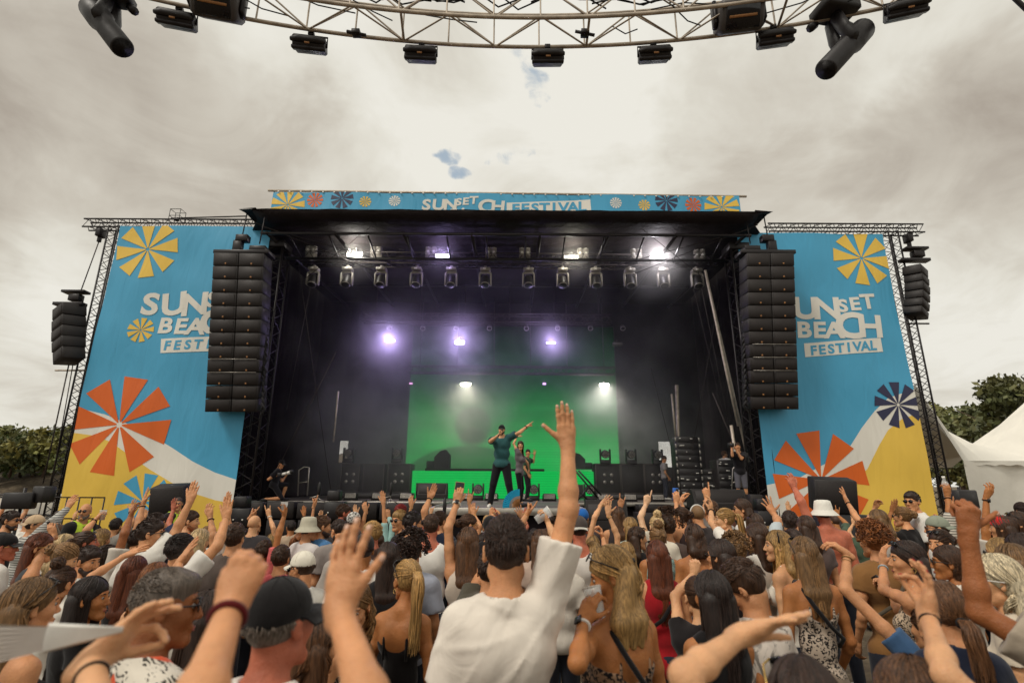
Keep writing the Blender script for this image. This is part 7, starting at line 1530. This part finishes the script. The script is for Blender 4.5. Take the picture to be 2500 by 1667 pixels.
    D(1556, 1285, 5.4, 'woman in profile with brown hair in a black tee, sunglasses on head', 74, ('long', 'brown', .3), ('tee', '171415'), True, acc=(('shades', 'head'),), skin='p')
    D(1602, 1258, 5.5, 'woman with cream blond hair pointing one finger up', 0, ('bun', 'pblond', .2, 'top'), ('tee', 'E2D8C6'), True, L=dict(e=(1564, 1262), w=(1577, 1230), t=(1584, 1199), pose='point', palm='away'), skin='w')
    D(1626, 1242, 5.6, 'woman with a big mass of frizzy brown curls', 0, ('curly', 'brown'), ('tee', '5A4A44'), True, pad=.07, hs=1.12)
    P = D(1660, 1237, 5.9, 'woman in glasses filming with a bright blue phone', -50, ('bun', 'brown'), ('tank', '4A3A3A'), True, L=dict(e=(1652, 1262), w=(1651, 1226), t=(1651, 1203), pose='grip', palm='away'), acc=(('glasses',),)); held(P, -1, 'phone', 'bright blue phone raised right of the frizzy hair', case='blue_plastic', off=(0, .10, -.03), both=False, sg=-1)
    D(1682, 1262, 6.2, 'person with slim bracelet waving a bent hand beside the blue phone', 0, ('short', 'dark'), ('tee', 'D2CCC4'), True, L=dict(e=(1668, 1250), w=(1663, 1224), t=(1669, 1200), pose='limp', palm='right'))
    D(1701, 1233, 6.0, 'person with fair hair and white headphones', 0, ('buzz', 'dblond'), ('tee', '3A3434'), acc=(('band', 'E8E6E0'),))
    D(1734, 1221, 6.1, 'man with brown hair seen from behind, one hand up in front', 0, ('short', 'lbrown'), ('tee', 'A8A4A0'), L=dict(e=(1724, 1246), w=(1726, 1215), t=(1723, 1180), pose='point', palm='away'), ground=-.2)
    D(1766, 1240, 5.3, 'woman in profile with blond ponytail in a white blouse', -75, ('pony', 'blond', .3), ('tee', 'E6E0D6'), True, L=dict(e=(1737, 1275), w=(1736, 1245), t=(1735, 1216), pose='relaxed', palm='left'), acc=(('watch', -1, '1A1718', .013),), skin='l')
    D(1808, 1217, 5.8, 'tall woman with wavy brown hair and glasses in profile', -75, ('long', 'brown', .2, 'w'), ('shirt', 'E2DED8'), True, acc=(('shades', 'face'),), ground=-.05)
    D(1839, 1252, 5.1, 'woman with chestnut hair behind the white blouse', 0, ('long', 'brown', .2), ('tee', '3A2E2E'), True)
    D(1925, 1246, 5.4, 'man with short dark hair in a pale blue shirt', 20, ('short', 'dark'), ('tee', 'C2CCD0'), L=dict(e=(1900, 1272), w=(1889, 1254), t=(1878, 1234), pose='spread', palm='away'))
    D(1964, 1258, 5.0, 'woman with dark blond hair behind the leopard dress', 0, ('long', 'brown', .25), ('tee', '5A4A46'), True)
    D(2006, 1223, 5.5, 'shirtless sunburnt man in a white bucket hat with tattooed raised arm', 10, ('hat', 'dark'), ('none', '000000'), L=dict(e=(1956, 1224), w=(1939, 1191), t=(1930, 1166), pose='relaxed', palm='away'), acc=(('bucket', 'E6E2D8'),), skin='r', ground=-.1)
    D(2139, 1243, 5.8, 'woman with long ash blond hair waving before the right speaker stack', -25, ('long', 'dblond', .22), ('tank', 'C8BEB4'), True, L=dict(e=(2090, 1262), w=(2069, 1226), t=(2057, 1197), pose='spread', palm='la'), acc=(('watch', -1, '1A1718', .012),))
    D(2199, 1236, 6.0, 'woman with blond top bun and sunglasses in a black top', -35, ('bun', 'dblond'), ('tee', '171415'), True, acc=(('shades', 'face'),))
    D(2222, 1199, 6.1, 'tall man with cropped dark hair and sunglasses in a white shirt before the yellow banner', -118, ('short', 'dark'), ('shirt', 'E4DFD7'), acc=(('shades', 'face'),), ground=0.0, pad=.012)
    D(2150, 1262, 6.6, 'person holding up a pale hand before the yellow banner', 0, ('long', 'brown', .2), ('tee', '8A7A6A'), True, L=A(2136, 1240, 2146, 1221, 'limp', 'cam'))
    D(2282, 1257, 5.0, 'man in a sage green cap with sunglasses on the side of his head', -60, ('hat', 'brown'), ('tee', 'DAD4CA'), acc=(('cap', '8D9282', 180), ('shades', 'face')))
    D(2290, 1292, 4.2, 'woman with brown hair and sunglasses pushed up, eyes just visible', -105, ('bun', 'brown'), ('tee', 'E0DBD2'), True, acc=(('shades', 'head'),))
    P = D(2335, 1290, 5.4, 'person raising a plastic bottle in front of the tent', 0, ('short', 'dark'), ('long', 'D6CFC2', 'cloth_stripe'), L=dict(e=(2322, 1262), w=(2313, 1210), t=(2312, 1184), pose='grip', palm='away'), skin='t', acc=(('watch', -1, '1A1718'),)); held(P, -1, 'bottle', 'clear bottle held up in front of the tent')
    D(2350, 1276, 5.8, 'person pointing two fingers up next to the bottle', 0, ('long', 'brown', .2), ('tee', 'C8BEB0'), True, L=A(2322, 1240, 2324, 1205, 'horns', 'left'))
    D(2420, 1288, 5.5, 'person with black watch waving a tanned hand before the tent', 0, ('short', 'dark'), ('tee', 'D0C8BC'), L=A(2408, 1213, 2421, 1184, 'relaxed', 'away'), acc=(('watch', -1, '171415', .013),), skin='t')
    D(2440, 1258, 5.0, 'woman with brown hair tied with a bright red scarf', -40, ('long', 'brown', .3), ('tee', 'C8B49C'), True, acc=(('beanie', 'CC2222'),))
    D(2478, 1248, 5.0, 'woman with brown hair under sunglasses near the right edge, by the red scarf', -60, ('long', 'brown', .25), ('tee', 'A09080'), True, acc=(('shades', 'head'),))
    D(2490, 1226, 7.0, 'person with dark hair at the far right edge below the tent', 0, ('short', 'dark'), ('tee', '4A4448'))
crowd_near(); crowd_mid()
def guards():
    k = dict(group='security guards in yellow vests', top=('tee', '181516'), acc=(('hivis',), ('shades', 'face')), skin='p')
    Pn(212, 1229, 8.0, 'bald security guard with grey goatee, sunglasses and yellow vest', face=165, hair=('bald', 'grey'), beard='grey', ground=-.22, **k)
    Pn(437, 1213, 9.6, 'security guard with cropped hair, sunglasses and yellow vest by the speaker stack', face=150, hair=('buzz', 'dark'), ground=-.18, **k)
guards()
def performers():
    S = dict(group=None)
    def on(px, py, d, label, **k): return person(px, py, d, label, ground=DZ, **k)
    P = on(1225, 1036, 12.9, 'bearded singer in black cap and teal tee pointing into the crowd with a microphone', face=195, body=190, hair=('hat', 'dark'), top=('tee', '2E585A'), pants='17151A', skin='l', beard='dark', sw=1.12, acc=(('cap', '171518', 0), ('watch', -1, '151213', .02)), legs=((-.27, .02), (.27, .02)),
           L=dict(e=(1268, 1056), w=(1286, 1041), t=(1300, 1028), pose='point', palm='down', pe=-1), Rr=dict(e=(1197, 1077), w=(1217, 1062), t=(1224, 1056), pose='fist', palm='left', up=False, pe=-1, pw=-1))
    held(P, 1, 'mic', 'black microphone at the singer\'s mouth', axis=(.35, .35, .7), off=(0, .06, -.02))
    on(1271, 1076, 13.7, 'woman on stage with braids in a grey printed tee and ripped black jeans', face=185, f=True, hair=('long', 'brown', .3), top=('tee', '6E6468'), pants='16141A', skin='l', legs=((-.13, 0), (.14, .03)),
       Rr=dict(e=(1254, 1082), w=(1262, 1066), t=(1271, 1062), pose='relaxed', palm='down'), L=dict(e=(1288, 1130), w=(1291, 1146), t=(1293, 1160), pose='relaxed', palm='left', up=False))
    on(1289, 1096, 17.5, 'man in a dark green shirt waving beside the riser behind the singers', face=180, hair=('short', 'dark'), top=('tee', '2A4A38'), pants='17151A', skin='p', L=dict(e=(1302, 1128), w=(1305, 1110), t=(1306, 1096), pose='spread', palm='cam'), acc=(('glasses',),), zoff=0)
    P = on(688, 1122, 16.9, 'photographer in black kneeling on the left of the stage with a white lens', face=100, body=70, pitch=18, kneel=True, hair=('hat', 'dark'), top=('tee', '17141A'), pants='s17141A', skin='p', acc=(('cap', '151315', 0),), lean=(-.10, 0),
           Rr=dict(e=(655, 1170), w=(676, 1160), t=(684, 1155), pose='grip', palm='left', up=False, pe=-1), L=dict(e=(688, 1175), w=(696, 1164), t=(702, 1158), pose='grip', palm='up', up=False, pe=1))
    c = at(692, 1157, 16.4); rt = thing('camera', c, 'camera with long white lens held by the kneeling photographer', 'camera'); m = MB(); m.box((-.10, 0, -.02), (.12, .13, .12)); m.build('camera_body', 'black_plastic', rt); d = nrm(np.array((.9, -.25, .22))); m = MB(); m.tube([(-.05, 0, -.01), d*.12], [.04, .045], 12); m.tube([d*.14, d*.26], [.05, .055], 12); m.build('lens_barrel', 'white_plastic', rt); m = MB(); m.tube([d*.12, d*.14], .047, 12); m.tube([d*.26, d*.33], [.06, .066], 12); m.build('lens_hood', 'black_plastic', rt)
    P = on(1800, 1080, 16.2, 'camera operator in black tee and grey shorts at the right of the stage', face=200, body=200, hair=('short', 'brown'), top=('tee', '19161A'), pants='s5C5A62', skin='p', legs=((-.1, 0), (.12, 0)), Rr=dict(e=(1788, 1112), w=(1786, 1092), t=(1781, 1084), pose='grip', palm='right', up=False, pe=-1), L=dict(e=(1810, 1120), w=(1797, 1096), t=(1790, 1086), pose='grip', palm='left', up=False, pe=-1))
    c = at(1784, 1086, 15.85); rt = thing('video_camera', c, 'black camera raised to the eye at the right of the stage', 'camera'); m = MB(); m.box((0, 0, 0), (.16, .12, .12)); m.build('camera_body', 'black_plastic', rt); m = MB(); m.tube([(0, -.05, 0), (-.05, -.2, -.02)], [.045, .05], 12); m.build('lens_barrel', 'black_plastic', rt)
    on(1768, 1100, 19.5, 'crew member in a white tee in the bright gap at stage right', face=90, hair=('short', 'lbrown'), top=('tee', 'E2DED6'), skin='p')
    on(1621, 1112, 19.6, 'crew member in grey working behind the right hand cabinets', face=150, pitch=20, hair=('short', 'brown'), top=('tee', '8A8480'), skin='p')
performers()
def fillers():
    SEEN = set(); rr = random.Random(21); n = 0; tops = (('E0DAD0', 'white'), ('E6E0D6', 'cream'), ('D8D4CE', 'off-white'), ('1C191A', 'black'), ('8C8680', 'grey'), ('2C3450', 'navy'), ('B8A088', 'beige'), ('6A2A2A', 'maroon'), ('D8B8A8', 'pale pink'), ('4A5A48', 'green'), ('6A7C92', 'slate blue'), ('4A3428', 'brown')); hs = ('dark', 'brown', 'lbrown', 'blond', 'blond', 'dblond', 'black', 'red'); hn = dict(dark='dark', brown='brown', lbrown='light brown', blond='blond', dblond='ash blond', black='black', red='auburn')
    rows = []
    for d in (10.6, 9.7, 8.9, 8.1, 7.3, 6.6, 5.9, 5.2, 4.5, 3.9, 3.3):
        x = -d*.98+rr.random()*.4
        while x < d*.98:
            rows.append((x, d+rr.uniform(-.25, .25))); x += rr.uniform(.62, .95) if d > 5 else rr.uniform(.6, .9)
    cand = []
    for x, y in rows:
        if any((x-q[3])**2+(y-q[4])**2 < .46**2 for q in PLACED): continue
        f = rr.random() < .55; h = rr.uniform(1.58, 1.72) if f else rr.uniform(1.70, 1.86); z = gz(y)+h
        v = np.array((x, y, z-CAMZ)); dd = v@FWD; px = CX+F_PX*(v@RIGHT)/dd; py = CY-F_PX*(v@UP)/dd
        if px < -40 or px > 2540: continue
        bad = False; hw = .13*F_PX/y
        for q in PLACED:
            if y < q[2] and abs(px-q[0]) < hw+.09*F_PX/q[2]:
                if py < q[1]+.30*F_PX/q[2]: bad = True; break
            if abs(px-q[0]) < hw*.5 and abs(py-q[1]) < 6 and q[2] < y+1: bad = bad or rr.random() < .5
        if bad: continue
        cand.append((px, py, y, f, x)); PLACED.append((px, py, y, x, y))
    cand.sort(key=lambda c: c[0])
    for i, (px, py, y, f, x) in enumerate(cand):
        hc = rr.choice(hs); tp = rr.choice(tops); st = rr.choice(('long', 'long', 'pony', 'bun')) if f else rr.choice(('short', 'short', 'short', 'buzz', 'hat')); acc = []; wh = hn[hc]+' hair'
        if st == 'hat': cc = rr.choice((('1E1B1C', 'black'), ('D8D0C0', 'cream'), ('2A3A5A', 'blue'))); acc.append(('cap', cc[0], rr.choice((0, 180)))); wh = cc[1]+' cap'
        if rr.random() < .2: acc.append(('shades', 'head' if st not in ('hat', 'buzz') else 'face'))
        arm = {}; armd = ''
        if rr.random() < (.75 if y > 5.5 else .3):
            k = F_PX/y; sd = rr.choice(('L', 'Rr')); sg = -1 if sd == 'L' else 1; wx = px+sg*rr.uniform(.06, .26)*k; wy = py-rr.uniform(.0, .16)*k; ps = rr.choice(('flat', 'open', 'relaxed', 'fist', 'point', 'horns', 'flat')); arm[sd] = A(wx, wy, wx+rr.uniform(-.05, .07)*k, wy-.17*k, ps, 'away'); armd = ', one arm raised'
            if rr.random() < .3: acc.append(('watch', sg, '1A1718', .012))
        LM = ((20, 'the far left edge'), (140, 'the left upright truss'), (212, 'the bald guard'), (380, 'the left speaker stack'), (437, 'the second guard'), (540, 'the raised fist'), (624, 'the bald head'), (690, 'the photographer'), (757, 'the bucket hat'), (842, 'the bearded undercut'), (920, 'the two phones'), (980, 'the red mohawk'), (1076, 'the watch arm'), (1198, 'the black beanie'), (1262, 'the cyan fan'), (1386, 'the tall arm'), (1422, 'the blue scarf'), (1515, 'the horns'), (1602, 'the cream blonde'), (1651, 'the blue phone'), (1734, 'the headphones'), (1808, 'the tall woman'), (1862, 'the right tower'), (1925, 'the pale blue shirt'), (2006, 'the white bucket hat'), (2080, 'the right speaker stack'), (2222, 'the tall white shirt'), (2312, 'the bottle'), (2372, 'the tanned fist'), (2440, 'the red scarf'), (2510, 'the right edge'))
        lm = min(LM, key=lambda l: abs(l[0]-px)); zone = ('left of ' if px < lm[0] else 'right of ')+lm[1]
        zone_ = 'left banner' if px < 570 else 'left speaker array' if px < 800 else 'left half of the stage' if px < 1150 else 'runway' if px < 1420 else 'right half of the stage' if px < 1800 else 'right banner' if px < 2290 else 'white tent'
        row = 'front' if y < 4.2 else 'middle' if y < 6.8 else 'back'
        while True:
            lb = f'{"woman" if f else "man"}, {wh}, {tp[1]} top, {row} rows, {zone}'
            if lb not in SEEN: break
            tp = rr.choice(tops)
            if rr.random() < .2: row += ' further'
        SEEN.add(lb)
        nm = {1: 'p', 2: 't', 3: 'l', 4: 'p', 5: 'r'}[rr.randint(1, 5)]
        person(px, py, y, lb, f=f, face=rr.uniform(-45, 45), pitch=rr.uniform(-6, 12), hair=(st, hc, rr.uniform(.15, .4)), top=(rr.choice(('tee', 'tee', 'tank', 'strap')) if f else rr.choice(('tee', 'tee', 'tee', 'shirt')), tp[0]), skin=nm, acc=tuple(acc), pants=rr.choice(('2A2D38', '1C1A1C', '4A5A70', '8A7C68')), group='festival crowd facing the stage', beard=None, **arm)
        n += 1
    print('fillers', n, 'placed', len(PLACED))
fillers()
for l, h in STATS:
    if h > 1.96 or h < 1.45: print('HEIGHT', h, l)
